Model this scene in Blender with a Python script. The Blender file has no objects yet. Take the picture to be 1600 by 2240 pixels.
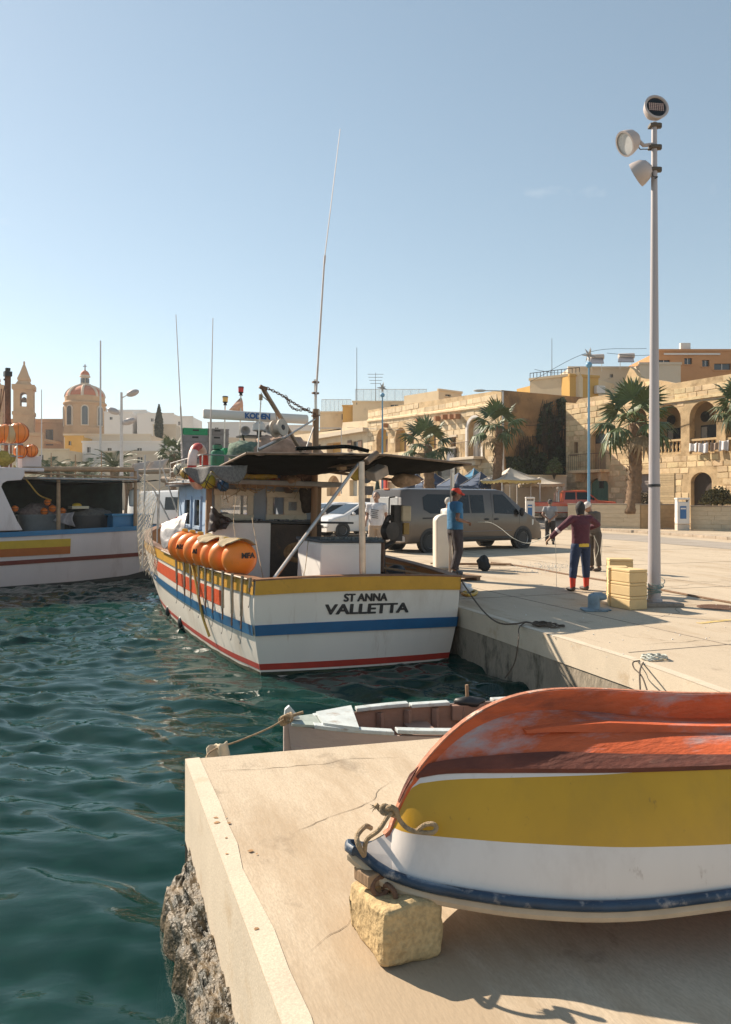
import bpy, bmesh, math, random
import numpy as np
from mathutils import Vector, Matrix, Euler
from mathutils.geometry import delaunay_2d_cdt

random.seed(7)
S = bpy.context.scene
C = S.collection
R = math.radians
# ------------------------------------------------------------------ camera
F, CX, HY, H = 1700.0, 800.0, 1095.0, 1.6      # focal length in photo pixels, centre, horizon row, eye height
cam = bpy.data.cameras.new('camera')
cam.sensor_fit = 'HORIZONTAL'
cam.sensor_width = 24.0
cam.lens = 24.0 * F / 1600.0
cam.shift_y = -(1120 - HY) / 1600.0
cam.clip_start = 0.05
cam.clip_end = 3000
camo = bpy.data.objects.new('camera', cam)
camo.location = (0, 0, H)
camo.rotation_euler = (R(90), 0, 0)
C.objects.link(camo)
S.camera = camo
# ------------------------------------------------------------------ sky and sun
SUN_EL, SUN_AZ = R(36), math.atan2(-0.79, 0.613)      # azimuth measured from +Y towards +X
W = bpy.data.worlds.new('World')
S.world = W
W.use_nodes = True
nt = W.node_tree
bg = nt.nodes['Background']
sky = nt.nodes.new('ShaderNodeTexSky')
sky.sky_type = 'NISHITA'
sky.sun_disc = False
sky.sun_elevation = SUN_EL
sky.sun_rotation = SUN_AZ
sky.altitude = 0
sky.air_density = 1.0
sky.dust_density = 0.2
sky.ozone_density = 1.0
hsv = nt.nodes.new('ShaderNodeHueSaturation')          # hazy Mediterranean air: paler blue all over
hsv.inputs['Saturation'].default_value = 0.86
gam = nt.nodes.new('ShaderNodeGamma'); gam.inputs[1].default_value = 0.78          # haze evens out the whole dome
nt.links.new(sky.outputs[0], gam.inputs[0])
hsv.inputs['Hue'].default_value = 0.485
nt.links.new(gam.outputs[0], hsv.inputs['Color'])
# a few faint wisps of cloud, the same all round the sky
tcw = nt.nodes.new('ShaderNodeTexCoord'); mpw = nt.nodes.new('ShaderNodeMapping'); mpw.inputs['Scale'].default_value = (3.2, 3.2, 7.5)
nzw = nt.nodes.new('ShaderNodeTexNoise'); nzw.inputs['Scale'].default_value = 2.1; nzw.inputs['Detail'].default_value = 7; nzw.inputs['Roughness'].default_value = 0.55
rgw = nt.nodes.new('ShaderNodeMapRange'); rgw.inputs[1].default_value = 0.66; rgw.inputs[2].default_value = 0.82; rgw.inputs[4].default_value = 0.30; mpw.inputs['Location'].default_value = (1.7, 0.35, 0.9)
mxw = nt.nodes.new('ShaderNodeMix'); mxw.data_type = 'RGBA'; mxw.inputs[7].default_value = (5.2, 5.2, 5.1, 1)
nt.links.new(tcw.outputs['Generated'], mpw.inputs[0]); nt.links.new(mpw.outputs[0], nzw.inputs['Vector']); nt.links.new(nzw.outputs['Fac'], rgw.inputs[0])
nt.links.new(rgw.outputs[0], mxw.inputs[0]); nt.links.new(hsv.outputs[0], mxw.inputs[6])
nt.links.new(mxw.outputs[2], bg.inputs[0])
bg.inputs[1].default_value = 0.113
sun = bpy.data.lights.new('sun', 'SUN')
sun.energy = 4.9
sun.angle = R(0.5)
sun.color = (1.0, 0.87, 0.70)
suno = bpy.data.objects.new('sun', sun)
sd = Vector((math.sin(SUN_AZ) * math.cos(SUN_EL), math.cos(SUN_AZ) * math.cos(SUN_EL), math.sin(SUN_EL)))
suno.rotation_euler = (-sd).to_track_quat('-Z', 'Y').to_euler()
suno.location = sd * 60
C.objects.link(suno)
vs = S.view_settings
vs.view_transform = 'Standard'
vs.look = 'None'
vs.exposure = 0.85
vs.gamma = 1.0
vs.use_curve_mapping = False
S.cycles.max_bounces = 6
S.cycles.diffuse_bounces = 3
S.cycles.glossy_bounces = 3
S.cycles.transmission_bounces = 4
S.cycles.transparent_max_bounces = 12
S.cycles.caustics_reflective = False
S.cycles.caustics_refractive = False
S.cycles.use_denoising = True
# ------------------------------------------------------------------ helpers
def at(px, py, Y):
    return Vector(((px - CX) / F * Y, Y, H - (py - HY) / F * Y))

def gd(px, py, z=0.0):
    Y = (H - z) * F / (py - HY)
    return Vector(((px - CX) / F * Y, Y, z))

class Plane:
    """vertical plane through p0 -> p1 seen from above; px() gives (distance along, height) for a photo pixel"""
    def __init__(s, p0, p1):
        s.p = Vector((p0[0], p0[1])); d = Vector((p1[0], p1[1])) - s.p
        s.L = d.length; s.d = d / s.L; s.rz = math.atan2(d.y, d.x)
    def px(s, x, y):
        r = (x - CX) / F
        t = (r * s.p.y - s.p.x) / (s.d.x - r * s.d.y)
        Y = s.p.y + s.d.y * t
        return t, H - (y - HY) / F * Y

def lerp(a, b, t):
    return a + (b - a) * t

def interp(x, xs, ys):
    return float(np.interp(x, xs, ys))

def smooth_interp(x, xs, ys):
    # monotone-ish cubic through the points
    xs = list(xs); n = len(xs)
    if x <= xs[0]: return ys[0]
    if x >= xs[-1]: return ys[-1]
    i = max(k for k in range(n) if xs[k] <= x); i = min(i, n - 2)
    h = xs[i + 1] - xs[i]; t = (x - xs[i]) / h
    def sl(k):
        if k == 0: return (ys[1] - ys[0]) / (xs[1] - xs[0])
        if k == n - 1: return (ys[-1] - ys[-2]) / (xs[-1] - xs[-2])
        return (ys[k + 1] - ys[k - 1]) / (xs[k + 1] - xs[k - 1])
    m0, m1 = sl(i) * h, sl(i + 1) * h
    return (2*t**3 - 3*t**2 + 1)*ys[i] + (t**3 - 2*t**2 + t)*m0 + (-2*t**3 + 3*t**2)*ys[i+1] + (t**3 - t**2)*m1

def spline(pts, k=6):
    """Catmull-Rom through the points"""
    P = [Vector(p) for p in pts]
    if len(P) < 3: return P
    Q = [P[0] * 2 - P[1]] + P + [P[-1] * 2 - P[-2]]
    out = []
    for i in range(1, len(Q) - 2):
        a, b, c, d = Q[i-1], Q[i], Q[i+1], Q[i+2]
        for j in range(k):
            t = j / k
            out.append(0.5*((2*b) + (c-a)*t + (2*a-5*b+4*c-d)*t*t + (3*b-a-3*c+d)*t**3))
    out.append(P[-1])
    return out

class MB:
    def __init__(s): s.v = []; s.f = []
    def add(s, vs, fs):
        b = len(s.v); s.v += [tuple(v) for v in vs]; s.f += [tuple(i + b for i in f) for f in fs]; return s
    def box(s, c, d, rz=0, rx=0, ry=0, taper=1.0):
        hx, hy, hz = d[0]/2, d[1]/2, d[2]/2
        m = Euler((rx, ry, rz)).to_matrix(); c = Vector(c); vs = []
        for z in (-hz, hz):
            k = taper if z > 0 else 1.0
            for x, y in ((-hx,-hy),(hx,-hy),(hx,hy),(-hx,hy)):
                vs.append(c + m @ Vector((x*k, y*k, z)))
        return s.add(vs, [(3,2,1,0),(4,5,6,7),(0,1,5,4),(1,2,6,5),(2,3,7,6),(3,0,4,7)])
    def box2(s, a, b):
        return s.box([(a[i]+b[i])/2 for i in range(3)], [abs(b[i]-a[i]) for i in range(3)])
    def tube(s, pts, r, n=8, closed=False, caps=True, flat=1.0):
        P = [Vector(p) for p in pts]; m = len(P)
        rr = r if isinstance(r, (list, tuple)) else [r]*m
        b = len(s.v); up = None
        for i in range(m):
            if closed: t = P[(i+1) % m] - P[i-1]
            else: t = P[min(i+1, m-1)] - P[max(i-1, 0)]
            if t.length < 1e-9: t = Vector((0,0,1))
            t.normalize()
            if up is None:
                up = Vector((0,0,1)) if abs(t.z) < 0.9 else Vector((1,0,0))
            x = t.cross(up)
            if x.length < 1e-6: x = t.orthogonal()
            x.normalize(); up = x.cross(t).normalized()
            for k in range(n):
                a = 2*math.pi*k/n
                s.v.append(tuple(P[i] + (x*math.cos(a) + up*math.sin(a)*flat)*rr[i]))
        seg = m if closed else m-1
        for i in range(seg):
            j = (i+1) % m
            for k in range(n):
                l = (k+1) % n
                s.f.append((b+i*n+k, b+i*n+l, b+j*n+l, b+j*n+k))
        if caps and not closed:
            s.f.append(tuple(b+k for k in reversed(range(n))))
            s.f.append(tuple(b+(m-1)*n+k for k in range(n)))
        return s
    def loft(s, rings, closed=True, cap=True):
        b = len(s.v); n = len(rings[0])
        for r in rings: s.v += [tuple(p) for p in r]
        for i in range(len(rings)-1):
            for k in range(n if closed else n-1):
                l = (k+1) % n
                s.f.append((b+i*n+k, b+i*n+l, b+(i+1)*n+l, b+(i+1)*n+k))
        if cap and closed:
            s.f.append(tuple(b+k for k in reversed(range(n))))
            s.f.append(tuple(b+(len(rings)-1)*n+k for k in range(n)))
        return s
    def lathe(s, prof, n=16, mtx=None, c=(0,0,0), cap=True):
        mtx = mtx or Matrix.Identity(3); c = Vector(c)
        rings = [[c + mtx @ Vector((r*math.cos(2*math.pi*k/n), r*math.sin(2*math.pi*k/n), z)) for k in range(n)] for r, z in prof]
        return s.loft(rings, True, cap)
    def ell(s, c, r, n=12, m=8, mtx=None):
        prof = [(max(1e-4, math.sin(math.pi*i/m)), -math.cos(math.pi*i/m)) for i in range(m+1)]
        mtx = mtx or Matrix.Identity(3); c = Vector(c)
        if not isinstance(r, (list, tuple)): r = (r, r, r)
        rings = [[c + mtx @ Vector((a*math.cos(2*math.pi*k/n)*r[0], a*math.sin(2*math.pi*k/n)*r[1], z*r[2])) for k in range(n)] for a, z in prof]
        return s.loft(rings, True, True)
    def torus(s, c, Rr, r, n=24, m=8, mtx=None):
        mtx = mtx or Matrix.Identity(3); c = Vector(c)
        pts = [c + mtx @ Vector((Rr*math.cos(2*math.pi*k/n), Rr*math.sin(2*math.pi*k/n), 0)) for k in range(n)]
        return s.tube(pts, r, m, closed=True)
    def grid(s, fn, nu, nv):
        b = len(s.v)
        for i in range(nu+1):
            for j in range(nv+1): s.v.append(tuple(fn(i/nu, j/nv)))
        for i in range(nu):
            for j in range(nv):
                a = b+i*(nv+1)+j
                s.f.append((a, a+nv+1, a+nv+2, a+1))
        return s
    def prism(s, poly, y0, y1):
        """poly in (x, z), extruded along y"""
        n = len(poly)
        vs = [(p[0], y0, p[1]) for p in poly] + [(p[0], y1, p[1]) for p in poly]
        fs = [tuple(range(n)), tuple(reversed(range(n, 2*n)))] + [(i, i+n, (i+1) % n + n, (i+1) % n) for i in range(n)]
        return s.add(vs, fs)
    def slab(s, poly, z0, z1):
        n = len(poly)
        vs = [(p[0], p[1], z0) for p in poly] + [(p[0], p[1], z1) for p in poly]
        fs = [tuple(reversed(range(n))), tuple(range(n, 2*n))] + [(i, (i+1) % n, (i+1) % n + n, i+n) for i in range(n)]
        return s.add(vs, fs)
    def mesh(s, name, m=None, smooth=False, fix=False):
        me = bpy.data.meshes.new(name)
        me.from_pydata(s.v, [], s.f)
        if fix:
            bm = bmesh.new(); bm.from_mesh(me); bmesh.ops.recalc_face_normals(bm, faces=bm.faces); bm.to_mesh(me); bm.free()
        if m is not None: me.materials.append(m)
        if smooth: me.polygons.foreach_set('use_smooth', [True]*len(me.polygons))
        return me
    def build(s, name, m, parent=None, smooth=False, bevel=0, thick=0, remesh=0, sm=0, fix=True, auto=True, seg=2):
        me = s.mesh(name, m, smooth or remesh > 0, fix)
        return link(name, me, parent, bevel, thick, remesh, sm, auto and smooth and not remesh, seg)

def link(name, me, parent=None, bevel=0, thick=0, remesh=0, sm=0, auto=False, seg=2):
    o = bpy.data.objects.new(name, me); C.objects.link(o)
    if parent is not None: o.parent = parent
    if auto:
        me.set_sharp_from_angle(angle=R(40))
    if thick:
        md = o.modifiers.new('s', 'SOLIDIFY'); md.thickness = thick; md.offset = 0
    if remesh:
        md = o.modifiers.new('r', 'REMESH'); md.mode = 'VOXEL'; md.voxel_size = remesh; md.use_smooth_shade = True
        if sm:
            md = o.modifiers.new('m', 'SMOOTH'); md.factor = 0.5; md.iterations = sm
    if bevel:
        md = o.modifiers.new('b', 'BEVEL'); md.width = bevel; md.segments = seg; md.limit_method = 'ANGLE'; md.angle_limit = R(35)
    return o

def thing(name, label, cat, loc=(0,0,0), rz=0, group=None):
    o = bpy.data.objects.new(name, None); C.objects.link(o)
    o.empty_display_size = 0.1
    o.location = loc; o.rotation_euler = (0, 0, rz)
    return tag(o, label, cat, group)

def tag(o, label, cat, group=None):
    o['label'] = label; o['category'] = cat
    if group: o['group'] = group
    return o

def struct(o, kind='structure'):
    o['kind'] = kind; return o

def copy_tree(o, parent=None):
    c = o.copy(); C.objects.link(c); c.parent = parent
    for ch in list(o.children): copy_tree(ch, c)
    return c

def text_part(name, body, size, m, parent, loc, rot, extrude=0.002, bold=0.0, sx=1.0, shear=0.0, space=1.0, thicken=0.0):
    cu = bpy.data.curves.new(name, 'FONT'); cu.body = body; cu.size = size
    cu.align_x = 'CENTER'; cu.align_y = 'CENTER'; cu.extrude = extrude; cu.offset = bold; cu.shear = shear; cu.space_character = space
    t = bpy.data.objects.new(name + '_tmp', cu); C.objects.link(t)
    bpy.context.view_layer.update()
    me = bpy.data.meshes.new_from_object(t.evaluated_get(bpy.context.evaluated_depsgraph_get()))
    bpy.data.objects.remove(t); bpy.data.curves.remove(cu)
    if thicken:                      # heavier strokes: the same outline laid again a little to each side
        vs = [v.co.copy() for v in me.vertices]; fs = [tuple(p.vertices) for p in me.polygons]; V2, F2 = [], []
        for k, (dx, dy) in enumerate(((0,0),(-1,0),(1,0),(0,.6),(0,-.6),(-.7,.45),(.7,.45),(-.7,-.45),(.7,-.45))):
            b0 = len(V2); V2 += [(v.x+dx*thicken, v.y+dy*thicken, v.z+k*0.00012) for v in vs]; F2 += [tuple(i+b0 for i in f) for f in fs]
        me = bpy.data.meshes.new(name); me.from_pydata(V2, [], F2)
    me.materials.clear(); me.materials.append(m)
    o = bpy.data.objects.new(name, me); C.objects.link(o); o.parent = parent
    o.location = loc; o.rotation_euler = rot; o.scale = (sx, 1, 1)
    return o

# ------------------------------------------------------------------ materials
def c8(r, g, b):
    def l(x):
        x /= 255.0
        return x/12.92 if x <= 0.04045 else ((x+0.055)/1.055)**2.4
    return (l(r), l(g), l(b))

_M = {}
def mat(name, col, rough=0.6, var=0.12, scale=6.0, bump=0.0, bscale=60.0, metal=0.0, rnd=0.0, dirt=None, dscale=3.0, damt=0.5,
        dthr=0.55, spec=0.5, stretch=(1,1,1), alpha=1.0, coat=0.0, speck=0.0, emit=None, trans=0.0, hue=0.0, rot=0.0, dirt2=None, d2scale=1.0, d2amt=0.5, d2thr=0.55, d2stretch=(1,1,1)):
    if name in _M: return _M[name]
    m = bpy.data.materials.new(name); m.use_nodes = True; nt = m.node_tree; N = nt.nodes; L = nt.links
    p = N['Principled BSDF']
    tc = N.new('ShaderNodeTexCoord'); oi = N.new('ShaderNodeObjectInfo')
    mp = N.new('ShaderNodeMapping'); mp.inputs['Scale'].default_value = stretch
    ad = N.new('ShaderNodeVectorMath'); ad.operation = 'MULTIPLY_ADD'
    cb = N.new('ShaderNodeCombineXYZ')
    for i in range(3): L.new(oi.outputs['Random'], cb.inputs[i])
    L.new(cb.outputs[0], ad.inputs[0]); ad.inputs[1].default_value = (37.3, 21.7, 11.9)
    L.new(tc.outputs['Object'], ad.inputs[2]); L.new(ad.outputs[0], mp.inputs['Vector'])
    if rot:
        vr = N.new('ShaderNodeVectorRotate'); vr.rotation_type = 'Z_AXIS'; vr.inputs['Angle'].default_value = rot
        L.new(ad.outputs[0], vr.inputs['Vector']); L.new(vr.outputs[0], mp.inputs['Vector'])
    vec = mp.outputs[0]
    n1 = N.new('ShaderNodeTexNoise'); n1.inputs['Scale'].default_value = scale; n1.inputs['Detail'].default_value = 6; n1.inputs['Roughness'].default_value = 0.6
    L.new(vec, n1.inputs['Vector'])
    rp = N.new('ShaderNodeMapRange'); rp.inputs[1].default_value = 0.3; rp.inputs[2].default_value = 0.7
    rp.inputs[3].default_value = 1 - var; rp.inputs[4].default_value = 1 + var
    L.new(n1.outputs['Fac'], rp.inputs[0])
    mul = N.new('ShaderNodeVectorMath'); mul.operation = 'SCALE'; mul.inputs[0].default_value = col
    L.new(rp.outputs[0], mul.inputs['Scale'])
    out = mul.outputs[0]
    if rnd or hue:
        hs = N.new('ShaderNodeHueSaturation')
        r2 = N.new('ShaderNodeMapRange'); r2.inputs[3].default_value = 1 - rnd; r2.inputs[4].default_value = 1 + rnd
        L.new(oi.outputs['Random'], r2.inputs[0]); L.new(r2.outputs[0], hs.inputs['Value'])
        if hue:
            r3 = N.new('ShaderNodeMapRange'); r3.inputs[3].default_value = 0.5 - hue; r3.inputs[4].default_value = 0.5 + hue
            wn = N.new('ShaderNodeTexWhiteNoise'); wn.noise_dimensions = '1D'; L.new(oi.outputs['Random'], wn.inputs['W'])
            L.new(wn.outputs['Value'], r3.inputs[0]); L.new(r3.outputs[0], hs.inputs['Hue'])
        L.new(out, hs.inputs['Color']); out = hs.outputs[0]
    if speck:
        ns = N.new('ShaderNodeTexNoise'); ns.inputs['Scale'].default_value = bscale*2.5; ns.inputs['Detail'].default_value = 3
        L.new(vec, ns.inputs['Vector'])
        rs = N.new('ShaderNodeMapRange'); rs.inputs[1].default_value = 0.35; rs.inputs[2].default_value = 0.65
        rs.inputs[3].default_value = 1 - speck; rs.inputs[4].default_value = 1 + speck
        L.new(ns.outputs['Fac'], rs.inputs[0])
        m2 = N.new('ShaderNodeVectorMath'); m2.operation = 'SCALE'; L.new(out, m2.inputs[0]); L.new(rs.outputs[0], m2.inputs['Scale']); out = m2.outputs[0]
    if dirt is not None:
        n2 = N.new('ShaderNodeTexNoise'); n2.inputs['Scale'].default_value = dscale; n2.inputs['Detail'].default_value = 9; n2.inputs['Roughness'].default_value = 0.68
        L.new(vec, n2.inputs['Vector'])
        r4 = N.new('ShaderNodeMapRange'); r4.inputs[1].default_value = dthr; r4.inputs[2].default_value = dthr + 0.13
        r4.inputs[4].default_value = damt
        L.new(n2.outputs['Fac'], r4.inputs[0])
        mx = N.new('ShaderNodeMix'); mx.data_type = 'RGBA'
        L.new(r4.outputs[0], mx.inputs[0]); L.new(out, mx.inputs[6]); mx.inputs[7].default_value = (*dirt, 1); out = mx.outputs[2]
    if dirt2 is not None:
        mp2 = N.new('ShaderNodeMapping'); mp2.inputs['Scale'].default_value = d2stretch; mp2.inputs['Location'].default_value = (13.1, 7.7, 3.3)
        L.new(vec, mp2.inputs[0])
        n5 = N.new('ShaderNodeTexNoise'); n5.inputs['Scale'].default_value = d2scale; n5.inputs['Detail'].default_value = 8; n5.inputs['Roughness'].default_value = 0.7
        L.new(mp2.outputs[0], n5.inputs['Vector'])
        r5 = N.new('ShaderNodeMapRange'); r5.inputs[1].default_value = d2thr; r5.inputs[2].default_value = d2thr + 0.14; r5.inputs[4].default_value = d2amt
        L.new(n5.outputs['Fac'], r5.inputs[0])
        m5 = N.new('ShaderNodeMix'); m5.data_type = 'RGBA'
        L.new(r5.outputs[0], m5.inputs[0]); L.new(out, m5.inputs[6]); m5.inputs[7].default_value = (*dirt2, 1); out = m5.outputs[2]
    L.new(out, p.inputs['Base Color'])
    p.inputs['Roughness'].default_value = rough
    p.inputs['Metallic'].default_value = metal
    p.inputs['Specular IOR Level'].default_value = spec
    if coat: p.inputs['Coat Weight'].default_value = coat; p.inputs['Coat Roughness'].default_value = 0.08
    if alpha < 1: p.inputs['Alpha'].default_value = alpha
    if trans: p.inputs['Transmission Weight'].default_value = trans
    if emit: p.inputs['Emission Color'].default_value = (*emit[0], 1); p.inputs['Emission Strength'].default_value = emit[1]
    if bump:
        n3 = N.new('ShaderNodeTexNoise'); n3.inputs['Scale'].default_value = bscale; n3.inputs['Detail'].default_value = 5
        L.new(vec, n3.inputs['Vector'])
        b = N.new('ShaderNodeBump'); b.inputs['Strength'].default_value = bump; b.inputs['Distance'].default_value = 0.02
        L.new(n3.outputs['Fac'], b.inputs['Height']); L.new(b.outputs[0], p.inputs['Normal'])
    _M[name] = m
    return m

# shared materials
m_white = mat('white_paint', (0.74,0.72,0.69), 0.45, 0.06, 3, 0.05, 20, dirt=(0.45,0.36,0.28), dscale=2.2, damt=0.35, dthr=0.6)
m_steel = mat('steel', (0.55,0.5,0.45), 0.32, 0.15, 8, metal=0.9, dirt=(0.2,0.11,0.06), dscale=9, damt=0.6)
m_rusty = mat('rusty_iron', (0.16,0.08,0.045), 0.75, 0.35, 12, 0.4, 60)
m_black = mat('black_plastic', (0.02,0.02,0.022), 0.5, 0.2, 10)
m_rubber = mat('rubber', (0.018,0.018,0.018), 0.75, 0.2, 10, 0.1, 40)
m_dark = mat('dark_interior', (0.03,0.028,0.026), 0.8, 0.3, 4)
m_glass = mat('dark_glass', (0.010,0.012,0.014), 0.08, 0.1, 2, spec=0.35)
m_rope = mat('rope_fibre', (0.35,0.25,0.15), 0.85, 0.3, 30, 0.6, 160)
m_ropew = mat('pale_rope', (0.55,0.56,0.5), 0.85, 0.2, 30, 0.6, 160)
m_wood = mat('weathered_wood', (0.3,0.19,0.11), 0.75, 0.3, 6, 0.3, 50, stretch=(1,1,0.15))
m_wire = mat('wire', (0.03,0.03,0.03), 0.6)
# ------------------------------------------------------------------ water
WZ = -0.75
def build_water():
    xs = np.concatenate([np.arange(-90, -14, 1.5), np.arange(-14, 4.3, 0.055)])
    ys = np.concatenate([np.arange(-8, 1.0, 0.5), np.arange(1.0, 13, 0.055), np.arange(13, 36, 0.11)])
    X, Y = np.meshgrid(xs, ys, indexing='ij')
    rng = np.random.RandomState(3)
    Z = np.zeros_like(X)
    wx = X + 0.35*np.sin(0.7*Y + 1.3) + 0.12*np.sin(2.1*Y - X); wy = Y + 0.3*np.sin(0.6*X) + 0.1*np.sin(1.9*X + 0.8*Y)
    for i in range(44):
        lam = 0.17 * (1.25/0.17) ** rng.rand()
        th = R(68) + rng.normal(0, 0.6)
        k = 2*math.pi/lam
        a = 0.0112 * lam ** 0.93
        ph = k*(wx*math.cos(th) + wy*math.sin(th)) + rng.rand()*6.28
        Z += a*(np.sin(ph) + 0.28*np.cos(2*ph))
    # choppy patches where the wind gets between the boats
    pat = 0.72 + 0.38*np.sin(0.55*X - 0.4*Y + 0.7)*np.sin(0.37*X + 0.5*Y)
    Z *= pat
    edge = np.clip((X + 14)/1.0, 0, 1)
    Z = Z*edge + WZ
    nx, ny = X.shape
    v = np.stack([X, Y, Z], -1).reshape(-1, 3)
    idx = np.arange(nx*ny).reshape(nx, ny)
    q = np.stack([idx[:-1,:-1], idx[1:,:-1], idx[1:,1:], idx[:-1,1:]], -1).reshape(-1, 4)
    me = bpy.data.meshes.new('water')
    me.vertices.add(len(v)); me.vertices.foreach_set('co', v.ravel())
    me.loops.add(q.size); me.loops.foreach_set('vertex_index', q.ravel().astype(np.int32))
    me.polygons.add(len(q)); me.polygons.foreach_set('loop_start', np.arange(0, q.size, 4, dtype=np.int32))
    me.polygons.foreach_set('use_smooth', np.ones(len(q), dtype=bool))
    me.update(); me.validate()
    m = bpy.data.materials.new('harbour_water'); m.use_nodes = True; nt = m.node_tree; N = nt.nodes; L = nt.links
    p = N['Principled BSDF']; outn = N['Material Output']
    p.inputs['Base Color'].default_value = (0.007, 0.042, 0.036, 1)
    p.inputs['Roughness'].default_value = 0.02
    p.inputs['IOR'].default_value = 1.333
    tc = N.new('ShaderNodeTexCoord')
    n1 = N.new('ShaderNodeTexNoise'); n1.inputs['Scale'].default_value = 7; n1.inputs['Detail'].default_value = 4
    mp = N.new('ShaderNodeMapping'); mp.inputs['Scale'].default_value = (0.7, 1.4, 1); mp.inputs['Rotation'].default_value = (0,0,R(-15))
    L.new(tc.outputs['Object'], mp.inputs[0]); L.new(mp.outputs[0], n1.inputs['Vector'])
    b = N.new('ShaderNodeBump'); b.inputs['Strength'].default_value = 0.09; b.inputs['Distance'].default_value = 0.05
    L.new(n1.outputs['Fac'], b.inputs['Height']); L.new(b.outputs[0], p.inputs['Normal'])
    # a little see-through: the rocks under the jetty show faintly
    tr = N.new('ShaderNodeBsdfTransparent'); tr.inputs[0].default_value = (0.25, 0.6, 0.52, 1)
    fr = N.new('ShaderNodeFresnel'); fr.inputs[0].default_value = 1.333; L.new(b.outputs[0], fr.inputs['Normal'])
    mr = N.new('ShaderNodeMapRange'); mr.inputs[1].default_value = 0.02; mr.inputs[2].default_value = 0.35; mr.inputs[3].default_value = 0.42; mr.inputs[4].default_value = 0.0
    L.new(fr.outputs[0], mr.inputs[0])
    mx = N.new('ShaderNodeMixShader'); L.new(mr.outputs[0], mx.inputs[0]); L.new(p.outputs[0], mx.inputs[1]); L.new(tr.outputs[0], mx.inputs[2])
    L.new(mx.outputs[0], outn.inputs[0])
    me.materials.append(m)
    o = bpy.data.objects.new('water', me); C.objects.link(o); struct(o)
build_water()
b = MB(); b.slab([(-95,-10),(4.5,-10),(4.5,37),(-95,37)], -3.2, -2.6)
struct(b.build('seabed', mat('seabed_sand', (0.015,0.045,0.036), 0.9, 0.5, 0.8)))

# ------------------------------------------------------------------ quay and jetty (one concrete slab with the basin cut out)
m_conc = mat('quay_concrete', (0.475,0.385,0.28), 0.88, 0.08, 1.1, 0.12, 70, dirt=(0.36,0.265,0.17), dscale=1.3, damt=0.75, dthr=0.5, speck=0.10, rot=R(70), stretch=(0.28,1,1), dirt2=(0.17,0.125,0.085), d2scale=2.6, d2amt=0.7, d2thr=0.585, d2stretch=(3,1,1))
m_cope = mat('pale_coping', (0.56,0.47,0.36), 0.85, 0.08, 2.5, 0.12, 60, dirt=(0.42,0.30,0.18), dscale=3, damt=0.6, dthr=0.55, speck=0.10, dirt2=(0.22,0.13,0.06), d2scale=9, d2amt=0.6, d2thr=0.66)
m_wallc = mat('wet_quay_wall', (0.30,0.25,0.19), 0.9, 0.35, 2.5, 0.6, 25, dirt=(0.05,0.045,0.03), dscale=2.5, damt=0.85, dthr=0.5, stretch=(1,1,0.5))
JA = Vector((-1.115, 4.80)); JB = Vector((0.60, -0.05)); JC = Vector((1.3, -2.0))
E = [Vector((-6.0, 32.0)), Vector((1.50, 11.33)), Vector((2.66, 7.82)), Vector((2.98, 6.4)), Vector((3.10, 5.93))]
poly = [JC, Vector((14, -3)), Vector((140, -3)), Vector((140, 400)), Vector((-220, 400)), Vector((-220, 32.0))] + E + [JA, JB]
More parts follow.
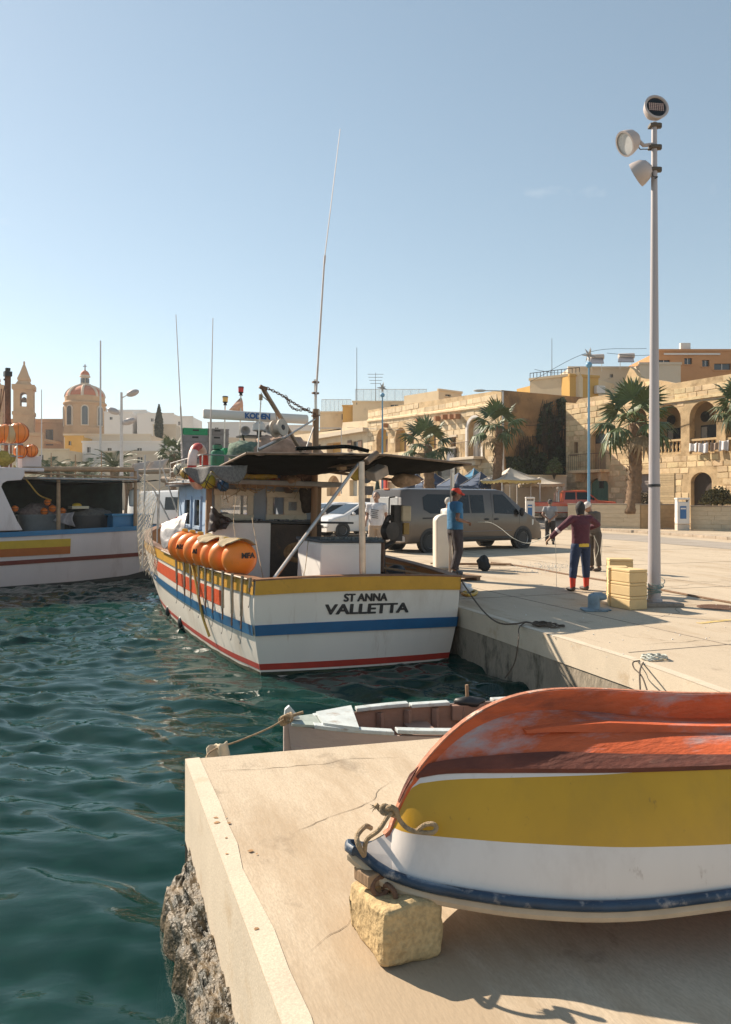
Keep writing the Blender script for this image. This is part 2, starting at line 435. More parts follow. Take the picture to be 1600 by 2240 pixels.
def quay():
    b = MB(); n = len(poly)
    b.add([(p.x, p.y, 0) for p in poly], [tuple(range(n))])
    o = b.build('quay', m_conc, fix=False); struct(o)
    # walls: concrete edge course above, stained masonry below
    def wall(pts, z0, z1, name, m, off=0.0):
        w = MB()
        for a, c in zip(pts[:-1], pts[1:]):
            d = (c - a).normalized(); nrm = Vector((d.y, -d.x)) * off
            w.add([(a.x+nrm.x, a.y+nrm.y, z0), (c.x+nrm.x, c.y+nrm.y, z0), (c.x+nrm.x, c.y+nrm.y, z1), (a.x+nrm.x, a.y+nrm.y, z1)], [(0,1,2,3)])
        return w.build(name, m, o, fix=False)
    side = [Vector((-220, 32.0))] + E + [JA, JB, JC]
    jet = [E[-1], JA, JB, JC]; rest = [Vector((-220, 32.0))] + E
    wall(rest, -0.28, 0.0, 'edge_face', m_cope); wall(jet, -0.50, 0.0, 'edge_face', m_cope)
    wall(rest, -3.0, -0.28, 'masonry_face', m_wallc, -0.015); wall(jet, -3.0, -0.50, 'masonry_face', m_wallc, -0.015)
    # raised pale coping strips along the basin edges (worn arris)
    def strip(a, c, w, name='coping', z=0.004, off=0.0):
        d = (c - a).normalized(); nrm = Vector((-d.y, d.x))
        s = MB(); k = max(2, int((c-a).length/0.25)); rng = random.Random(5)
        vs = []
        for i in range(k+1):
            p = a.lerp(c, i/k)
            q = p + nrm*(w + rng.uniform(-0.014, 0.012))
            vs += [(p.x+nrm.x*off, p.y+nrm.y*off, z), (q.x, q.y, z)]
        s.add(vs, [(2*i, 2*i+2, 2*i+3, 2*i+1) for i in range(k)])
        return s.build(name, m_cope, o, fix=False)
    strip(JA, JB, 0.085); strip(JB, JC, 0.085)
    for a, c in zip(E[:-1], E[1:]): strip(a, c, 0.11)
    # expansion joints: thin dark recessed lines
    mj = mat('joint_filler', (0.22,0.18,0.145), 0.9, 0.3, 20)
    def joint(p, q, w=0.014):
        d = (q-p); L_ = d.length; s = MB()
        s.box(((p.x+q.x)/2, (p.y+q.y)/2, 0.0015), (L_, w, 0.005), math.atan2(d.y, d.x))
        s.build('expansion_joint', mj, o)
    u = Vector((-0.34, 0.94)); v = Vector((0.94, 0.34))
    base = Vector((1.50, 11.33))
    joint(base + v*1.45 - u*5, base + v*1.45 + u*22)
    for k in (-3.4, 1.2, 5.8, 10.4): joint(base + u*k + v*0.12, base + u*k + v*14)
    joint(base + v*6.0 - u*6, base + v*6.0 + u*26)
    # hairline cracks and rust spots
    rc_ = random.Random(17); mc_ = mat('crack_dark', (0.16,0.12,0.085), 0.95, 0.4, 30)
    def crack(p, d, n, step, w):
        q = Vector(p); a = math.atan2(d[1], d[0]); vs = []
        for i in range(n+1):
            ww = w*(0.35+rc_.random())*(1 - abs(2*i/n-1)**3); nx_ = Vector((-math.sin(a), math.cos(a)))*ww
            vs += [(q.x+nx_.x, q.y+nx_.y, 0.0022), (q.x-nx_.x, q.y-nx_.y, 0.0022)]
            a += rc_.uniform(-.55,.55); a += (math.atan2(d[1], d[0])-a)*.3; q = q + Vector((math.cos(a), math.sin(a)))*step*rc_.uniform(.6,1.3)
        s = MB(); s.add(vs, [(2*i, 2*i+2, 2*i+3, 2*i+1) for i in range(n)]); s.build('crack', mc_, o, fix=False)
    for p, d, n, st, w in (((-0.95,4.55),(0.9,0.1),26,0.05,0.0022),((-0.35,3.7),(0.6,0.9),22,0.045,0.002),((-0.2,2.75),(0.3,0.8),16,0.04,0.0016),((0.35,4.3),(0.9,-0.2),24,0.05,0.002),
                           ((3.0,8.6),(1,0.2),40,0.06,0.005),((3.6,10.5),(0.8,0.8),40,0.08,0.006),((2.4,11.6),(1,0.1),40,0.07,0.006),((4.6,9.2),(0.4,1),36,0.08,0.006),((3.0,14.0),(1,0.3),50,0.1,0.008),((5.0,16.0),(1,-0.3),50,0.12,0.01)): crack(p, d, n, st, w)
    mr_ = mat('rust_spot', (0.36,0.20,0.09), 0.9, 0.4, 40)
    for k in range(9):
        t_ = rc_.uniform(0.5,2.6); dj = (JB-JA).normalized(); c_ = JA + dj*t_ + Vector((-dj.y, dj.x))*rc_.uniform(.02,.16); r_ = rc_.uniform(.004,.013)
        s = MB(); s.add([(c_.x+r_*rc_.uniform(.6,1.4)*math.cos(a), c_.y+r_*rc_.uniform(.6,1.4)*math.sin(a), 0.0062) for a in [2*math.pi*i/9 for i in range(9)]], [tuple(range(9))]); s.build('rust_spot', mr_, o, fix=False)
    # yellow line marking by the lamp post
    my = mat('yellow_line_paint', (0.62,0.43,0.14), 0.8, 0.2, 12, dirt=(0.45,0.38,0.3), dscale=14, damt=0.8, dthr=0.5)
    a, c = gd(1530, 1364), gd(1660, 1350)
    s = MB(); d = c - a; s.box(((a.x+c.x)/2, (a.y+c.y)/2, 0.004), (d.length, 0.09, 0.004), math.atan2(d.y, d.x)); s.build('painted_line', my, o)
    return o
QUAY = quay()
# road beyond the quay apron, rising slightly behind the parked vehicles
m_road = mat('road_asphalt', (0.33,0.285,0.24), 0.9, 0.10, 0.9, 0.25, 45, dirt=(0.25,0.21,0.17), dscale=0.5, damt=0.6, dthr=0.5, speck=0.12)
b = MB()
p = [gd(1255,1163), gd(1400,1171), gd(1600,1188), gd(1700,1197), gd(1780,1230), gd(1600,1202), gd(1400,1185), gd(1255,1174)]
b.add([(q.x, q.y, 0.006) for q in p], [(0,1,6,7),(1,2,5,6),(2,3,4,5)])
struct(b.build('road', m_road, fix=False))
b = MB()
b.add([(-60,44,0.004),(9.0,44,0.004),(13.5,44,0.004),(13.5,47.5,0.55),(9.0,47.5,0.55),(-60,47.5,0.004),(13.5,130,1.6),(9,130,1.6),(-60,130,0.3),(15,47.5,0.55),(20,130,1.6)],
      [(0,1,4,5),(1,2,3,4),(5,4,7,8),(4,3,6,7)])
struct(b.build('street', m_road, fix=False))
# kerb in front of the low stone walls
m_kerb = mat('kerb_stone', (0.36,0.29,0.22), 0.85, 0.2, 3, 0.2, 40)
kp = [gd(1215,1150), gd(1310,1160), gd(1400,1166), gd(1500,1173), gd(1600,1181), gd(1760,1192)]
b = MB()
for a, c in zip(kp[:-1], kp[1:]):
    d = (c-a); n = int(d.length/0.9)+1
    for i in range(n):
        q = a.lerp(c, (i+.5)/n); b.box((q.x, q.y, 0.06), (d.length/n-0.015, 0.3, 0.13), math.atan2(d.y, d.x))
struct(b.build('kerb', m_kerb, bevel=0.015))
b = MB(); back = [Vector((q.x+2.5, q.y+6, 0)) for q in kp]
b.add([(q.x,q.y,0.11) for q in kp]+[(q.x,q.y,0.11) for q in back], [(i,i+1,i+7,i+6) for i in range(5)])
struct(b.build('pavement', m_conc, fix=False))

# ------------------------------------------------------------------ barnacled rock ledge at the foot of the jetty
def rock_ledge():
    d = (JB - JA).normalized(); nrm = Vector((d.y, -d.x)) * 1.0     # towards the water
    if nrm.x > 0: nrm = -nrm
    rng = np.random.RandomState(8)
    from mathutils import noise
    b = MB(); nu, nv = 150, 44
    def fn(u, v):
        t = 0.22 + u*4.7
        p = JA + d*t
        prof = 0.25 + 0.10*noise.noise((t*1.1, 0.3, 0)) + 0.06*noise.noise((t*3.1, 3.3, 0))
        prof *= min(1.0, 0.15 + (t-0.22)*2.6)
        a = v
        out = prof*(a**0.75)*1.0
        z = -0.47 - 0.19*a*a - (1.1*(a-0.72)**1.2*3 if a > 0.72 else 0)
        n1 = noise.fractal((t*7, a*4.0, 2.0), 1.0, 2.2, 5)
        n2 = abs(noise.noise((t*17, a*9.0, 5.0)))
        z += 0.045*n1 - 0.05*n2; out += 0.035*n1
        q = p + nrm*(out - 0.03)
        return (q.x, q.y, z)
    b.grid(fn, nu, nv)
    m = mat('barnacled_rock', (0.125,0.09,0.05), 0.5, 0.5, 10, 1.0, 45, dirt=(0.014,0.016,0.009), dscale=7, damt=0.97, dthr=0.45, spec=0.6)
    tag(b.build('rock_ledge', m, smooth=True, auto=False), 'wet barnacle-covered rock ledge at the foot of the concrete jetty', 'rock')
    # weed clinging below
    w = MB(); rw = random.Random(4)
    for i in range(420):
        t = rw.uniform(1.2, 4.6); p = JA + d*t + nrm*rw.uniform(0.18, 0.55)
        z = -0.74 - rw.random()*0.25; l = rw.uniform(0.06, 0.2); a = rw.uniform(-1.2, 1.2)
        e = Vector((p.x + nrm.x*l*math.cos(a) - d.x*l*math.sin(a), p.y + nrm.y*l*math.cos(a) - d.y*l*math.sin(a), z-0.03))
        s_ = d*0.012
        w.add([(p.x-s_.x, p.y-s_.y, z), (p.x+s_.x, p.y+s_.y, z), (e.x, e.y, e.z)], [(0,1,2)])
    struct(tag(w.build('seaweed', mat('seaweed', (0.06,0.11,0.02), 0.5, 0.4, 5), fix=False), 'green and brown seaweed growing under water along the rock ledge', 'seaweed'), 'stuff')
rock_ledge()
# ------------------------------------------------------------------ overturned dinghy on the jetty
def dinghy():
    ax = Vector((1.64, 0.55, 0)).normalized()
    root = thing('overturned_dinghy', 'upturned red, yellow and white wooden dinghy in the foreground propped on a stone', 'boat', (-0.01, 2.86, 0), math.atan2(ax.y, ax.x))
    # local: x along boat from bow, y across (camera side negative), z up
    Ln = 4.3
    def keel_z(x): return smooth_interp(x, [0.10,0.16,0.25,0.38,0.52,0.68,0.9,1.5,2.5,4.3], [0.36,0.50,0.62,0.73,0.80,0.836,0.838,0.772,0.70,0.60])
    def bot_z(x):  return keel_z(x) - smooth_interp(x, [0.10,0.3,0.6,0.9,1.4,4.3], [0.0,0.005,0.04,0.075,0.10,0.10])
    def gun_z(x):  return smooth_interp(x, [0,0.08,0.27,0.62,0.85,1.2,1.7,4.3], [0.315,0.258,0.219,0.197,0.20,0.222,0.235,0.19])
    def gun_w(x):  return smooth_interp(x, [0.0,0.08,0.22,0.5,0.9,1.5,2.4,3.4,4.3], [0.015,0.10,0.20,0.35,0.49,0.60,0.66,0.63,0.55])
    def chi_z(x):  return keel_z(x) - 0.004 if x < 0.205 else smooth_interp(x, [0.205,0.3,0.5,0.9,1.4,2.4,4.3], [0.56,0.585,0.60,0.612,0.612,0.57,0.48])
    def chi_w(x):  return 0.004 if x < 0.205 else smooth_interp(x, [0.205,0.3,0.5,0.9,1.5,2.4,3.4,4.3], [0.004,0.058,0.16,0.325,0.46,0.52,0.50,0.44])
    X0 = 0.105
    def sxs(a, n): return [a + (Ln-a)*((i/n)**1.25) for i in range(n+1)]
    m_red = mat('worn_red_antifoul', (0.55,0.10,0.026), 0.7, 0.3, 5, 0.3, 60, dirt=(0.36,0.34,0.34), dscale=3.6, damt=0.85, dthr=0.535, stretch=(0.35,1,1), dirt2=(0.13,0.03,0.016), d2scale=4, d2amt=0.85, d2thr=0.52, d2stretch=(0.8,1,1))
    m_redd = mat('dark_red_strake', (0.13,0.035,0.02), 0.8, 0.4, 8, 0.4, 40, dirt=(0.30,0.2,0.15), dscale=9, damt=0.5, dthr=0.6, stretch=(0.4,1,1))
    m_yel = mat('ochre_hull_paint', (0.52,0.285,0.012), 0.42, 0.10, 2, 0.05, 15, dirt=(0.12,0.06,0.02), dscale=22, damt=0.8, dthr=0.64, stretch=(1,1,0.5), dirt2=(0.42,0.24,0.02), d2scale=1.6, d2amt=0.6, d2thr=0.5)
    m_wht = mat('white_hull_paint', (0.70,0.63,0.58), 0.42, 0.06, 2.5, 0.05, 15, dirt=(0.22,0.12,0.07), dscale=16, damt=0.8, dthr=0.635, stretch=(1,1,0.4), dirt2=(0.54,0.46,0.41), d2scale=1.6, d2amt=0.6, d2thr=0.5)
    m_blu = mat('navy_rub_rail', (0.02,0.045,0.085), 0.5, 0.3, 8, 0.15, 40, dirt=(0.35,0.32,0.3), dscale=14, damt=0.85, dthr=0.56)
    m_cream = mat('cream_inner', (0.5,0.38,0.26), 0.6, 0.2, 5)
    xs = sxs(X0, 90)
    hull = None
    def side_surface(x, t, s):
        """t 0 = gunwale, 1 = chine"""
        w = lerp(gun_w(x), chi_w(x), t) + 0.035*math.sin(math.pi*t)*min(1, x/0.8)
        return (x - 0.05*(1-t)*max(0, 1-x/0.35), s*w, lerp(gun_z(x), chi_z(x), t))
    def panel(name, t0, t1, m, both=True, n=6, parent=None):
        b = MB()
        for s in (-1, 1):
            b.loft([[side_surface(x, lerp(t0(x), t1(x), k/n), s) for k in range(n+1)] for x in xs], closed=False, cap=False)
        return b.build(name, m, parent, smooth=True)
    lowline = lambda x: min(0.99, (0.387 - gun_z(x))/(chi_z(x) - gun_z(x)))
    topline = lambda x: smooth_interp(x, [0.105,0.2,0.4,0.8,1.1,4.3], [1.0,0.94,0.945,0.975,1.0,1.0])
    hull = panel('hull_side', lambda x: 0.0, lowline, m_wht, parent=root)
    panel('yellow_band', lowline, topline, m_yel, parent=root)
    panel('upper_white_band', topline, lambda x: 1.0, m_wht, n=2, parent=root)
    # bottom
    b = MB()
    for s in (-1, 1):
        rings = []
        for x in xs:
            c = Vector((x, 0.0, bot_z(x))); g = Vector(side_surface(x, 1.0, s)); r = []
            for k in range(11):
                t = k/10; p = c.lerp(g, t)
                p.z += -0.02*math.sin(math.pi*t)*max(0, 1-x/0.9) + 0.02*math.sin(math.pi*t)*min(1, x/1.2)
                r.append(p)
            rings.append(r)
        b.loft(rings, closed=False, cap=False)
    b.build('hull_bottom', m_red, root, smooth=True)
    # chine strake (dark overlapping edge)
    for s in (-1, 1):
        b = MB(); pts = []
        rings = []
        for x in xs[2:]:
            p = Vector(side_surface(x, 1.0, s)); q = Vector((x, 0, bot_z(x)))
            i = (q - p).normalized(); hgt = 0.075*min(1, x/0.7)
            a = p + Vector((0, s*0.006, -0.004)); c = p + i*hgt + Vector((0, 0, 0.012))
            rings.append([a, a + Vector((0, 0, 0.016)), c, c - Vector((0, 0, 0.014))])
        b.loft(rings); b.build('chine_strake', m_redd, root, smooth=True)
    # keel and stem: deep plank standing on the bottom
    b = MB(); rings = []
    kx = sxs(0.085, 70)
    for x in kx:
        zt = keel_z(x); zb = bot_z(x) - 0.05; w = 0.016 + 0.012*min(1, x)
        if x < 0.2: zb = min(zb, zt-0.09)
        rings.append([(x, -w, zb), (x, -w*0.75, zt), (x, w*0.75, zt), (x, w, zb)])
    b.loft(rings); b.build('keel', m_red, root, smooth=True)
    # pale worn edge along keel top and stem
    b = MB(); b.loft([[(x, -0.013, keel_z(x)), (x-0.004, -0.012, keel_z(x)+0.004), (x-0.004, 0.012, keel_z(x)+0.004), (x, 0.013, keel_z(x))] for x in kx])
    b.build('keel_edge', mat('worn_keel_edge', (0.42,0.16,0.09), 0.8, 0.4, 20, 0.4, 60, dirt=(0.6,0.5,0.42), dscale=16, damt=0.8), root, smooth=True)
    # bilge runners
    for s in (-1, 1):
        b = MB(); rings = []
        for i in range(50):
            x = 0.62 + (Ln-0.9)*i/49
            c = Vector((x, 0, bot_z(x))); g = Vector(side_surface(x, 1.0, s)); p = c.lerp(g, 0.40)
            h = 0.028*min(1, i/5); z = p.z + 0.012
            rings.append([(x, p.y-0.028, z-0.01), (x, p.y-0.018, z+h), (x, p.y+0.018, z+h), (x, p.y+0.028, z-0.01)])
        b.loft(rings); b.build('bilge_runner', m_red, root, smooth=True)
    # rub rail round the gunwale, joined at the bow
    def gw(x, s, dz, dw): return Vector((x - (0.03*max(0, 1-x/0.35)), s*(gun_w(x)+dw), gun_z(x)+dz))
    gx = [Ln*(i/50)**1.4 for i in range(51)]
    port = [gw(x, -1, 0.012, 0.012) for x in gx]; star = [gw(x, 1, 0.012, 0.012) for x in gx]
    nose = [Vector((-0.045, -0.03, gun_z(0)+0.014)), Vector((-0.055, 0, gun_z(0)+0.016)), Vector((-0.045, 0.03, gun_z(0)+0.014))]
    b = MB(); b.tube(list(reversed(star)) + list(reversed(nose)) + port, 0.016, 10, flat=1.15)
    b.build('rub_rail', m_blu, root, smooth=True)
    port = [gw(x, -1, -0.028, -0.002) for x in gx]; star = [gw(x, 1, -0.028, -0.002) for x in gx]
    b = MB(); b.tube(list(reversed(star)) + [Vector((-0.04, 0, gun_z(0)-0.02))] + port, 0.022, 8)
    b.build('gunwale_lip', m_cream, root, smooth=True)
    # breasthook: fills the bow between stem and rails underneath
    b = MB()
    b.loft([[gw(x, -1, -0.035, -0.01), gw(x, 1, -0.035, -0.01)] for x in gx[:14]], closed=False, cap=False)
    b.build('fore_deck', m_cream, root, thick=0.02)
    # stem bow plates up to the nose (close the front)
    b = MB()
    for s in (-1, 1):
        b.add([(X0, s*0.004, chi_z(X0)), (-0.03, 0, gun_z(0)), side_surface(X0, 0.0, s), side_surface(X0, 0.5, s)], [(0,1,3),(1,2,3)])
    b.build('stem_plate', m_wht, root)
    # transom at the far end (out of the frame)
    b = MB(); x = Ln
    prof = [(-gun_w(x), gun_z(x)), (-chi_w(x), chi_z(x)), (0, bot_z(x)), (chi_w(x), chi_z(x)), (gun_w(x), gun_z(x))]
    b.add([(x, y, z) for y, z in prof], [(0,1,2,3,4)]); b.build('transom', m_wht, root)
    # iron ring under the bow and the fairlead
    b = MB(); b.torus((0.06, -0.125, 0.200), 0.034, 0.010, 20, 8, Euler((0,R(80),R(20))).to_matrix())
    b.torus((0.03, -0.105, 0.225), 0.03, 0.010, 20, 8, Euler((R(70),R(20),0)).to_matrix())
    b.build('mooring_ring', m_rusty, root, smooth=True)
    b = MB(); b.box((0.02,-0.05,0.245),(0.10,0.10,0.05),0.3); b.build('fairlead_block', m_wood, root, bevel=0.008)
    return root
DINGHY = dinghy()
# rope tied round the bow
def bow_rope():
    b = MB(); f = lambda px, py, Y: at(px, py, Y)
    b.tube(spline([f(797,1872,2.80), f(803,1838,2.775), f(830,1815,2.77), f(850,1785,2.80), f(868,1768,2.83)], 8), 0.0085, 8)
    b.tube(spline([f(797,1872,2.80), f(785,1850,2.77), f(782,1828,2.80), f(800,1808,2.87), f(812,1812,2.90)], 8), 0.0095, 8)
    b.tube(spline([f(838,1772,2.82), f(862,1770,2.80), f(876,1796,2.815), f(893,1813,2.80), f(915,1820,2.785), f(945,1822,2.764), f(955,1812,2.764), f(948,1803,2.768), f(930,1805,2.776), f(912,1818,2.788)], 7), 0.0085, 8)
    b.tube(spline([f(822,1760,2.83), f(838,1775,2.83), f(856,1765,2.80), f(870,1778,2.83)], 6), 0.009, 8)
    for k in range(3):
        c = f(842+k*10, 1771+k*3, 2.815); b.torus(c, 0.014, 0.008, 14, 8, Euler((R(60+k*25), R(30*k), 0)).to_matrix())
    rg = random.Random(2)
    for k in range(9):
        a = f(824, 1764, 2.83); b.tube([a, a + Vector((rg.uniform(-0.025,-0.005), rg.uniform(-.01,.01), rg.uniform(-0.02,0.012)))], [0.002,0.001], 4)
    tag(b.build('bow_rope', m_rope, None, smooth=True), 'frayed tan rope knotted round the bow of the upturned dinghy', 'rope')
bow_rope()
# limestone block under the bow
def prop_stone():
    from mathutils import noise
    m = mat('rough_limestone_block', (0.47,0.335,0.17), 0.92, 0.2, 4, 0.9, 22, dirt=(0.20,0.13,0.065), dscale=5, damt=0.7, dthr=0.55, speck=0.16, dirt2=(0.07,0.05,0.03), d2scale=4, d2amt=0.8, d2thr=0.64)
    c0, c1, c2 = gd(838,2130), gd(975,2092), gd(765,2030)
    u = (c1-c0); v = (c2-c0)
    bm = bmesh.new(); bmesh.ops.create_cube(bm, size=1)
    bmesh.ops.bevel(bm, geom=bm.edges[:], offset=0.14, segments=4, profile=0.6, affect='EDGES')
    bmesh.ops.subdivide_edges(bm, edges=bm.edges[:], cuts=3, use_grid_fill=True)
    bmesh.ops.triangulate(bm, faces=[f for f in bm.faces if len(f.verts) > 4])
    hgt = 0.225
    ob = c0
    for w in bm.verts:
        x, y, z = w.co + Vector((.5,.5,.5))
        p = u*x + v*y*1.05 + Vector((0,0,z*hgt*(0.86 + 0.14*(1-x))))
        n = noise.fractal(p*9, 1.0, 2.1, 4)
        p += Vector((noise.noise(p*14), noise.noise(p*14+Vector((9,0,0))), n))*0.012
        if z > .6 and x < 0.35: p.z -= 0.05*noise.noise(p*4)+0.02
        p.z = max(p.z, 0)
        w.co = p
    me = bpy.data.meshes.new('prop_stone'); bm.to_mesh(me); bm.free(); me.materials.append(m)
    me.polygons.foreach_set('use_smooth', [True]*len(me.polygons))
    o = link('prop_stone', me); o.location = (ob.x, ob.y, 0)
    tag(o, 'rough yellow limestone block propping up the bow of the upturned dinghy', 'stone block')
prop_stone()
# ------------------------------------------------------------------ the fishing boat alongside the quay
BO = Vector((-0.08, 10.96)); BA = math.atan2(0.39, 0.921)
BD = Vector((-math.sin(BA), math.cos(BA))); BR = Vector((math.cos(BA), math.sin(BA)))
def BP(u):                      # photo pixel -> (starboard, height) in the cross plane u metres ahead of the transom
    p = BO + BD*u; return Plane(p, p + BR)
def BV(v):                      # photo pixel -> (ahead, height) in the fore-and-aft plane v metres to starboard
    p = BO + BR*v; return Plane(p, p + BD)
def bl(px, py, u):
    v, z = BP(u).px(px, py); return Vector((v, u, z))
def bw(p):                      # boat-local -> world
    q = BO + BR*p[0] + BD*p[1]; return Vector((q.x, q.y, p[2]))

def fishing_boat():
    root = thing('fishing_boat', 'white fishing boat with yellow gunwale, blue rubbing strake and lettered transom moored at the quay', 'fishing boat', (BO.x, BO.y, 0), BA)
    UX = [0,1,2.2,3.6,5,6.5,8,9.4,10.6,11.5,12.1,12.4]
    GW = [1.55,1.74,1.87,1.95,1.99,2.0,1.97,1.82,1.45,0.95,0.45,0.05]
    LW = [1.42,1.58,1.67,1.72,1.73,1.69,1.56,1.30,0.88,0.45,0.12,0.02]
    SH = [0.50,0.52,0.545,0.57,0.60,0.63,0.67,0.74,0.84,0.95,1.03,1.06]
    gw = lambda u: smooth_interp(u, UX, GW); lw = lambda u: smooth_interp(u, UX, LW); sh = lambda u: smooth_interp(u, UX, SH)
    def skin(u, z, s, off=0.0):
        t = (z - WZ)/(sh(u) - WZ)
        w = lw(u) + (gw(u) - lw(u))*t + 0.05*math.sin(math.pi*min(1, max(0, t)))
        if t < 0: w = lw(u) + (gw(u)-lw(u))*t*1.5
        rake = 0.0
        return Vector((s*(max(0.0, w) + off), u - 0.10*max(0, t)*max(0, 1-u*2) , z))
    m_hull = mat('hull_white', (0.75,0.68,0.60), 0.42, 0.05, 1.4, 0.06, 14, dirt=(0.46,0.35,0.25), dscale=1.6, damt=0.4, dthr=0.56, stretch=(1,1,0.35), dirt2=(0.36,0.20,0.10), d2scale=7, d2amt=0.6, d2thr=0.635, d2stretch=(1,1,0.3))
    m_yel = mat('gunwale_yellow', (0.60,0.31,0.03), 0.45, 0.12, 3, 0.08, 30, dirt=(0.25,0.12,0.03), dscale=7, damt=0.5, dthr=0.6)
    m_blu = mat('strake_blue', (0.010,0.105,0.24), 0.42, 0.12, 3, 0.05, 30, dirt=(0.12,0.2,0.26), dscale=9, damt=0.5, dthr=0.62)
    m_redp = mat('panel_red_orange', (0.62,0.085,0.02), 0.45, 0.14, 3, 0.05, 30, dirt=(0.35,0.09,0.05), dscale=6, damt=0.5, dthr=0.58)
    m_redl = mat('waterline_red', (0.42,0.035,0.02), 0.5, 0.15, 5)
    m_boot = mat('hull_underwater', (0.03,0.03,0.028), 0.6, 0.3, 3)
    us = [12.4*(i/70)**1.0 for i in range(71)]
    # hull shell both sides + stem, top to below water
    def shell(name, f0, f1, m, off, n, u0=0.0, u1=12.4, parent=root, sides=(-1, 1)):
        b = MB(); U = [u0 + (u1-u0)*i/70 for i in range(71)]
        for s in sides:
            b.loft([[skin(u, lerp(f0(u), f1(u), k/n), s, off) for k in range(n+1)] for u in U], closed=False, cap=False)
        return b.build(name, m, parent, smooth=True)
    hull = shell('hull', lambda u: WZ-0.0, lambda u: sh(u), m_hull, 0, 10)
    shell('underwater_hull', lambda u: WZ-0.5, lambda u: WZ, m_boot, -0.002, 3)
    shell('gunwale_band', lambda u: sh(u)-0.185, lambda u: sh(u)+0.004, m_yel, 0.022, 2)
    shell('red_panel', lambda u: sh(u)-0.485, lambda u: sh(u)-0.262, m_redp, 0.005, 2, 0.95, 6.4)
    shell('rubbing_strake', lambda u: sh(u)-0.735, lambda u: sh(u)-0.59, m_blu, 0.028, 2)
    shell('waterline_stripe', lambda u: WZ+0.055+0.02*u/4, lambda u: WZ+0.135+0.02*u/4, m_redl, 0.005, 1)
    # transom: slightly cambered aft, with the same bands running across
    def tp(k, z, off=0.0):      # k -1..1 across
        e = skin(0, z, 1)
        top = 0.045*(1-k*k)*max(0, min(1, (z-WZ)/1.25))
        return Vector((k*(abs(e.x)), e.y - 0.10*(1-k*k) - off, z + top))
    def across(name, z0, z1, m, off, n=2, k0=-1, k1=1, parent=root):
        b = MB(); b.loft([[tp(lerp(k0, k1, i/24), lerp(z0, z1, j/n), off) for j in range(n+1)] for i in range(25)], closed=False, cap=False)
        return b.build(name, m, parent, smooth=True)
    tr = across('transom', WZ-0.5, 0.50, m_hull, 0.0, 12)
    across('gunwale_band', 0.315, 0.504, m_yel, 0.022)
    across('rubbing_strake', -0.232, -0.09, m_blu, 0.026)
    across('waterline_stripe', WZ+0.05, WZ+0.135, m_redl, 0.005, 1)
    m_alg = mat('waterline_weed', (0.035,0.045,0.02), 0.8, 0.5, 6, 0.5, 40)
    shell('waterline_weed', lambda u: WZ-0.03, lambda u: WZ+0.022+0.012*math.sin(u*7)*math.sin(u*2.3), m_alg, 0.007, 1); across('waterline_weed', WZ-0.03, WZ+0.025, m_alg, 0.007, 1)
    # closing lips of the bands
    for z, w in ((0.315, 0.022), (-0.232, 0.026), (-0.09, 0.026)):
        b = MB(); b.loft([[tp(i/12-1, z, -0.002), tp(i/12-1, z, w)] for i in range(25)], closed=False, cap=False)
        b.build('band_edge', m_yel if z > 0 else m_blu, root)
    m_cap = mat('cap_rail_brown', (0.22,0.10,0.045), 0.6, 0.3, 8, 0.2, 40)
    b = MB()
    for s in (-1, 1):
        rings = []
        for u in us:
            p = skin(u, sh(u), s); i = -s*0.15
            rings.append([p + Vector((s*0.03,0,0.004)), p + Vector((s*0.03,0,0.028)), p + Vector((i,0,0.028)), p + Vector((i,0,0.004))])
        b.loft(rings)
    b.loft([[tp(i/12-1, 0.5, 0.03) + Vector((0,0,0.006)), tp(i/12-1, 0.5, 0.03)+Vector((0,0,0.026)), tp(i/12-1, 0.5, -0.12)+Vector((0,0,0.026)), tp(i/12-1, 0.5, -0.12)+Vector((0,0,0.006))] for i in range(25)])
    b.build('cap_rail', m_cap, root, smooth=True)
    # inner bulwark and deck
    m_or = mat('bulwark_orange', (0.45,0.17,0.03), 0.55, 0.2, 4, 0.1, 30, dirt=(0.12,0.06,0.03), dscale=4, damt=0.6)
    shell('bulwark_lining', lambda u: -0.25, lambda u: sh(u)-0.004, m_or, -0.10, 2, 0.0, 11.5)
    b = MB(); b.loft([[tp(i/12-1, z, -0.10) for z in (-0.25, 0.49)] for i in range(25)], closed=False, cap=False); b.build('transom_lining', m_or, root)
    b = MB(); b.loft([[skin(u, -0.05, -1, -0.05), skin(u, -0.05, 1, -0.05)] for u in us[:66]], closed=False, cap=False)
    b.build('deck', mat('deck_boards', (0.2,0.17,0.15), 0.8, 0.3, 6, 0.2, 40), root)
    # lettering
    m_ink = mat('black_lettering', (0.012,0.011,0.012), 0.5, 0.1)
    P = BP(-0.14)
    for body, x, y, px_w, px_h, sp in (('ST ANNA', 797, 1307, 96, 16, 1.0), ('VALLETTA', 803, 1332, 184, 21, 1.0)):
        v, z = P.px(x, y); v0, _ = P.px(x-px_w/2, y); v1, _ = P.px(x+px_w/2, y)
        sc = 1700/11.0
        t = text_part('lettering', body, px_h/sc*1.42, m_ink, root, (v, -0.2, z), (R(90), 0, 0), 0.0, 0.0, 1.0, 0.06, thicken=0.0095)
        bb = [w[0] for w in t.bound_box]; t.scale.x = (v1-v0)/(max(bb)-min(bb))
        e = skin(0, z, 1); k = v/abs(e.x)
        t.location.y = tp(k, z, 0.004).y; 
        # follow the camber
        for w in t.data.vertices:
            xx = v + w.co.x*t.scale.x
            w.co.z += -(tp(xx/abs(e.x), z).y - tp(k, z).y)
        t.rotation_euler = (R(90) , R(0.6), 0)
    b = MB()
    # -------------------------------------------------- stainless tubes hanging on the port quarter with lines and hooks
    m_tube = mat('dull_tube', (0.32,0.26,0.20), 0.38, 0.25, 10, metal=0.75)
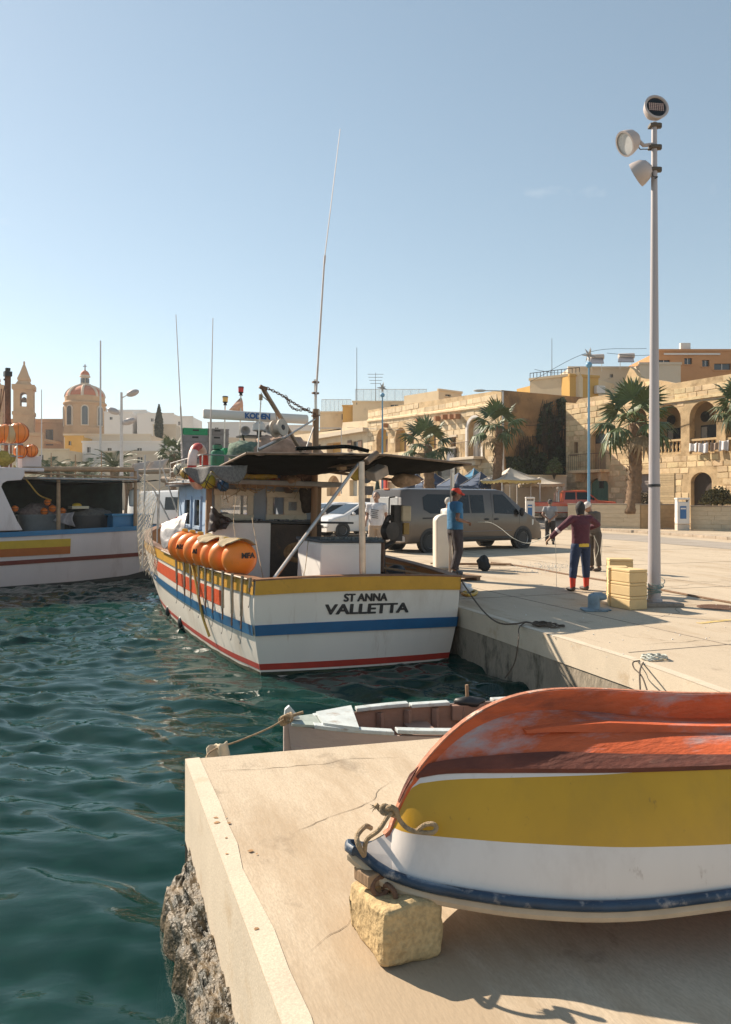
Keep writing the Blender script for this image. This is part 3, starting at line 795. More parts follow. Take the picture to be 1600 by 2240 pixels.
    tubes = [(385,1228,385,1305),(403,1232,402,1312),(417,1238,415,1318),(436,1240,434,1328),(450,1245,448,1336),(467,1250,464,1346),(487,1255,486,1360),(508,1262,507,1375),(530,1270,529,1385),(553,1272,552,1300)]
    for x0, y0, x1, y1 in tubes:
        # find u at the gunwale for this column
        best = min((abs((lambda w: CX+F*w.x/w.y)(bw(skin(u, sh(u)-0.1, -1, 0.06))) - (x0+x1)/2), u) for u in [i*0.02 for i in range(0, 420)])[1]
        p = skin(best, sh(best)+0.05, -1, 0.06); L_ = (y1-y0)/F*bw(p).y
        q = skin(best, sh(best)+0.05-L_*0.78, -1, 0.07)
        b = MB(); b.tube([p, q], 0.021, 8); o = b.build('rod_tube', m_tube, root, smooth=True)
        b = MB(); b.tube([q, q + Vector((0,0,-L_*0.16))], 0.012, 6); b.box(q + Vector((0,0,-L_*0.2)), (0.02,0.02,0.05)); b.build('swivel', m_rusty, o)
        b = MB(); e = q + Vector((0,0,-L_*0.2)); b.tube(spline([e, e+Vector((0.008,0,-0.1)), e+Vector((0,0.01,-0.2)), e+Vector((-0.004,0.03,-0.235)), e+Vector((-0.004,0.04,-0.21))], 4), 0.003, 5); b.build('hook_line', m_wire, o)
    b = MB()
    for u in np.arange(0.9, 4.2, 0.3): pass
    b.tube([skin(u, sh(u)+0.015, -1, 0.05) for u in np.arange(0.1, 5.0, 0.3)], 0.016, 6); b.build('side_rail', m_tube, root, smooth=True)
    # yellow hose loop over the side
    p0 = skin(2.3, sh(2.3)+0.05, -1, 0.05)
    pts = [bl(463,1240,2.35), bl(455,1275,2.15), bl(452,1320,2.0), bl(458,1360,1.9), bl(474,1396,1.75)]
    pts = [Vector((min(p.x, skin(p.y, p.z, -1, 0.05).x), p.y, p.z)) for p in pts]
    b = MB(); b.tube(spline(pts, 6), 0.022, 8); b.build('hose', mat('yellow_hose', (0.55,0.33,0.06), 0.5, 0.15, 8), root, smooth=True)
    # hull fittings near the bow quarter
    for px, py, u in ((391,1358,4.2),(366,1336,5.7)):
        p = skin(u, BV(-1.75).px(px, py)[1], -1, 0.02)
        b = MB(); b.ell(p, (0.05,0.09,0.11)); b.build('exhaust_outlet', m_black, root, smooth=True)
    # -------------------------------------------------- wheelhouse
    m_blw = mat('pale_blue_wall', (0.36,0.47,0.62), 0.55, 0.10, 2, 0.06, 20, dirt=(0.25,0.2,0.17), dscale=3, damt=0.5, dthr=0.56)
    m_blg = mat('blue_grey_wall', (0.26,0.30,0.36), 0.6, 0.14, 2, 0.06, 20, dirt=(0.16,0.12,0.09), dscale=3, damt=0.6, dthr=0.54)
    m_frame = mat('cream_window_frame', (0.60,0.52,0.40), 0.5, 0.1, 5, dirt=(0.28,0.2,0.12), dscale=10, damt=0.5)
    U0, U1, V0, V1, ZD, ZR = 4.2, 7.35, -1.33, 0.86, -0.05, 1.88
    PA = BP(U0)
    def rect(x0, y0, x1, y1):
        a = PA.px(x0, (y0+y1)/2)[0]; c = PA.px(x1, (y0+y1)/2)[0]; xm = (x0+x1)/2
        return a, PA.px(xm, y1)[1], c, PA.px(xm, y0)[1]
    w1, w2 = rect(465,1072,550,1140), rect(580,1075,666,1138)
    v, f = wall_mesh([(V0,ZD),(V1,ZD),(V1,ZR),(V0,ZR)], [[(w[0],w[1]),(w[2],w[1]),(w[2],w[3]),(w[0],w[3])] for w in (w1, w2)], 0.06)
    b = MB(); b.add([(x, U0+y, z) for x, y, z in v], f)
    house = b.build('wheelhouse', m_blg, root)
    b = MB()
    b.add([(V0,U0,ZD),(V0,U1,ZD),(V0,U1,ZR),(V0,U0,ZR)], [(0,1,2,3)]); b.build('port_wall', m_blw, house)
    b = MB(); b.add([(V1,U0,ZD),(V1,U1,ZD),(V1,U1,ZR),(V1,U0,ZR),(V0,U1,ZD),(V0,U1,1.1),(V1,U1,1.1)], [(0,1,2,3),(4,1,6,5)])
    b.build('starboard_wall', m_blg, house)
    for w, open_ in ((w1, False), (w2, True)):
        a0, z0, a1, z1 = w; t = 0.115
        fr = MB()
        for c, d in (((( a0+a1)/2, U0-0.012, z1-t/2), (a1-a0+.03, 0.06, t)), (((a0+a1)/2, U0-0.012, z0+t/2), (a1-a0+.03, 0.06, t)),
                     ((a0+t/2, U0-0.014, (z0+z1)/2), (t, 0.058, z1-z0-2*t)), ((a1-t/2, U0-0.014, (z0+z1)/2), (t, 0.058, z1-z0-2*t))):
            fr.box(c, d)
        if open_:
            am = a0 + (a1-a0)*0.42
            for c, d in ((((am+a1-t)/2, U0-0.03, z1-t-0.04),(a1-t-am, 0.05, 0.08)), (((am+a1-t)/2, U0-0.03, z0+t+0.04),(a1-t-am, 0.05, 0.08)),
                         ((am+0.045, U0-0.031, (z0+z1)/2),(0.09, 0.05, z1-z0-2*t)), ((a1-t-0.04, U0-0.031, (z0+z1)/2),(0.08, 0.05, z1-z0-2*t-0.16))):
                fr.box(c, d)
        fo = fr.build('window', m_frame, house, bevel=0.008)
        g = MB(); g.box(((a0+a1)/2 if not open_ else (a0+a1)/2+0.17, U0+0.01, (z0+z1)/2), ((a1-a0-2*t) if not open_ else (a1-a0)*0.42, 0.008, z1-z0-2*t))
        gm = mat('wheelhouse_glass', (0.5,0.5,0.5), 0.05, 0.05, 2, alpha=0.28)
        g.build('pane', gm, fo)
    # front windows of the wheelhouse, seen through the aft ones, let the light in
    b = MB()
    for a in (V0+0.02, V0+0.72, V0+1.42, V1-0.05): b.box((a, U1, 1.45), (0.07, 0.05, 0.72))
    b.box(((V0+V1)/2, U1+0.002, 1.14), (V1-V0, 0.046, 0.08)); b.build('front_window_frame', m_frame, house)
    # instrument desk and a skipper's seat inside
    b = MB(); b.box((-0.3, U1-0.3, 0.95), (1.9, 0.5, 0.25)); b.box((-0.9, U1-0.3, 1.2), (0.35, 0.2, 0.3)); b.box((-0.2, U1-0.25, 1.18), (0.3, 0.2, 0.25)); b.build('instrument_desk', m_dark, house, bevel=0.02)
    b = MB(); b.box((-0.75, 5.4, 0.9), (0.42, 0.12, 0.5)); b.ell((-0.75,5.38,1.22), (0.17,0.1,0.14)); b.build('helm_seat', mat('seat_brown', (0.2,0.12,0.08), 0.6), house, bevel=0.03)
    # side wall window, door and trim
    for u0, u1, z0, z1 in ((4.75,5.35,1.05,1.62),(5.75,6.45,1.05,1.62)):
        b = MB(); 
        for c, d in (((V0-0.012,(u0+u1)/2,z1),(0.05,u1-u0+.1,0.07)),((V0-0.012,(u0+u1)/2,z0),(0.05,u1-u0+.1,0.07)),((V0-0.013,u0,(z0+z1)/2),(0.048,0.07,z1-z0-.07)),((V0-0.013,u1,(z0+z1)/2),(0.048,0.07,z1-z0-.07))): b.box(c, d)
        fo = b.build('side_window', m_blw, house, bevel=0.008)
        b = MB(); b.box((V0-0.004,(u0+u1)/2,(z0+z1)/2),(0.012,u1-u0-.05,z1-z0-.05)); b.build('pane', m_glass, fo)
    b = MB(); b.box((V0+0.02, U0-0.005, (ZD+ZR)/2), (0.10, 0.09, ZR-ZD-0.01)); b.build('corner_post', m_wood, house, bevel=0.01)
    b = MB(); b.box((V1-0.03, U0-0.005, (ZD+ZR)/2), (0.10, 0.09, ZR-ZD-0.01)); b.build('corner_post', m_wood, house, bevel=0.01)
    # roof
    b = MB(); b.box(((V0+V1)/2, (U0+U1)/2-0.1, ZR+0.045), (V1-V0+0.5, U1-U0+0.9, 0.09)); b.build('house_roof', mat('grey_roof_edge', (0.3,0.3,0.31), 0.6, 0.2, 4, 0.1, 20), house, bevel=0.02)
    # lower aft casing: white panel, dark rust-stained panel
    za = PA.px(575,1143)[1]
    a = PA.px(452,1200)[0]; c = PA.px(577,1200)[0]; e = PA.px(688,1200)[0]
    b = MB(); b.box(((a+c)/2, U0-0.22, (ZD+za)/2), (c-a, 0.40, za-ZD)); b.build('aft_casing', m_white, house, bevel=0.02)
    m_rd = mat('scorched_panel', (0.055,0.038,0.028), 0.7, 0.4, 3, 0.3, 30, dirt=(0.18,0.10,0.05), dscale=3.5, damt=0.7, dthr=0.58)
    b = MB(); b.box(((c+e)/2, U0-0.20, (ZD+za)/2-0.01), (e-c-0.004, 0.36, za-ZD-0.03)); fd = b.build('engine_hatch', m_rd, house, bevel=0.015)
    q = PA.px(637,1205); mtx = Euler((R(90),0,0)).to_matrix()
    b = MB(); b.lathe([(0.12,0),(0.145,0.012),(0.20,0.012),(0.225,0)], 28, mtx @ Matrix.Diagonal((1.25,0.85,1)), (q[0], U0-0.383, q[1]), cap=False); b.build('rust_ring', mat('rust_ring', (0.27,0.15,0.06), 0.8, 0.4, 12, 0.4, 50), fd)
    b = MB(); b.box(((c+e)/2-0.02, U0-0.2, za+0.012), (e-c+1.3, 0.44, 0.035)); b.build('shelf', m_black, house)
    rg = random.Random(6); b = MB()
    for k in range(26): b.box((lerp(c-0.3, e, rg.random()), U0-0.28+rg.uniform(-.1,.1), za+0.045), (rg.uniform(.03,.09), rg.uniform(.03,.1), rg.uniform(.02,.05)), rg.random()*3)
    b.build('shelf_clutter', mat('clutter', (0.10,0.10,0.11), 0.6, 0.6, 14, rnd=0.3), house)
    # -------------------------------------------------- roof gear
    zr = ZR + 0.09
    m_net = mat('net_heap', (0.14,0.08,0.055), 0.9, 0.5, 14, 0.9, 50)
    # rail round the roof
    b = MB()
    for zz in (0.22, 0.42): b.tube([(V0-0.2,U0-0.45,zr+zz),(V0-0.2,U1,zr+zz)], 0.012, 6); b.tube([(V0-0.2,U0-0.45,zr+zz),(V1,U0-0.45,zr+zz)], 0.012, 6)
    for k in range(5): b.tube([(V0-0.2, lerp(U0-0.45,U1,k/4), zr),(V0-0.2, lerp(U0-0.45,U1,k/4), zr+0.43)], 0.012, 6)
    b.build('roof_rail', m_steel, root)
    # mast with whip antenna
    U = 3.75
    a, c = bl(684,1250,U), bl(684,893,U)
    b = MB(); b.tube([a, c], 0.062, 12); mast = b.build('mast', mat('mast_wood', (0.27,0.15,0.075), 0.6, 0.2, 5, 0.2, 40, stretch=(1,1,0.12)), root, smooth=True)
    b = MB(); b.tube([bl(684,905,U), bl(681,828,U)], 0.028, 8); b.tube([bl(688,905,U), bl(688,895,U)], 0.05, 8); b.build('upper_mast', m_steel, mast, smooth=True)
    b = MB(); b.tube([bl(683,870,U-0.06), bl(696,565,U-0.06)], [0.020,0.016], 6); b.tube([bl(696,572,U-0.06), bl(697,555,U-0.06)], 0.02, 6); b.tube([bl(696.5,560,U-0.06), bl(725,275,U-0.06)], [0.010,0.006], 5); b.build('whip_antenna', mat('antenna_white', (0.6,0.5,0.44), 0.5), mast)
    for y in (834, 858, 908): b = MB(); b.box(bl(682,y,U-0.03), (0.12,0.08,0.03)); b.build('mast_bracket', m_rusty, mast)
    # derrick boom, chain, line spool
    b = MB(); b.tube([bl(657,992,3.55), bl(567,852,3.1)], 0.042, 10); boom = b.build('derrick_boom', mat('boom_steel', (0.30,0.22,0.16), 0.45, 0.25, 8, metal=0.6), root, smooth=True)
    b = MB(); b.box(bl(567,850,3.1), (0.14,0.07,0.06), 0, 0, R(25)); b.build('boom_head', m_rusty, boom)
    cp = spline([bl(572,848,3.1), bl(605,863,3.2), bl(640,884,3.4), bl(668,898,3.6), bl(690,906,3.75)], 10)
    b = MB()
    def chain(b, pts, step=0.055, r=0.007):
        L_ = 0; i = 0; pos = []
        acc = 0
        for p, q in zip(pts[:-1], pts[1:]):
            l = (q-p).length; t = acc
            while t < l: pos.append((p.lerp(q, t/l), (q-p).normalized())); t += step
            acc = t - l
        for k, (p, d) in enumerate(pos):
            m = d.to_track_quat('X', 'Z').to_matrix() @ Euler((R(90)*(k % 2), 0, 0)).to_matrix() @ Matrix.Diagonal((1.5, 0.8, 1))
            b.torus(p, step*0.52, r, 8, 4, m)
    chain(b, cp)
    chain(b, spline([bl(618,868,3.2), bl(628,888,3.3), bl(645,896,3.4), bl(668,893,3.55)], 8))
    b.build('chain', m_rusty, boom)
    b = MB(); b.tube([bl(563,860,3.1), bl(558,990,3.1)], 0.012, 6); b.tube([bl(559,985,3.1), bl(620,955,3.3)], 0.03, 8); b.tube([bl(620,955,3.3), bl(682,915,3.7)], 0.02, 8); b.tube([bl(662,985,3.6), bl(682,925,3.75)], 0.014, 6); b.build('stay', m_steel, boom)
    b = MB(); b.tube(spline([bl(566,868,3.1), bl(590,890,3.12), bl(600,925,3.2)], 6), 0.008, 5); b.box(bl(562,870,3.1),(0.06,0.04,0.1)); b.build('tackle', m_rope, boom)
    mt = Euler((R(82),0,R(35))).to_matrix()
    b = MB(); b.lathe([(0.05,-0.10),(0.155,-0.10),(0.155,-0.07),(0.10,-0.06),(0.10,0.06),(0.155,0.07),(0.155,0.10),(0.05,0.10)], 24, mt, bl(603,937,3.2), cap=False)
    sp = b.build('line_spool', mat('spool_cream', (0.5,0.42,0.34), 0.6, 0.2, 8), boom, smooth=True)
    b = MB(); b.lathe([(0.02,-0.11),(0.05,-0.105),(0.05,0.105),(0.02,0.11)], 12, mt, bl(603,937,3.2)); b.build('spool_hub', m_black, sp)
    # radar scanner with maker's name
    U = 5.6; a, c = bl(437,907,U), bl(667,915,U); d = c - a; ry = math.atan2(-(c.z-a.z), c.x-a.x)
    m_rad = mat('radar_white', (0.66,0.61,0.55), 0.45, 0.05, 3)
    b = MB(); L_ = (c-a).length; n = 14
    prof = [(0.055*math.cos(t)*1.0, 0.10*math.sin(t)) for t in [2*math.pi*k/n for k in range(n)]]
    b.loft([[Vector((x, y*k, z*k)) for y, z in prof] for x, k in ((-L_/2,0.8),(-L_/2+0.02,1),(L_/2-0.02,1),(L_/2,0.8))])
    rad = b.build('radar_scanner', m_rad, root, smooth=True); rad.location = (a+c)/2; rad.rotation_euler = (0, ry, 0)
    tx = text_part('maker_name', 'KODEN', 0.155, mat('koden_blue', (0.015,0.10,0.28), 0.5), rad, (0.0,-0.06,0.0), (R(90),0,0), 0.003, 0.008)
    tx.location.x = 0.0
    b = MB(); b.lathe([(0.12,-0.30),(0.14,-0.28),(0.13,-0.16),(0.06,-0.10)], 18, None, (0.05,0,0)); b.build('radar_gearbox', m_rad, rad, smooth=True)
    b = MB(); b.tube([(0.05,0,-0.3),(0.05,0,-0.95)], 0.05, 10); b.box((0.05,0,-0.42),(0.85,0.5,0.03)); b.tube([(-0.3,0,-0.42),(-0.05,0,-1.0)],0.02,6); b.tube([(0.4,0,-0.42),(0.12,0,-1.0)],0.02,6); b.build('radar_stand', m_black, rad)
    # horn, floodlights on the stand
    for x, y in ((530,944),(580,940)):
        b = MB(); mt = Euler((R(85),0,R(10 if x > 550 else -10))).to_matrix()
        b.lathe([(0.03,-0.16),(0.05,-0.02),(0.075,0.05),(0.10,0.08),(0.085,0.08),(0.03,-0.02)], 16, mt, bl(x,y,5.3)); b.build('horn', mat('horn_grey', (0.4,0.36,0.33), 0.5), root, smooth=True)
    # masthead lamps on thin poles
    for x, y0, y1, col, nm in ((485,873,1000,(0.75,0.42,0.10),'amber_lamp'), (519,851,1000,(0.55,0.02,0.02),'red_lamp')):
        b = MB(); b.tube([bl(x,y1,6.3), bl(x,y0+14,6.3)], 0.016, 6); pole = b.build('lamp_pole', m_steel, root)
        q = bl(x,y0+14,6.3)
        b = MB(); b.lathe([(0.045,0),(0.03,0.04),(0.06,0.07)], 12, None, q); b.lathe([(0.065,0.165),(0.06,0.19)], 12, None, q); b.build('lamp_base', m_black, pole)
        b = MB(); b.lathe([(0.055,0.07),(0.06,0.165)], 12, None, q); b.build(nm, mat(nm, col, 0.25, 0.05), pole)
    b = MB(); a = bl(520,868,6.3); c = bl(527,900,6.3); e = bl(492,898,6.25)
    b.grid(lambda s, t: (a.lerp(e, s)).lerp(a.lerp(c, s), t) + Vector((0, 0.05*math.sin(s*5+t*3), 0)), 10, 8)
    b.build('pennant', mat('faded_pennant', (0.62,0.35,0.24), 0.8, 0.2, 6, dirt=(0.7,0.6,0.5), dscale=9), root)
    # whip aerials on the wheelhouse roof
    for p, q, u in (((395,1000),(373,690),6.8), ((454,1030),(454,697),5.0)):
        b = MB(); s_, t_ = bl(*p,u), bl(*q,u); b.tube([s_, s_.lerp(t_,0.35)], [0.024,0.02], 6); b.tube([s_.lerp(t_,0.34), t_], [0.013,0.007], 5); b.build('whip_antenna', mat('antenna_white', (0.6,0.5,0.44)), root)
    # heap of nets and folded awnings on the roof
    from mathutils import noise
    def heap(name, c, r, m, seed, k=0.35, n=24):
        b = MB(); b.ell((0,0,0), r, n, 14)
        b.v = [tuple(Vector(v)*(1 + k*noise.fractal(Vector(v)*3.2+Vector((seed*3.1,0,0)), 1, 2, 3))) for v in b.v]
        o = b.build(name, m, root, smooth=True, auto=False); o.location = c; return o
    heap('folded_awning', bl(615,985,5.0), (0.75,0.4,0.30), mat('awning_tan', (0.36,0.23,0.16), 0.85, 0.3, 6, 0.5, 20, dirt=(0.10,0.14,0.11), dscale=2.5, damt=0.9), 1)
    heap('net_heap', bl(545,990,5.2), (0.5,0.35,0.22), mat('net_green', (0.10,0.15,0.11), 0.9, 0.5, 12, 0.8, 40, dirt=(0.45,0.3,0.22), dscale=3, damt=0.9), 2)
    heap('net_heap', bl(640,1040,4.0), (0.42,0.22,0.17), m_net, 3, 0.5)
    heap('net_heap', bl(668,1075,3.9), (0.16,0.14,0.35), mat('net_dark', (0.05,0.04,0.03), 0.9, 0.5, 14, 0.9, 40), 4, 0.5)
    heap('rag_bundle', bl(626,1062,3.95), (0.12,0.10,0.16), mat('rag_brown', (0.10,0.07,0.055), 0.9, 0.4, 10, 0.6, 40), 5, 0.4)
    rgh = random.Random(12); cols = [(0.30,0.20,0.13),(0.45,0.38,0.30),(0.12,0.08,0.06),(0.35,0.08,0.05),(0.10,0.13,0.16),(0.40,0.28,0.10)]
    for i in range(16):
        x = 455 + i*15 + rgh.uniform(-6,6); cc = cols[i % 6]
        hp = heap('gear_bundle', bl(x, 1052+rgh.uniform(-10,8), 3.85+rgh.uniform(-.1,.5)), (rgh.uniform(.09,.2), rgh.uniform(.08,.14), rgh.uniform(.06,.13)), mat('gear_%d' % (i % 6), cc, 0.9, 0.4, 12, 0.7, 45), 20+i, 0.55, 18)
        b = MB()
        for k in range(2): b.torus((0,0,0), 0.13+.03*k, 0.008, 18, 4, Euler((R(70+rgh.uniform(-30,30)),R(rgh.uniform(-40,40)),rgh.random()*3)).to_matrix())
        b.build('lashing', m_rope, hp)
    b = MB()
    for i in range(12):
        x0 = rgh.uniform(450,670); p0 = bl(x0, 1046, 3.75); b.tube(spline([p0, p0+Vector((rgh.uniform(-.15,.15),-.05,-rgh.uniform(.1,.3))), p0+Vector((rgh.uniform(-.2,.2),-.02,-rgh.uniform(0.0,.5)))], 5), 0.008, 5)
    b.build('dangling_lines', m_rope, root)
    # yellow tarpaulin roll, spars under the roof edge
    b = MB(); b.tube([bl(497,1048,3.85), bl(572,1042,3.85)], 0.10, 12); b.tube([bl(570,1042,3.85), bl(600,1043,3.85)], 0.07, 10); b.build('yellow_tarpaulin_roll', mat('tarp_yellow', (0.50,0.33,0.05), 0.6, 0.25, 8, 0.4, 20, dirt=(0.6,0.55,0.4), dscale=5), root, smooth=True)
    b = MB(); b.tube([bl(355,1064,3.9), bl(470,1060,3.9)], 0.014, 6); b.tube([bl(470,1058,3.75), bl(690,1064,3.75)], 0.03, 8); b.tube([bl(515,1062,3.8), bl(575,1064,3.8)], 0.05, 4); b.build('spar', m_wood, root)
    # -------------------------------------------------- canopy
    m_shade = mat('black_shade_cloth', (0.008,0.009,0.008), 0.9, 0.4, 5, 0.5, 60, spec=0.08)
    nl, nr, fl, fr_ = bl(533,998,0.5), bl(1025,1011,0.35), bl(455,1035,4.2), bl(915,1026,4.4)
    mid_n = bl(838,995,0.4)
    def cloth(name, A, B, Cc, D, sag, seed, n=26):
        b = MB()
        def fn(s, t):
            p = A.lerp(B, s).lerp(Cc.lerp(D, s), t)
            k = math.sin(math.pi*s)**0.8*math.sin(math.pi*t)**0.8
            z = -sag*k + 0.035*noise.noise((s*6+seed, t*4, 0)) + 0.018*noise.noise((s*17, t*11+seed, 0))
            e = (0.12*noise.noise((s*9, seed, 3.0)) + 0.05*noise.noise((s*31, seed, 5.0)))*(1-t)
            return (p.x, p.y + e, p.z + z)
        b.grid(fn, n, n); return b.build(name, m_shade, root, smooth=True, thick=0.006, auto=False)
    fm = fl.lerp(fr_, 0.58)
    cloth('shade_cloth', nl, mid_n, fl, fm, 0.16, 1)
    cloth('shade_cloth', mid_n + Vector((0.03,0,0.015)), nr, fm + Vector((0.03,0,0.0)), fr_, 0.12, 5)
    # hanging scalloped hem of the shade cloth on the port side
    b = MB(); a, c = bl(398,1028,3.2), bl(533,1020,1.6)
    def hem(s, t):
        p = a.lerp(c, s); drop = (0.05 + 0.24*abs(math.sin(s*math.pi*1.9))) * t
        return (p.x + 0.05*math.sin(s*9), p.y + 0.06*t, p.z - drop)
    b.grid(hem, 30, 6); b.build('shade_hem', mat('grey_shade_net', (0.16,0.15,0.145), 0.85, 0.4, 30, 0.3, 60), root, smooth=True, thick=0.004, auto=False)
    # frame tubes
    fr = MB(); tb = [(nl, mid_n), (mid_n, nr), (fl, fr_), (nr, fr_), (nl, fl), (mid_n, fm)]
    for p, q in tb: fr.tube([p + Vector((0,0,0.012)), q + Vector((0,0,0.012))], 0.019, 8)
    fr.tube([bl(660,1025,2.5), bl(868,1047,2.5)], 0.024, 8); fr.tube([bl(700,1022,1.6), bl(800,1012,0.5)], 0.022, 8); fr.tube([bl(795,1010,0.3), bl(818,990,0.4)], 0.05, 10)
    fr.build('canopy_frame', mat('canopy_tube', (0.22,0.15,0.10), 0.5, 0.3, 8, metal=0.3, dirt=(0.05,0.035,0.025), dscale=6), root, smooth=True)
    # bundles lashed under the frame
    b = MB(); b.box(bl(820,1032,1.0), (0.30,0.22,0.16), 0.3, 0.2, R(-25)); b.build('lashed_box', mat('lashed_box', (0.42,0.36,0.32), 0.6, 0.2, 8), root, bevel=0.02)
    b = MB(); b.box(bl(742,1021,1.2), (0.13,0.12,0.09), 0.2); b.build('small_float', mat('float_tan', (0.38,0.25,0.14), 0.6), root, bevel=0.02)
    b = MB(); mt = Euler((R(80),0,0)).to_matrix(); b.lathe([(0.01,-.04),(0.10,-0.03),(0.10,0.03),(0.01,.04)], 16, mt, bl(774,1036,1.2)); b.build('yellow_disc_float', mat('tarp_yellow', (0.5,0.33,0.05)), root, smooth=True)
    heap('lashed_bundle', bl(880,1045,2.4), (0.26,0.2,0.12), mat('bundle_tan', (0.36,0.25,0.17), 0.9, 0.4, 10, 0.5, 30), 7, 0.4)
    heap('lashed_bundle', bl(742,997,0.6), (0.34,0.1,0.05), m_black, 9, 0.5)
    b = MB(); b.tube(spline([bl(640,990,0.44)+Vector((0,0,.04)), bl(700,988,0.43)+Vector((0,0,.05)), bl(755,986,0.42)+Vector((0,0,.06)), bl(800,990,0.4)+Vector((0,0,.03))], 6), 0.03, 7); b.build('rolled_edge', m_shade, root, smooth=True)
    # stern post, stay strut
    b = MB(); b.tube([bl(792,1257,0.15), bl(785,1010,0.25)], 0.047, 12); b.build('stern_post', mat('aluminium_post', (0.55,0.42,0.32), 0.35, 0.15, 6, metal=0.7), root, smooth=True)
    b = MB(); b.tube([bl(598,1270,0.1), bl(760,1040,0.35), bl(778,1015,0.4), bl(800,1005,0.4)], 0.027, 8); b.build('stay_strut', m_steel, root, smooth=True)
    b = MB(); b.tube([bl(986,1012,3.6), bl(986,1090,3.6), bl(986,1258,3.6)], 0.04, 8); b.build('canopy_post', m_steel, root, smooth=True)
    # -------------------------------------------------- after deck: white hold casing with net rim, hauler, rag bucket
    a, c = bl(700,1200,0.55), bl(833,1200,0.55); z0, z1 = -0.05, bl(760,1187,0.55).z
    b = MB(); b.box(((a.x+c.x)/2, 0.55+0.55, (z0+z1)/2), (c.x-a.x, 1.1, z1-z0)); hold = b.build('hold_casing', m_white, root, bevel=0.03)
    b = MB(); b.box(((a.x+c.x)/2, 1.1, z1+0.02), (c.x-a.x+0.05, 1.14, 0.045)); b.build('casing_lid', mat('lid_blue_black', (0.03,0.045,0.06), 0.6, 0.4, 12), hold, bevel=0.01)
    b = MB(); rg = random.Random(9)
    for k in range(70): 
        x = lerp(a.x, c.x, k/69); b.box((x, 0.56+rg.uniform(-.01,.02), z1+0.06), (0.012,0.02,rg.uniform(.03,.055)), rg.uniform(-.3,.3))
    b.build('hook_rack', mat('hook_rack', (0.08,0.11,0.12), 0.5, 0.6, 20), hold)
    # hauler
    m_mach = mat('machinery_dark', (0.035,0.028,0.024), 0.55, 0.4, 10, 0.3, 40)
    b = MB(); b.tube([bl(838,1255,2.0), bl(838,1160,2.0)], 0.035, 8); b.box(bl(865,1140,2.0), (0.16,0.16,0.62)); b.tube(spline([bl(838,1195,2.0), bl(858,1180,2.0), bl(868,1150,2.0), bl(850,1128,2.0), bl(838,1150,2.0)], 6), 0.05, 8)
    b.lathe([(0.05,-.08),(0.16,-.07),(0.10,0),(0.16,.07),(0.05,.08)], 18, Euler((R(90),0,R(20))).to_matrix(), bl(851,1158,1.9)); b.tube([bl(848,1085,2.0), bl(848,1130,2.0)], 0.012, 6); b.tube([bl(848,1085,2.0), bl(860,1083,2.0)], 0.012, 6)
    ha = b.build('line_hauler', m_mach, root, smooth=True)
    b = MB(); b.box(bl(882,1119,1.95), (0.17,0.20,0.27)); b.build('motor_cover', mat('cover_cream', (0.5,0.40,0.26), 0.5, 0.2, 6, dirt=(0.2,0.12,0.06), dscale=6), ha, bevel=0.02)
    b = MB(); b.box(bl(884,1152,1.95), (0.11,0.12,0.2)); b.build('oil_box', mat('oil_yellow', (0.30,0.17,0.03), 0.5), ha, bevel=0.01)
    b = MB(); b.tube(spline([bl(843,1235,1.9), bl(850,1260,1.2)], 4), 0.02, 6); b.tube([bl(836,1185,1.9), bl(836,1250,1.6)], 0.03, 8); b.build('hauler_leg', m_rusty, ha)
    heap('black_bundle', bl(862,1250,1.5), (0.17,0.12,0.13), m_black, 11, 0.3)
    b = MB(); b.tube([bl(840,1240,1.2), bl(1000,1262,0.3)], 0.02, 6); b.tube([bl(840,1228,2.4), bl(985,1250,1.0)], 0.018, 6); b.build('boat_hook', m_wood, root)
    # dark oilskin hanging on the casing, silver tarpaulin forward
    b = MB(); a, c, d, e = bl(458,1112,3.85), bl(503,1140,3.7), bl(452,1168,3.7), bl(490,1160,3.6)
    b.grid(lambda s, t: a.lerp(c, s).lerp(d.lerp(e, s), t) + Vector((0, -0.06*math.sin(s*7)+0.05*noise.noise((s*5,t*5,2)), 0.04*noise.noise((s*4,t*4,0)))), 14, 14)
    b.build('oilskin', mat('oilskin_dark', (0.045,0.028,0.02), 0.45, 0.3, 6, 0.3, 20), root, smooth=True, thick=0.01, auto=False)
    b = MB(); a, c, d, e = bl(352,1150,5.7), bl(410,1125,5.0), bl(356,1205,5.2), bl(405,1190,4.6)
    b.grid(lambda s, t: a.lerp(c, s).lerp(d.lerp(e, s), t) + Vector((-0.04*math.sin(t*3.1), 0.05*math.sin(s*8+t*2), 0.05*noise.noise((s*5,t*4,1)))), 16, 16)
    b.build('silver_tarpaulin', mat('silver_tarp', (0.30,0.28,0.275), 0.45, 0.35, 5, 0.6, 10, metal=0.2), root, smooth=True, thick=0.01, auto=False)
    # bow rails and white flag staves leaning over the net
    for p, q, r in (((330,1070),(378,1160),0.016), ((350,1025),(385,1125),0.016), ((345,1160),(345,1010),0.014), ((312,1000),(312,1245),0.018), ((342,1085),(342,1270),0.016)):
        b = MB(); b.tube([bl(*p, 7.0), bl(*q, 6.6)], r, 6); b.build('stave', mat('stave_white', (0.55,0.5,0.45), 0.5, 0.2, 8), root)
    # fairlead rollers, rolled canvas and floats on the foredeck frame
    b = MB(); b.tube([bl(300,1036,8.2), bl(420,1030,7.6)], 0.06, 10); b.tube([bl(352,1052,7.6), bl(436,1062,6.6)], 0.07, 10); b.build('canvas_roll', mat('canvas_roll', (0.40,0.30,0.22), 0.85, 0.25, 6, 0.4, 25), root, smooth=True)
    # loose rigging lines
    b = MB()
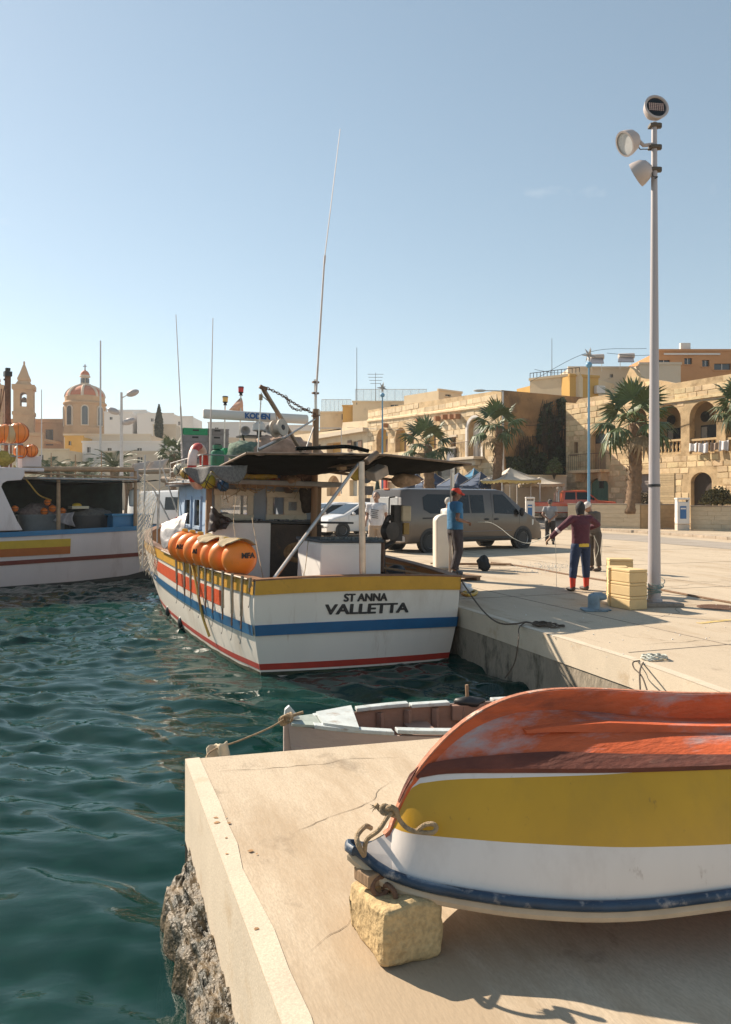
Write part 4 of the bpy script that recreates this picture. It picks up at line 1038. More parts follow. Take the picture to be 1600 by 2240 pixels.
    for pts in (((520,1040,3.6),(508,1130,2.2),(512,1180,1.6)), ((548,1135,2.4),(560,1200,1.4),(575,1272,0.5)), ((672,1180,1.2),(667,1240,0.6),(662,1265,0.3)), ((400,1030,3.5),(345,1075,6.4)), ((300,1042,8.0),(345,1080,6.5))):
        b.tube(spline([bl(*p) for p in pts], 6), 0.006, 5)
    b.build('loose_line', m_rope, root)
    root.rotation_euler = (0, R(1.2), BA)
    return root, skin, sh
def wall_mesh(outline, holes, reveal):
    """front sheet in the (u, z) plane at y = 0 with openings cut out, plus the reveals running back to y = reveal"""
    pts = []; edges = []
    for loop in [outline] + holes:
        b = len(pts); n = len(loop); pts += [Vector((p[0], p[1])) for p in loop]; edges += [(b+i, b+(i+1) % n) for i in range(n)]
    vo, eo, fo, *_ = delaunay_2d_cdt(pts, edges, [], 0, 1e-5)
    def inside(p, loop):
        c = False; n = len(loop)
        for i in range(n):
            a, b = loop[i], loop[(i+1) % n]
            if (a[1] > p.y) != (b[1] > p.y) and p.x < (b[0]-a[0])*(p.y-a[1])/(b[1]-a[1]) + a[0]: c = not c
        return c
    V = [(p.x, 0.0, p.y) for p in vo]; Fs = []
    for f in fo:
        c = sum((vo[i] for i in f), Vector((0,0)))/len(f)
        if inside(c, outline) and not any(inside(c, h) for h in holes): Fs.append(tuple(f))
    for h in holes:
        b = len(V); n = len(h)
        V += [(p[0], 0.0, p[1]) for p in h] + [(p[0], reveal, p[1]) for p in h]
        Fs += [(b+i, b+(i+1) % n, b+(i+1) % n+n, b+i+n) for i in range(n)]
    return V, Fs
FBOAT, fb_skin, fb_sh = fishing_boat()

# ------------------------------------------------------------------ gear carried by the boat (things of their own)
def orange_buoys():
    m_o = mat('orange_buoy', (0.92,0.235,0.022), 0.42, 0.08, 3, 0.06, 10, dirt=(0.55,0.16,0.05), dscale=4, damt=0.6, dthr=0.58, rnd=0.06)
    m_v = mat('buoy_valve', (0.62,0.38,0.05), 0.5)
    m_ink = mat('black_lettering', (0.012,0.011,0.012), 0.5)
    spots = [(523,1222,0.80,38,'nearest the transom, its round end facing aft'), (493,1219,1.20,37,'second from the transom, under the sack'), (474,1215,1.55,36,'third from the transom, under the sack edge'),
             (455,1209,1.92,36,'fourth from the transom'), (436,1204,2.32,35,'fifth from the transom'), (419,1199,2.75,34,'sixth from the transom, marked A15'), (402,1195,3.2,33,'farthest from the transom')]
    for i, (x, y, u, rp, w) in enumerate(spots):
        p = bl(x, y, u); wp = bw(p); r = rp/F*wp.y
        t = thing('orange_buoy', 'orange inflated buoy on the port rail, ' + w, 'buoy', wp, BA + R(-14 + 3*(i % 3)), 'row of orange buoys on the port rail')
        ht = 0.15
        prof = [(0.001,-ht*1.15),(r*0.35,-ht*1.12),(r*0.68,-ht*0.92),(r*0.9,-ht*0.55),(r*0.985,-ht*0.2),(r,0),(r*0.985,ht*0.2),(r*0.9,ht*0.55),(r*0.68,ht*0.92),(r*0.35,ht*1.12),(0.001,ht*1.15)]
        b = MB(); b.lathe(prof, 28, Euler((R(90),0,0)).to_matrix()); b.build('body', m_o, t, smooth=True, auto=False)
        b = MB(); b.torus((0,0,0), r*0.998, 0.008, 28, 6, Euler((R(90),0,0)).to_matrix()); b.build('seam', m_o, t, smooth=True)
        b = MB(); b.box((0.02,0.03,r+0.012),(0.10,0.06,0.05)); b.tube([(-0.02,0.03,r+0.03),(0.05,0.03,r+0.03)],0.018,6); b.build('valve', m_v, t, bevel=0.008)
        b = MB(); b.box((0,0,-r-0.02),(0.05,0.05,0.09)); b.build('lashing_eye', m_black, t, bevel=0.005)
        if i == 0:
            text_part('marking', 'MFA', 0.105, m_ink, t, (r*0.52, -ht*1.08, 0.05), (R(90), 0, R(24)), 0.004, 0.004)
        if i in (3, 5):
            a = R(-42)
            text_part('marking', 'A15' if i == 5 else 'A1', 0.10, m_ink, t, (r*-0.74, -ht*0.92, 0.03), (R(90), 0, R(-48)), 0.006, 0.003)
orange_buoys()
def sack():
    from mathutils import noise
    b = MB(); A, B = bl(452,1210,1.95), bl(529,1223,0.70)
    def fn(s, t):
        p = A.lerp(B, s); r = 0.272
        a = lerp(R(-45), R(12 + 38*abs(math.sin(s*5.2+0.5))), t)
        fold = 0.02*noise.noise((s*9, t*3, 0)) + 0.015*math.sin(s*26 + 2*t)
        w = 1.0
        x = p.x - math.sin(a)*(r+fold); z = p.z + math.cos(a)*(r+fold)
        return (x, p.y - 0.03, z)
    b.grid(fn, 46, 18); b.v = [tuple(bw(v)) for v in b.v]
    tag(b.build('sackcloth', mat('sackcloth', (0.40,0.31,0.19), 0.9, 0.2, 8, 0.6, 60), None, smooth=True, thick=0.012, auto=False), 'grey-brown sackcloth draped over the orange buoys', 'cloth')
sack()
def net_curtain():
    m = mat('net_twine', (0.62,0.52,0.40), 0.9, 0.25, 10)
    b = MB(); nu, nv = 17, 34
    A, B = bl(312,1040,7.2), bl(345,1090,6.2); Cc, D = bl(318,1240,7.2), bl(372,1280,5.6)
    from mathutils import noise
    def pt(i, j):
        s, t = i/nu, j/nv
        p = A.lerp(B, s).lerp(Cc.lerp(D, s), t)
        bulge = math.sin(math.pi*t)*0.22
        return p + Vector((-bulge*(0.4+0.6*s) - 0.25*t*(1-s)*0.4, 0.05*noise.noise((s*6,t*9,0)), 0.05*noise.noise((s*5,t*5,4)) - 0.05*math.sin(math.pi*s)))
    for i in range(nu+1):
        for j in range(nv):
            o = 1 if (i+j) % 2 == 0 else -1
            k = i + o
            if 0 <= k <= nu: b.tube([pt(i, j), pt(k, j+1)], 0.0065, 3, caps=False)
    for i in (0, nu): b.tube([pt(i, j) for j in range(nv+1)], 0.009, 4)
    rg = random.Random(1)
    for i in range(nu+1): 
        p = pt(i, nv); b.tube([p, p+Vector((rg.uniform(-.03,.03),0,-rg.uniform(.04,.12)))], 0.004, 3)
    b.v = [tuple(bw(v)) for v in b.v]
    tag(b.build('hanging_net', m, None), 'pale fishing net hung to dry over the bow of the white fishing boat', 'net')
net_curtain()
def crates():
    m_g = mat('crate_grey', (0.27,0.24,0.24), 0.6, 0.15, 6, rnd=0.12); m_gr = mat('crate_green', (0.02,0.30,0.13), 0.5, 0.12, 6)
    b = MB(); w, d, h = 0.50, 0.36, 0.148
    for c, s in (((0,-d/2+.012,h/2),(w,0.024,h)), ((0,d/2-.012,h/2),(w,0.024,h)), ((-w/2+.012,0,h/2),(0.024,d-.048,h)), ((w/2-.012,0,h/2),(0.024,d-.048,h)), ((0,0,.015),(w-.05,d-.05,0.03))): b.box(c, s)
    base = b.mesh('crate', m_g, fix=True); base2 = base.copy(); base2.materials.clear(); base2.materials.append(m_gr)
    rim = MB()
    for y in (-d/2-.006, d/2+.006): rim.box((0,y,h-.014),(w+.02,0.014,0.028)); rim.box((0,y,0.03),(w+.02,0.014,0.02))
    for x in (-w/2-.006, w/2+.006):
        rim.box((x,0,h-.014),(0.014,d,0.028))
        for k in (-0.13,-0.045,0.045,0.13): rim.box((x,k,h/2),(0.012,0.02,h-.03))
    for k in (-0.2,-0.1,0.1,0.2): rim.box((k,-d/2-.006,h/2),(0.02,0.012,h-.03))
    rm = rim.mesh('rim', m_g, fix=True); rm2 = rm.copy(); rm2.materials.clear(); rm2.materials.append(m_gr)
    hd = MB(); hd.box((0,-d/2-.009,h*0.7),(0.13,0.012,0.035)); hm = hd.mesh('handle', m_black, fix=True)
    ords = ['bottom', 'second', 'middle', 'fourth', 'top']
    def one(px, py, u, rot, green, label, group):
        p = bw(bl(px, py, u)); t = thing('fish_crate', label, 'crate', p, BA + rot, group)
        link('basket', base2 if green else base, t); link('rim', rm2 if green else rm, t); link('handle', hm, t)
        return t
    for col, (x, nm) in enumerate(((425,'left'), (472,'right'))):
        for k in range(5):
            g = (k == 4 and col == 0)
            p = bl(x, 1012, 6.9 + 0.02*col); y = 1012 - 0
            t = one(x, 1014, 6.9+0.1*col, 0.06*((k*7) % 3 - 1), g, ('green' if g else 'grey') + ' plastic fish crate, %s of the %s stack on the wheelhouse roof' % (ords[k], nm), 'crates stacked on the wheelhouse roof')
            t.location.z += k*0.152
    one(513, 997, 5.9, 0.0, True, 'green plastic fish crate beside the gas cylinder on the wheelhouse roof', 'crates stacked on the wheelhouse roof')
crates()
def roof_things():
    p = bw(bl(476,1022,4.6)); t = thing('gas_cylinder', 'dented green gas cylinder on the wheelhouse roof', 'gas cylinder', p, 0)
    mg = mat('cylinder_green', (0.02,0.17,0.08), 0.4, 0.2, 6, dirt=(0.12,0.09,0.05), dscale=5, damt=0.6)
    b = MB(); b.lathe([(0.10,0),(0.125,0.02),(0.13,0.06),(0.13,0.24),(0.115,0.30),(0.06,0.335),(0.04,0.345)], 24); b.build('tank', mg, t, smooth=True)
    b = MB(); b.lathe([(0.09,0.345),(0.09,0.42),(0.075,0.42),(0.075,0.345)], 20); b.build('collar', mg, t, smooth=True)
    b = MB(); b.tube([(0,0,0.33),(0,0,0.40)],0.02,8); b.build('valve', m_steel, t)
    # life ring
    p = bw(bl(434,1020,4.0)); t = thing('life_ring', 'faded red and white life ring hung at the wheelhouse roof edge', 'life ring', p, BA + R(58))
    mr = mat('ring_red', (0.50,0.045,0.03), 0.5, 0.2, 6, dirt=(0.6,0.4,0.33), dscale=4, damt=0.6); mw = mat('ring_white', (0.7,0.52,0.45), 0.5, 0.15, 6)
    mt = Euler((R(90),0,0)).to_matrix()
    for k in range(8):
        pts = [Vector((0.30*math.cos(a), 0, 0.36*math.sin(a))) for a in [2*math.pi*(k+j/8)/8 for j in range(9)]]
        b = MB(); b.tube(pts, 0.085 if k % 2 == 0 else 0.087, 12, flat=0.75, caps=False); b.build('red_segment' if k % 2 == 0 else 'white_band', mr if k % 2 == 0 else mw, t, smooth=True)
    # round net floats tied along the roof edge
    for i, (x, y, u, r, col, lab) in enumerate(((455,1053,3.7,0.14,(0.42,0.36,0.03),'yellow-green net float in black mesh under the shade cloth'), (488,1062,3.65,0.11,(0.03,0.10,0.22),'dark blue net float under the shade cloth'), (470,1040,3.9,0.10,(0.42,0.33,0.04),'small yellow net float above the wheelhouse corner'),
                                     (408,1035,5.2,0.12,(0.5,0.3,0.05),'yellow net float beside the life ring'), (393,1028,5.6,0.13,(0.62,0.55,0.42),'cream net float on the canvas roll by the life ring'))):
        t = thing('net_float', lab, 'float', bw(bl(x,y,u)), 0, 'net floats hung along the wheelhouse roof')
        b = MB(); b.ell((0,0,0), r, 18, 12); b.build('ball', mat('float_%d' % i, col, 0.5, 0.15, 6), t, smooth=True, auto=False)
        b = MB()
        for k in range(3): b.torus((0,0,0), r*1.01, 0.007, 20, 5, Euler((R(60*k),R(40),R(60*k))).to_matrix())
        b.build('mesh_cord', m_black, t)
roof_things()
# ------------------------------------------------------------------ pink-white rowing boat in the basin
def rowing_boat():
    from mathutils import noise
    A = at(630,1575,6.3)
    # bow left, stern to the right; local x aft, y towards the far side, z up
    dx = Vector((1.0, 0.235, 0)).normalized()
    root = thing('rowing_boat', 'weathered pinkish white wooden rowing boat with pale blue gunwales floating behind the jetty', 'boat', (A.x, A.y, 0), math.atan2(dx.y, dx.x))
    m_pk = mat('pinkish_planks', (0.46,0.36,0.32), 0.7, 0.12, 4, 0.2, 40, dirt=(0.25,0.13,0.06), dscale=9, damt=0.6, dthr=0.64, stretch=(0.3,1,1))
    m_in = mat('rowing_boat_inside', (0.32,0.19,0.14), 0.75, 0.2, 5, 0.2, 40, stretch=(0.4,1,1), dirt=(0.12,0.07,0.05), dscale=5)
    m_bl = mat('pale_blue_gunwale', (0.50,0.54,0.54), 0.6, 0.15, 6, 0.2, 40, dirt=(0.30,0.22,0.16), dscale=9, damt=0.75, dthr=0.55)
    Ln = 2.75
    hw = lambda x: smooth_interp(x, [0,0.15,0.5,1.0,1.6,2.2,2.75], [0.03,0.12,0.27,0.42,0.49,0.48,0.40])
    gz = lambda x: smooth_interp(x, [0,0.3,0.9,1.8,2.75], [-0.20,-0.225,-0.25,-0.27,-0.26])
    cy = 0.0
    def side(x, t, s, off=0.0):   # t 0 at the gunwale 1 at the bottom
        w = hw(x)*(1 - 0.22*t*t) + off
        return Vector((x + 0.10*t*max(0, 1-x/0.4), s*w, lerp(gz(x), -1.0, t)))
    n = 4; xs = [Ln*(i/40)**1.15 for i in range(41)]
    for s in (-1, 1):
        for k in range(n):
            b = MB(); t0, t1 = k*0.21, (k+1)*0.21 + 0.012
            b.loft([[side(x, t0, s, 0.014 + 0.0), side(x, t1, s, 0.002)] for x in xs], closed=False, cap=False)
            b.build('plank', m_pk, root, thick=0.014, smooth=False)
        b = MB(); b.loft([[side(x, t, s, -0.02) for t in (0.0, 0.3, 0.6, 0.85)] for x in xs], closed=False, cap=False); b.build('lining', m_in, root)
        # frames
        for i in range(9):
            x = 0.32 + i*0.27
            b = MB(); p = [side(x, t, s, -0.045) for t in (0.02, 0.25, 0.5, 0.8)]
            b.tube(p, 0.034, 4, flat=1.0); b.build('frame', m_in, root)
        # gunwale pieces
        cuts = [0.22, 0.62, 1.15, 1.55, 1.95, 2.4, Ln] if s > 0 else [0.18, 0.8, 1.6, 2.2, Ln]
        for i in range(len(cuts)-1):
            if s > 0 and i == 3: continue
            b = MB(); rings = []
            for j in range(9):
                x = lerp(cuts[i]+0.012, cuts[i+1]-0.012, j/8); p = side(x, 0, s); z = p.z + (0.016 if i % 2 else 0.0)
                rings.append([Vector((x, p.y + s*0.03, z)), Vector((x, p.y + s*0.03, z+0.032)), Vector((x, p.y - s*0.06, z+0.032)), Vector((x, p.y - s*0.06, z))])
            b.loft(rings); b.build('gunwale', m_bl, root, bevel=0.006)
    # fore deck, stem post, thwarts
    b = MB(); b.add([(0.26,-0.17,gz(.26)+.035),(0.26,0.17,gz(.26)+.035),(0.60,0.35,gz(.6)+.04),(0.52,-0.32,gz(.6)+.04)],[(0,1,2,3)]); b.build('fore_deck', m_bl, root, thick=0.03)
    b = MB(); b.add([(0.02,-0.1,gz(0.1)+.015),(0.02,0.1,gz(0.1)+.015),(0.25,0.18,gz(.25)+.02),(0.25,-0.18,gz(.25)+.02)],[(0,1,2,3)]); b.build('bow_deck', mat('grey_green_paint', (0.3,0.34,0.31), 0.7, 0.3, 8), root, thick=0.02)
    b = MB(); b.prism([(-0.035,-1.0),(0.06,-1.0),(0.06,-0.2),(-0.035,-0.2)], -0.025, 0.025); sp_ = b.build('stem_post', m_pk, root, bevel=0.006); b = MB(); b.prism([(-0.035,-0.19),(0.10,-0.17),(0.01,-0.06),(-0.025,-0.09)], -0.024, 0.024); b.build('stem_head', m_bl, sp_, bevel=0.006)
    for x in (1.2, 2.1): b = MB(); b.box((x, 0, gz(x)-0.14), (0.22, 2*hw(x)-0.1, 0.03)); b.build('thwart', m_in, root, bevel=0.005)
    b = MB(); b.loft([[(x, -hw(x)*.7, -0.78), (x, hw(x)*.7, -0.78)] for x in xs[3:]], closed=False, cap=False); b.build('floor_boards', m_in, root)
    x = Ln; b = MB(); b.add([side(x,0,-1),side(x,.8,-1),side(x,.8,1),side(x,0,1)],[(0,1,2,3)]); b.build('transom', m_pk, root, thick=0.03)
    # thole pin with a dark rag
    b = MB(); b.tube([(1.73,hw(1.7)-0.01,gz(1.7)-0.05),(1.72,hw(1.7)-0.01,gz(1.7)+0.17)], 0.016, 6); b.build('thole_pin', m_wood, root)
    b = MB(); b.ell((0,0,0),(0.15,0.07,0.05),16,10); b.v=[tuple(Vector(v)*(1+.4*noise.noise(Vector(v)*14))) for v in b.v]; o=b.build('dark_rag', m_black, root, smooth=True, auto=False); o.location=(1.75,hw(1.7)-.02,gz(1.7)+.015)
    b = MB(); b.box((1.72,hw(1.7)-.04,gz(1.7)-.07),(0.32,0.06,0.14)); b.build('rowlock_block', m_in, root, bevel=0.01)
    return root
rowing_boat()
b = MB(); b.tube(spline([at(664,1558,6.1), at(640,1566,6.08), at(620,1576,6.0)], 5), 0.012, 6)
b.tube(spline([at(622,1574,5.97), at(585,1595,5.9), at(520,1622,5.75), at(480,1635,5.6), at(455,1650,5.4), at(450,1672,5.2)], 8), 0.0065, 6)
for k in range(5): b.torus(at(620+k*4,1577-k*2,6.0-k*.01), 0.03, 0.011, 12, 5, Euler((R(70+20*k),R(25*k),0)).to_matrix())
tag(b.build('mooring_line', m_rope, None, smooth=True), 'thin tan mooring line running from the rowing boat bow to the jetty', 'rope')
from mathutils import noise as _nz
b = MB(); a, c, d, e = at(452,1637,5.55), at(497,1620,5.6), at(455,1665,5.5), at(506,1662,5.6)
b.grid(lambda s, t: a.lerp(c, s).lerp(d.lerp(e, s), t) + Vector((0, 0.05*math.sin(s*6), 0.015*_nz.noise((s*5,t*5,0)))), 12, 10)
tag(b.build('canvas_rag', mat('cream_rag', (0.6,0.5,0.36), 0.85, 0.15, 10, 0.4, 30), None, smooth=True, thick=0.008, auto=False), 'cream canvas rag hung on the mooring line beside the jetty corner', 'cloth')

# ------------------------------------------------------------------ second fishing boat on the left
LO = Vector((-9.7, 20.7)); LDv = Vector((3.4, 2.7)).normalized(); LA = math.atan2(LDv.y, LDv.x)
def ll(px, py, y=0.0):
    """pixel on the plane y metres behind the near side -> local (x along, y, z)"""
    n = Vector((-LDv.y, LDv.x)); p = LO + n*y
    t, z = Plane(p, p + LDv).px(px, py); return Vector((t, y, z))
def lw_(p):
    n = Vector((-LDv.y, LDv.x)); q = LO + LDv*p[0] + n*p[1]; return Vector((q.x, q.y, p[2]))
def left_boat():
    from mathutils import noise
    root = thing('trawler', 'white trawler with blue rail and yellow and red side stripe at the left edge', 'fishing boat', (LO.x, LO.y, 0), LA)
    m_h = mat('trawler_white', (0.66,0.58,0.57), 0.45, 0.08, 0.8, 0.05, 10, dirt=(0.36,0.26,0.24), dscale=1.2, damt=0.5, dthr=0.52, stretch=(1,1,0.25))
    m_b = mat('trawler_blue', (0.015,0.16,0.33), 0.4, 0.12, 4)
    m_r = mat('trawler_dark_red', (0.17,0.035,0.025), 0.5, 0.15, 4); m_y = mat('trawler_yellow', (0.56,0.36,0.03), 0.45, 0.08, 4); m_or = mat('trawler_orange', (0.42,0.12,0.025), 0.45, 0.1, 4)
    X0, X1 = -6.0, 4.9
    top = lambda x: interp(x, [-6,0,4.9], [0.70,0.73,0.86])
    bot = lambda x: interp(x, [-6,0,2,3.6,4.9], [-1.1,-0.72,-0.70,-0.62,-0.36])
    beam = lambda x: interp(x, [-6,3.2,4.3,4.9], [0,0,0.12,0.40])
    xs = [lerp(X0, X1, i/40) for i in range(41)]
    P = lambda x, t, off=0: Vector((x, beam(x) + 0.22*max(0, 1-t)**1.5 - off, lerp(bot(x), top(x), t)))
    b = MB(); b.loft([[P(x, k/8) for k in range(9)] for x in xs], closed=False, cap=False)
    b.loft([[Vector((x, 4.2-beam(x), -1.2)), Vector((x, 4.3-beam(x), top(x)))] for x in xs], closed=False, cap=False)
    b.add([P(X1, k/8) for k in range(9)] + [(X1, 3.8, top(X1)), (X1, 3.7, -0.7)], [tuple(range(11))])
    hull = b.build('hull', m_h, root, smooth=True)
    b = MB(); b.loft([[Vector((x,0.25+beam(x),-1.6)), Vector((x,0.20+beam(x),bot(x))), ] for x in xs], closed=False, cap=False); b.build('underwater_hull', mat('hull_underwater', (0.03,0.03,0.028)), root)
    def band(name, z0, z1, m, x0, x1, off):
        b = MB(); X = [lerp(x0, x1, i/30) for i in range(31)]
        def Q(x, z): t = (z-bot(x))/(top(x)-bot(x)); return P(x, t, off)
        b.loft([[Q(x, z0(x)), Q(x, z1(x))] for x in X], closed=False, cap=False); return b.build(name, m, root, thick=0.01)
    band('rail_band', lambda x: top(x)-0.115, lambda x: top(x)+0.02, m_b, X0, X1, 0.03)
    xe = ll(155,1190)[0]
    zy = ll(80,1182)[2], ll(80,1199)[2], ll(80,1216)[2]
    band('yellow_stripe', lambda x: zy[1]+.01*x, lambda x: zy[0]+.012*x, m_y, X0, xe, 0.012)
    band('orange_stripe', lambda x: zy[2]+.01*x, lambda x: zy[1]+.01*x, m_or, X0, xe, 0.012)
    z2 = ll(150,1222)[2], ll(150,1231)[2]
    band('red_line', lambda x: z2[1]+0.02*x, lambda x: z2[0]+0.02*x, m_r, X0, X1-.05, 0.012)
    # deck and far bulwark
    b = MB(); b.add([(X0,0.2,0.1),(X1,0.5,0.1),(X1,3.8,0.1),(X0,4.2,0.1)],[(0,1,2,3)]); b.build('deck', m_dark, root)
    # side panel of the wheelhouse: big rounded cut-out towards the work deck
    pts = [(-20,1168),(50,1160),(38,1140),(10,1080),(3,1065),(6,1057),(16,1052),(47,1050),(54,1040),(54,1028),(-20,1026)]
    poly = [(ll(x, y)[0], ll(x, y)[2]) for x, y in pts]; poly[0] = (-6, poly[0][1]); poly[-1] = (-6, poly[-1][1])
    b = MB(); b.prism(poly, 0.0, 0.07); b.build('wheelhouse_side', m_h, root, bevel=0.015)
    zr = ll(20,1028)[2]
    b = MB(); b.box((-3.0+0.55, 2.0, zr+0.02), (7.1+0.0, 4.0, 0.10)); b.build('wheelhouse_roof', m_h, root, bevel=0.03)
    b = MB(); b.box((-2.6, 3.2, 1.0), (4.0, 0.1, 1.6)); b.box((-1.0, 2.0, 1.0), (0.1, 2.4, 1.6)); b.build('wheelhouse_bulkhead', m_dark, root)
    # dark netting closing the far side of the work deck
    b = MB(); b.grid(lambda s, t: Vector((lerp(0.0, X1-0.2, s), 3.6+0.06*math.sin(s*20)+.05*noise.noise((s*6,t*6,0)), lerp(0.1, 2.35, t))), 40, 8)
    b.build('net_screen', mat('dark_green_screen', (0.012,0.022,0.02), 0.9, 0.5, 3, 0.4, 40), root, smooth=True, thick=0.01, auto=False)
    b = MB(); b.grid(lambda s, t: Vector((lerp(0.3, X1-.3, s), lerp(0.4, 3.6, t), 2.22 + 0.05*noise.noise((s*5,t*5,0)) - 0.10*math.sin(math.pi*s))), 24, 12)
    b.build('shade_awning', mat('black_shade_cloth', (0.008,0.009,0.008)), root, smooth=True, thick=0.01, auto=False)
    # canopy spars and posts
    m_sp = mat('spar_wood', (0.34,0.22,0.13), 0.6, 0.25, 6, 0.2, 40)
    b = MB(); b.tube([ll(50,1026,0.5), ll(292,1027,0.5)], 0.075, 10); b.build('canopy_spar', m_sp, root, smooth=True)
    for y0, y1, m, r in ((1046,1050,m_steel,0.03), (1034,1045,m_sp,0.025)):
        b = MB(); b.tube([ll(52,y0,0.35), ll(300,y1,0.35)], r, 8); b.build('canopy_rail', m, root, smooth=True)
    for x in (128, 296): b = MB(); b.tube([ll(x,1030,0.5), ll(x,1160,0.5)], [0.05,0.06], 8); b.build('canopy_post', m_sp, root, smooth=True)
    # roof rail
    b = MB()
    for x in (0, 20, 37): b.tube([ll(x,970,0.8), ll(x,1030,0.8)], 0.022, 6)
    for y in (972, 998): b.tube([ll(-30,y,0.8), ll(50,y,0.8)], 0.02, 6)
    b.build('roof_rail', m_steel, root)
    b = MB(); b.box(ll(64,1010,1.5), (0.55,0.5,0.32)); b.build('roof_locker', m_h, root, bevel=0.02)
    # mast with a lamp
    b = MB(); b.tube([ll(17,925,2.0), ll(17,822,2.0)], 0.085, 10); mast = b.build('mast', m_rusty, root, smooth=True)
    b = MB(); b.box(ll(17,818,2.0), (0.20,0.20,0.14)); b.box(ll(17,808,2.0), (0.12,0.12,0.08)); b.tube([ll(8,830,2.0), ll(17,830,2.0)], 0.03, 6); b.build('masthead_lamp', m_black, mast)
    b = MB(); b.tube([ll(17,925,2.0), ll(17,1030,2.0)], 0.11, 10); b.tube([ll(14,826,2.0), ll(-20,1000,2.0)], 0.014, 5); b.tube([ll(3,850,2.0), ll(-8,1000,2.0)], 0.014, 5); b.build('mast_foot', m_rusty, mast)
    # canvas panels and ropes at the stern
    for q in (((290,1015),(327,1008),(285,1050),(305,1055)), ((330,1010),(368,1003),(322,1028),(352,1040))):
        p = [ll(*w, 1.2) for w in q]
        b = MB(); b.grid(lambda s, t: p[0].lerp(p[1], s).lerp(p[2].lerp(p[3], s), t) + Vector((0, 0.08*math.sin(s*5+t*2), 0.04*noise.noise((s*4,t*4,1)))), 10, 10); b.build('canvas_flap', mat('canvas_pale', (0.5,0.42,0.37), 0.8, 0.15, 6, 0.3, 30), root, smooth=True, thick=0.01, auto=False)
    b = MB(); b.tube(spline([ll(30,1018,0.4), ll(60,1052,0.4), ll(85,1082,0.6), ll(112,1094,1.0)], 6), 0.02, 6); b.build('yellow_rope', mat('yellow_rope', (0.45,0.28,0.06), 0.8, 0.2, 20), root, smooth=True)
    # blue hatch box
    a, c = ll(250,1128,0.5), ll(306,1156,0.5)
    b = MB(); b.box(((a.x+c.x)/2+.2, 1.1, (a.z+c.z)/2), (c.x-a.x+.4, 1.0, a.z-c.z)); hb = b.build('hatch_box', m_b, root, bevel=0.02)
    b = MB(); b.box(((a.x+c.x)/2+.2, 1.1, a.z+0.02), (c.x-a.x+.5, 1.1, 0.05)); b.build('hatch_lid', mat('hatch_lid_blue', (0.03,0.22,0.42), 0.4), hb, bevel=0.01)
    return root
left_boat()
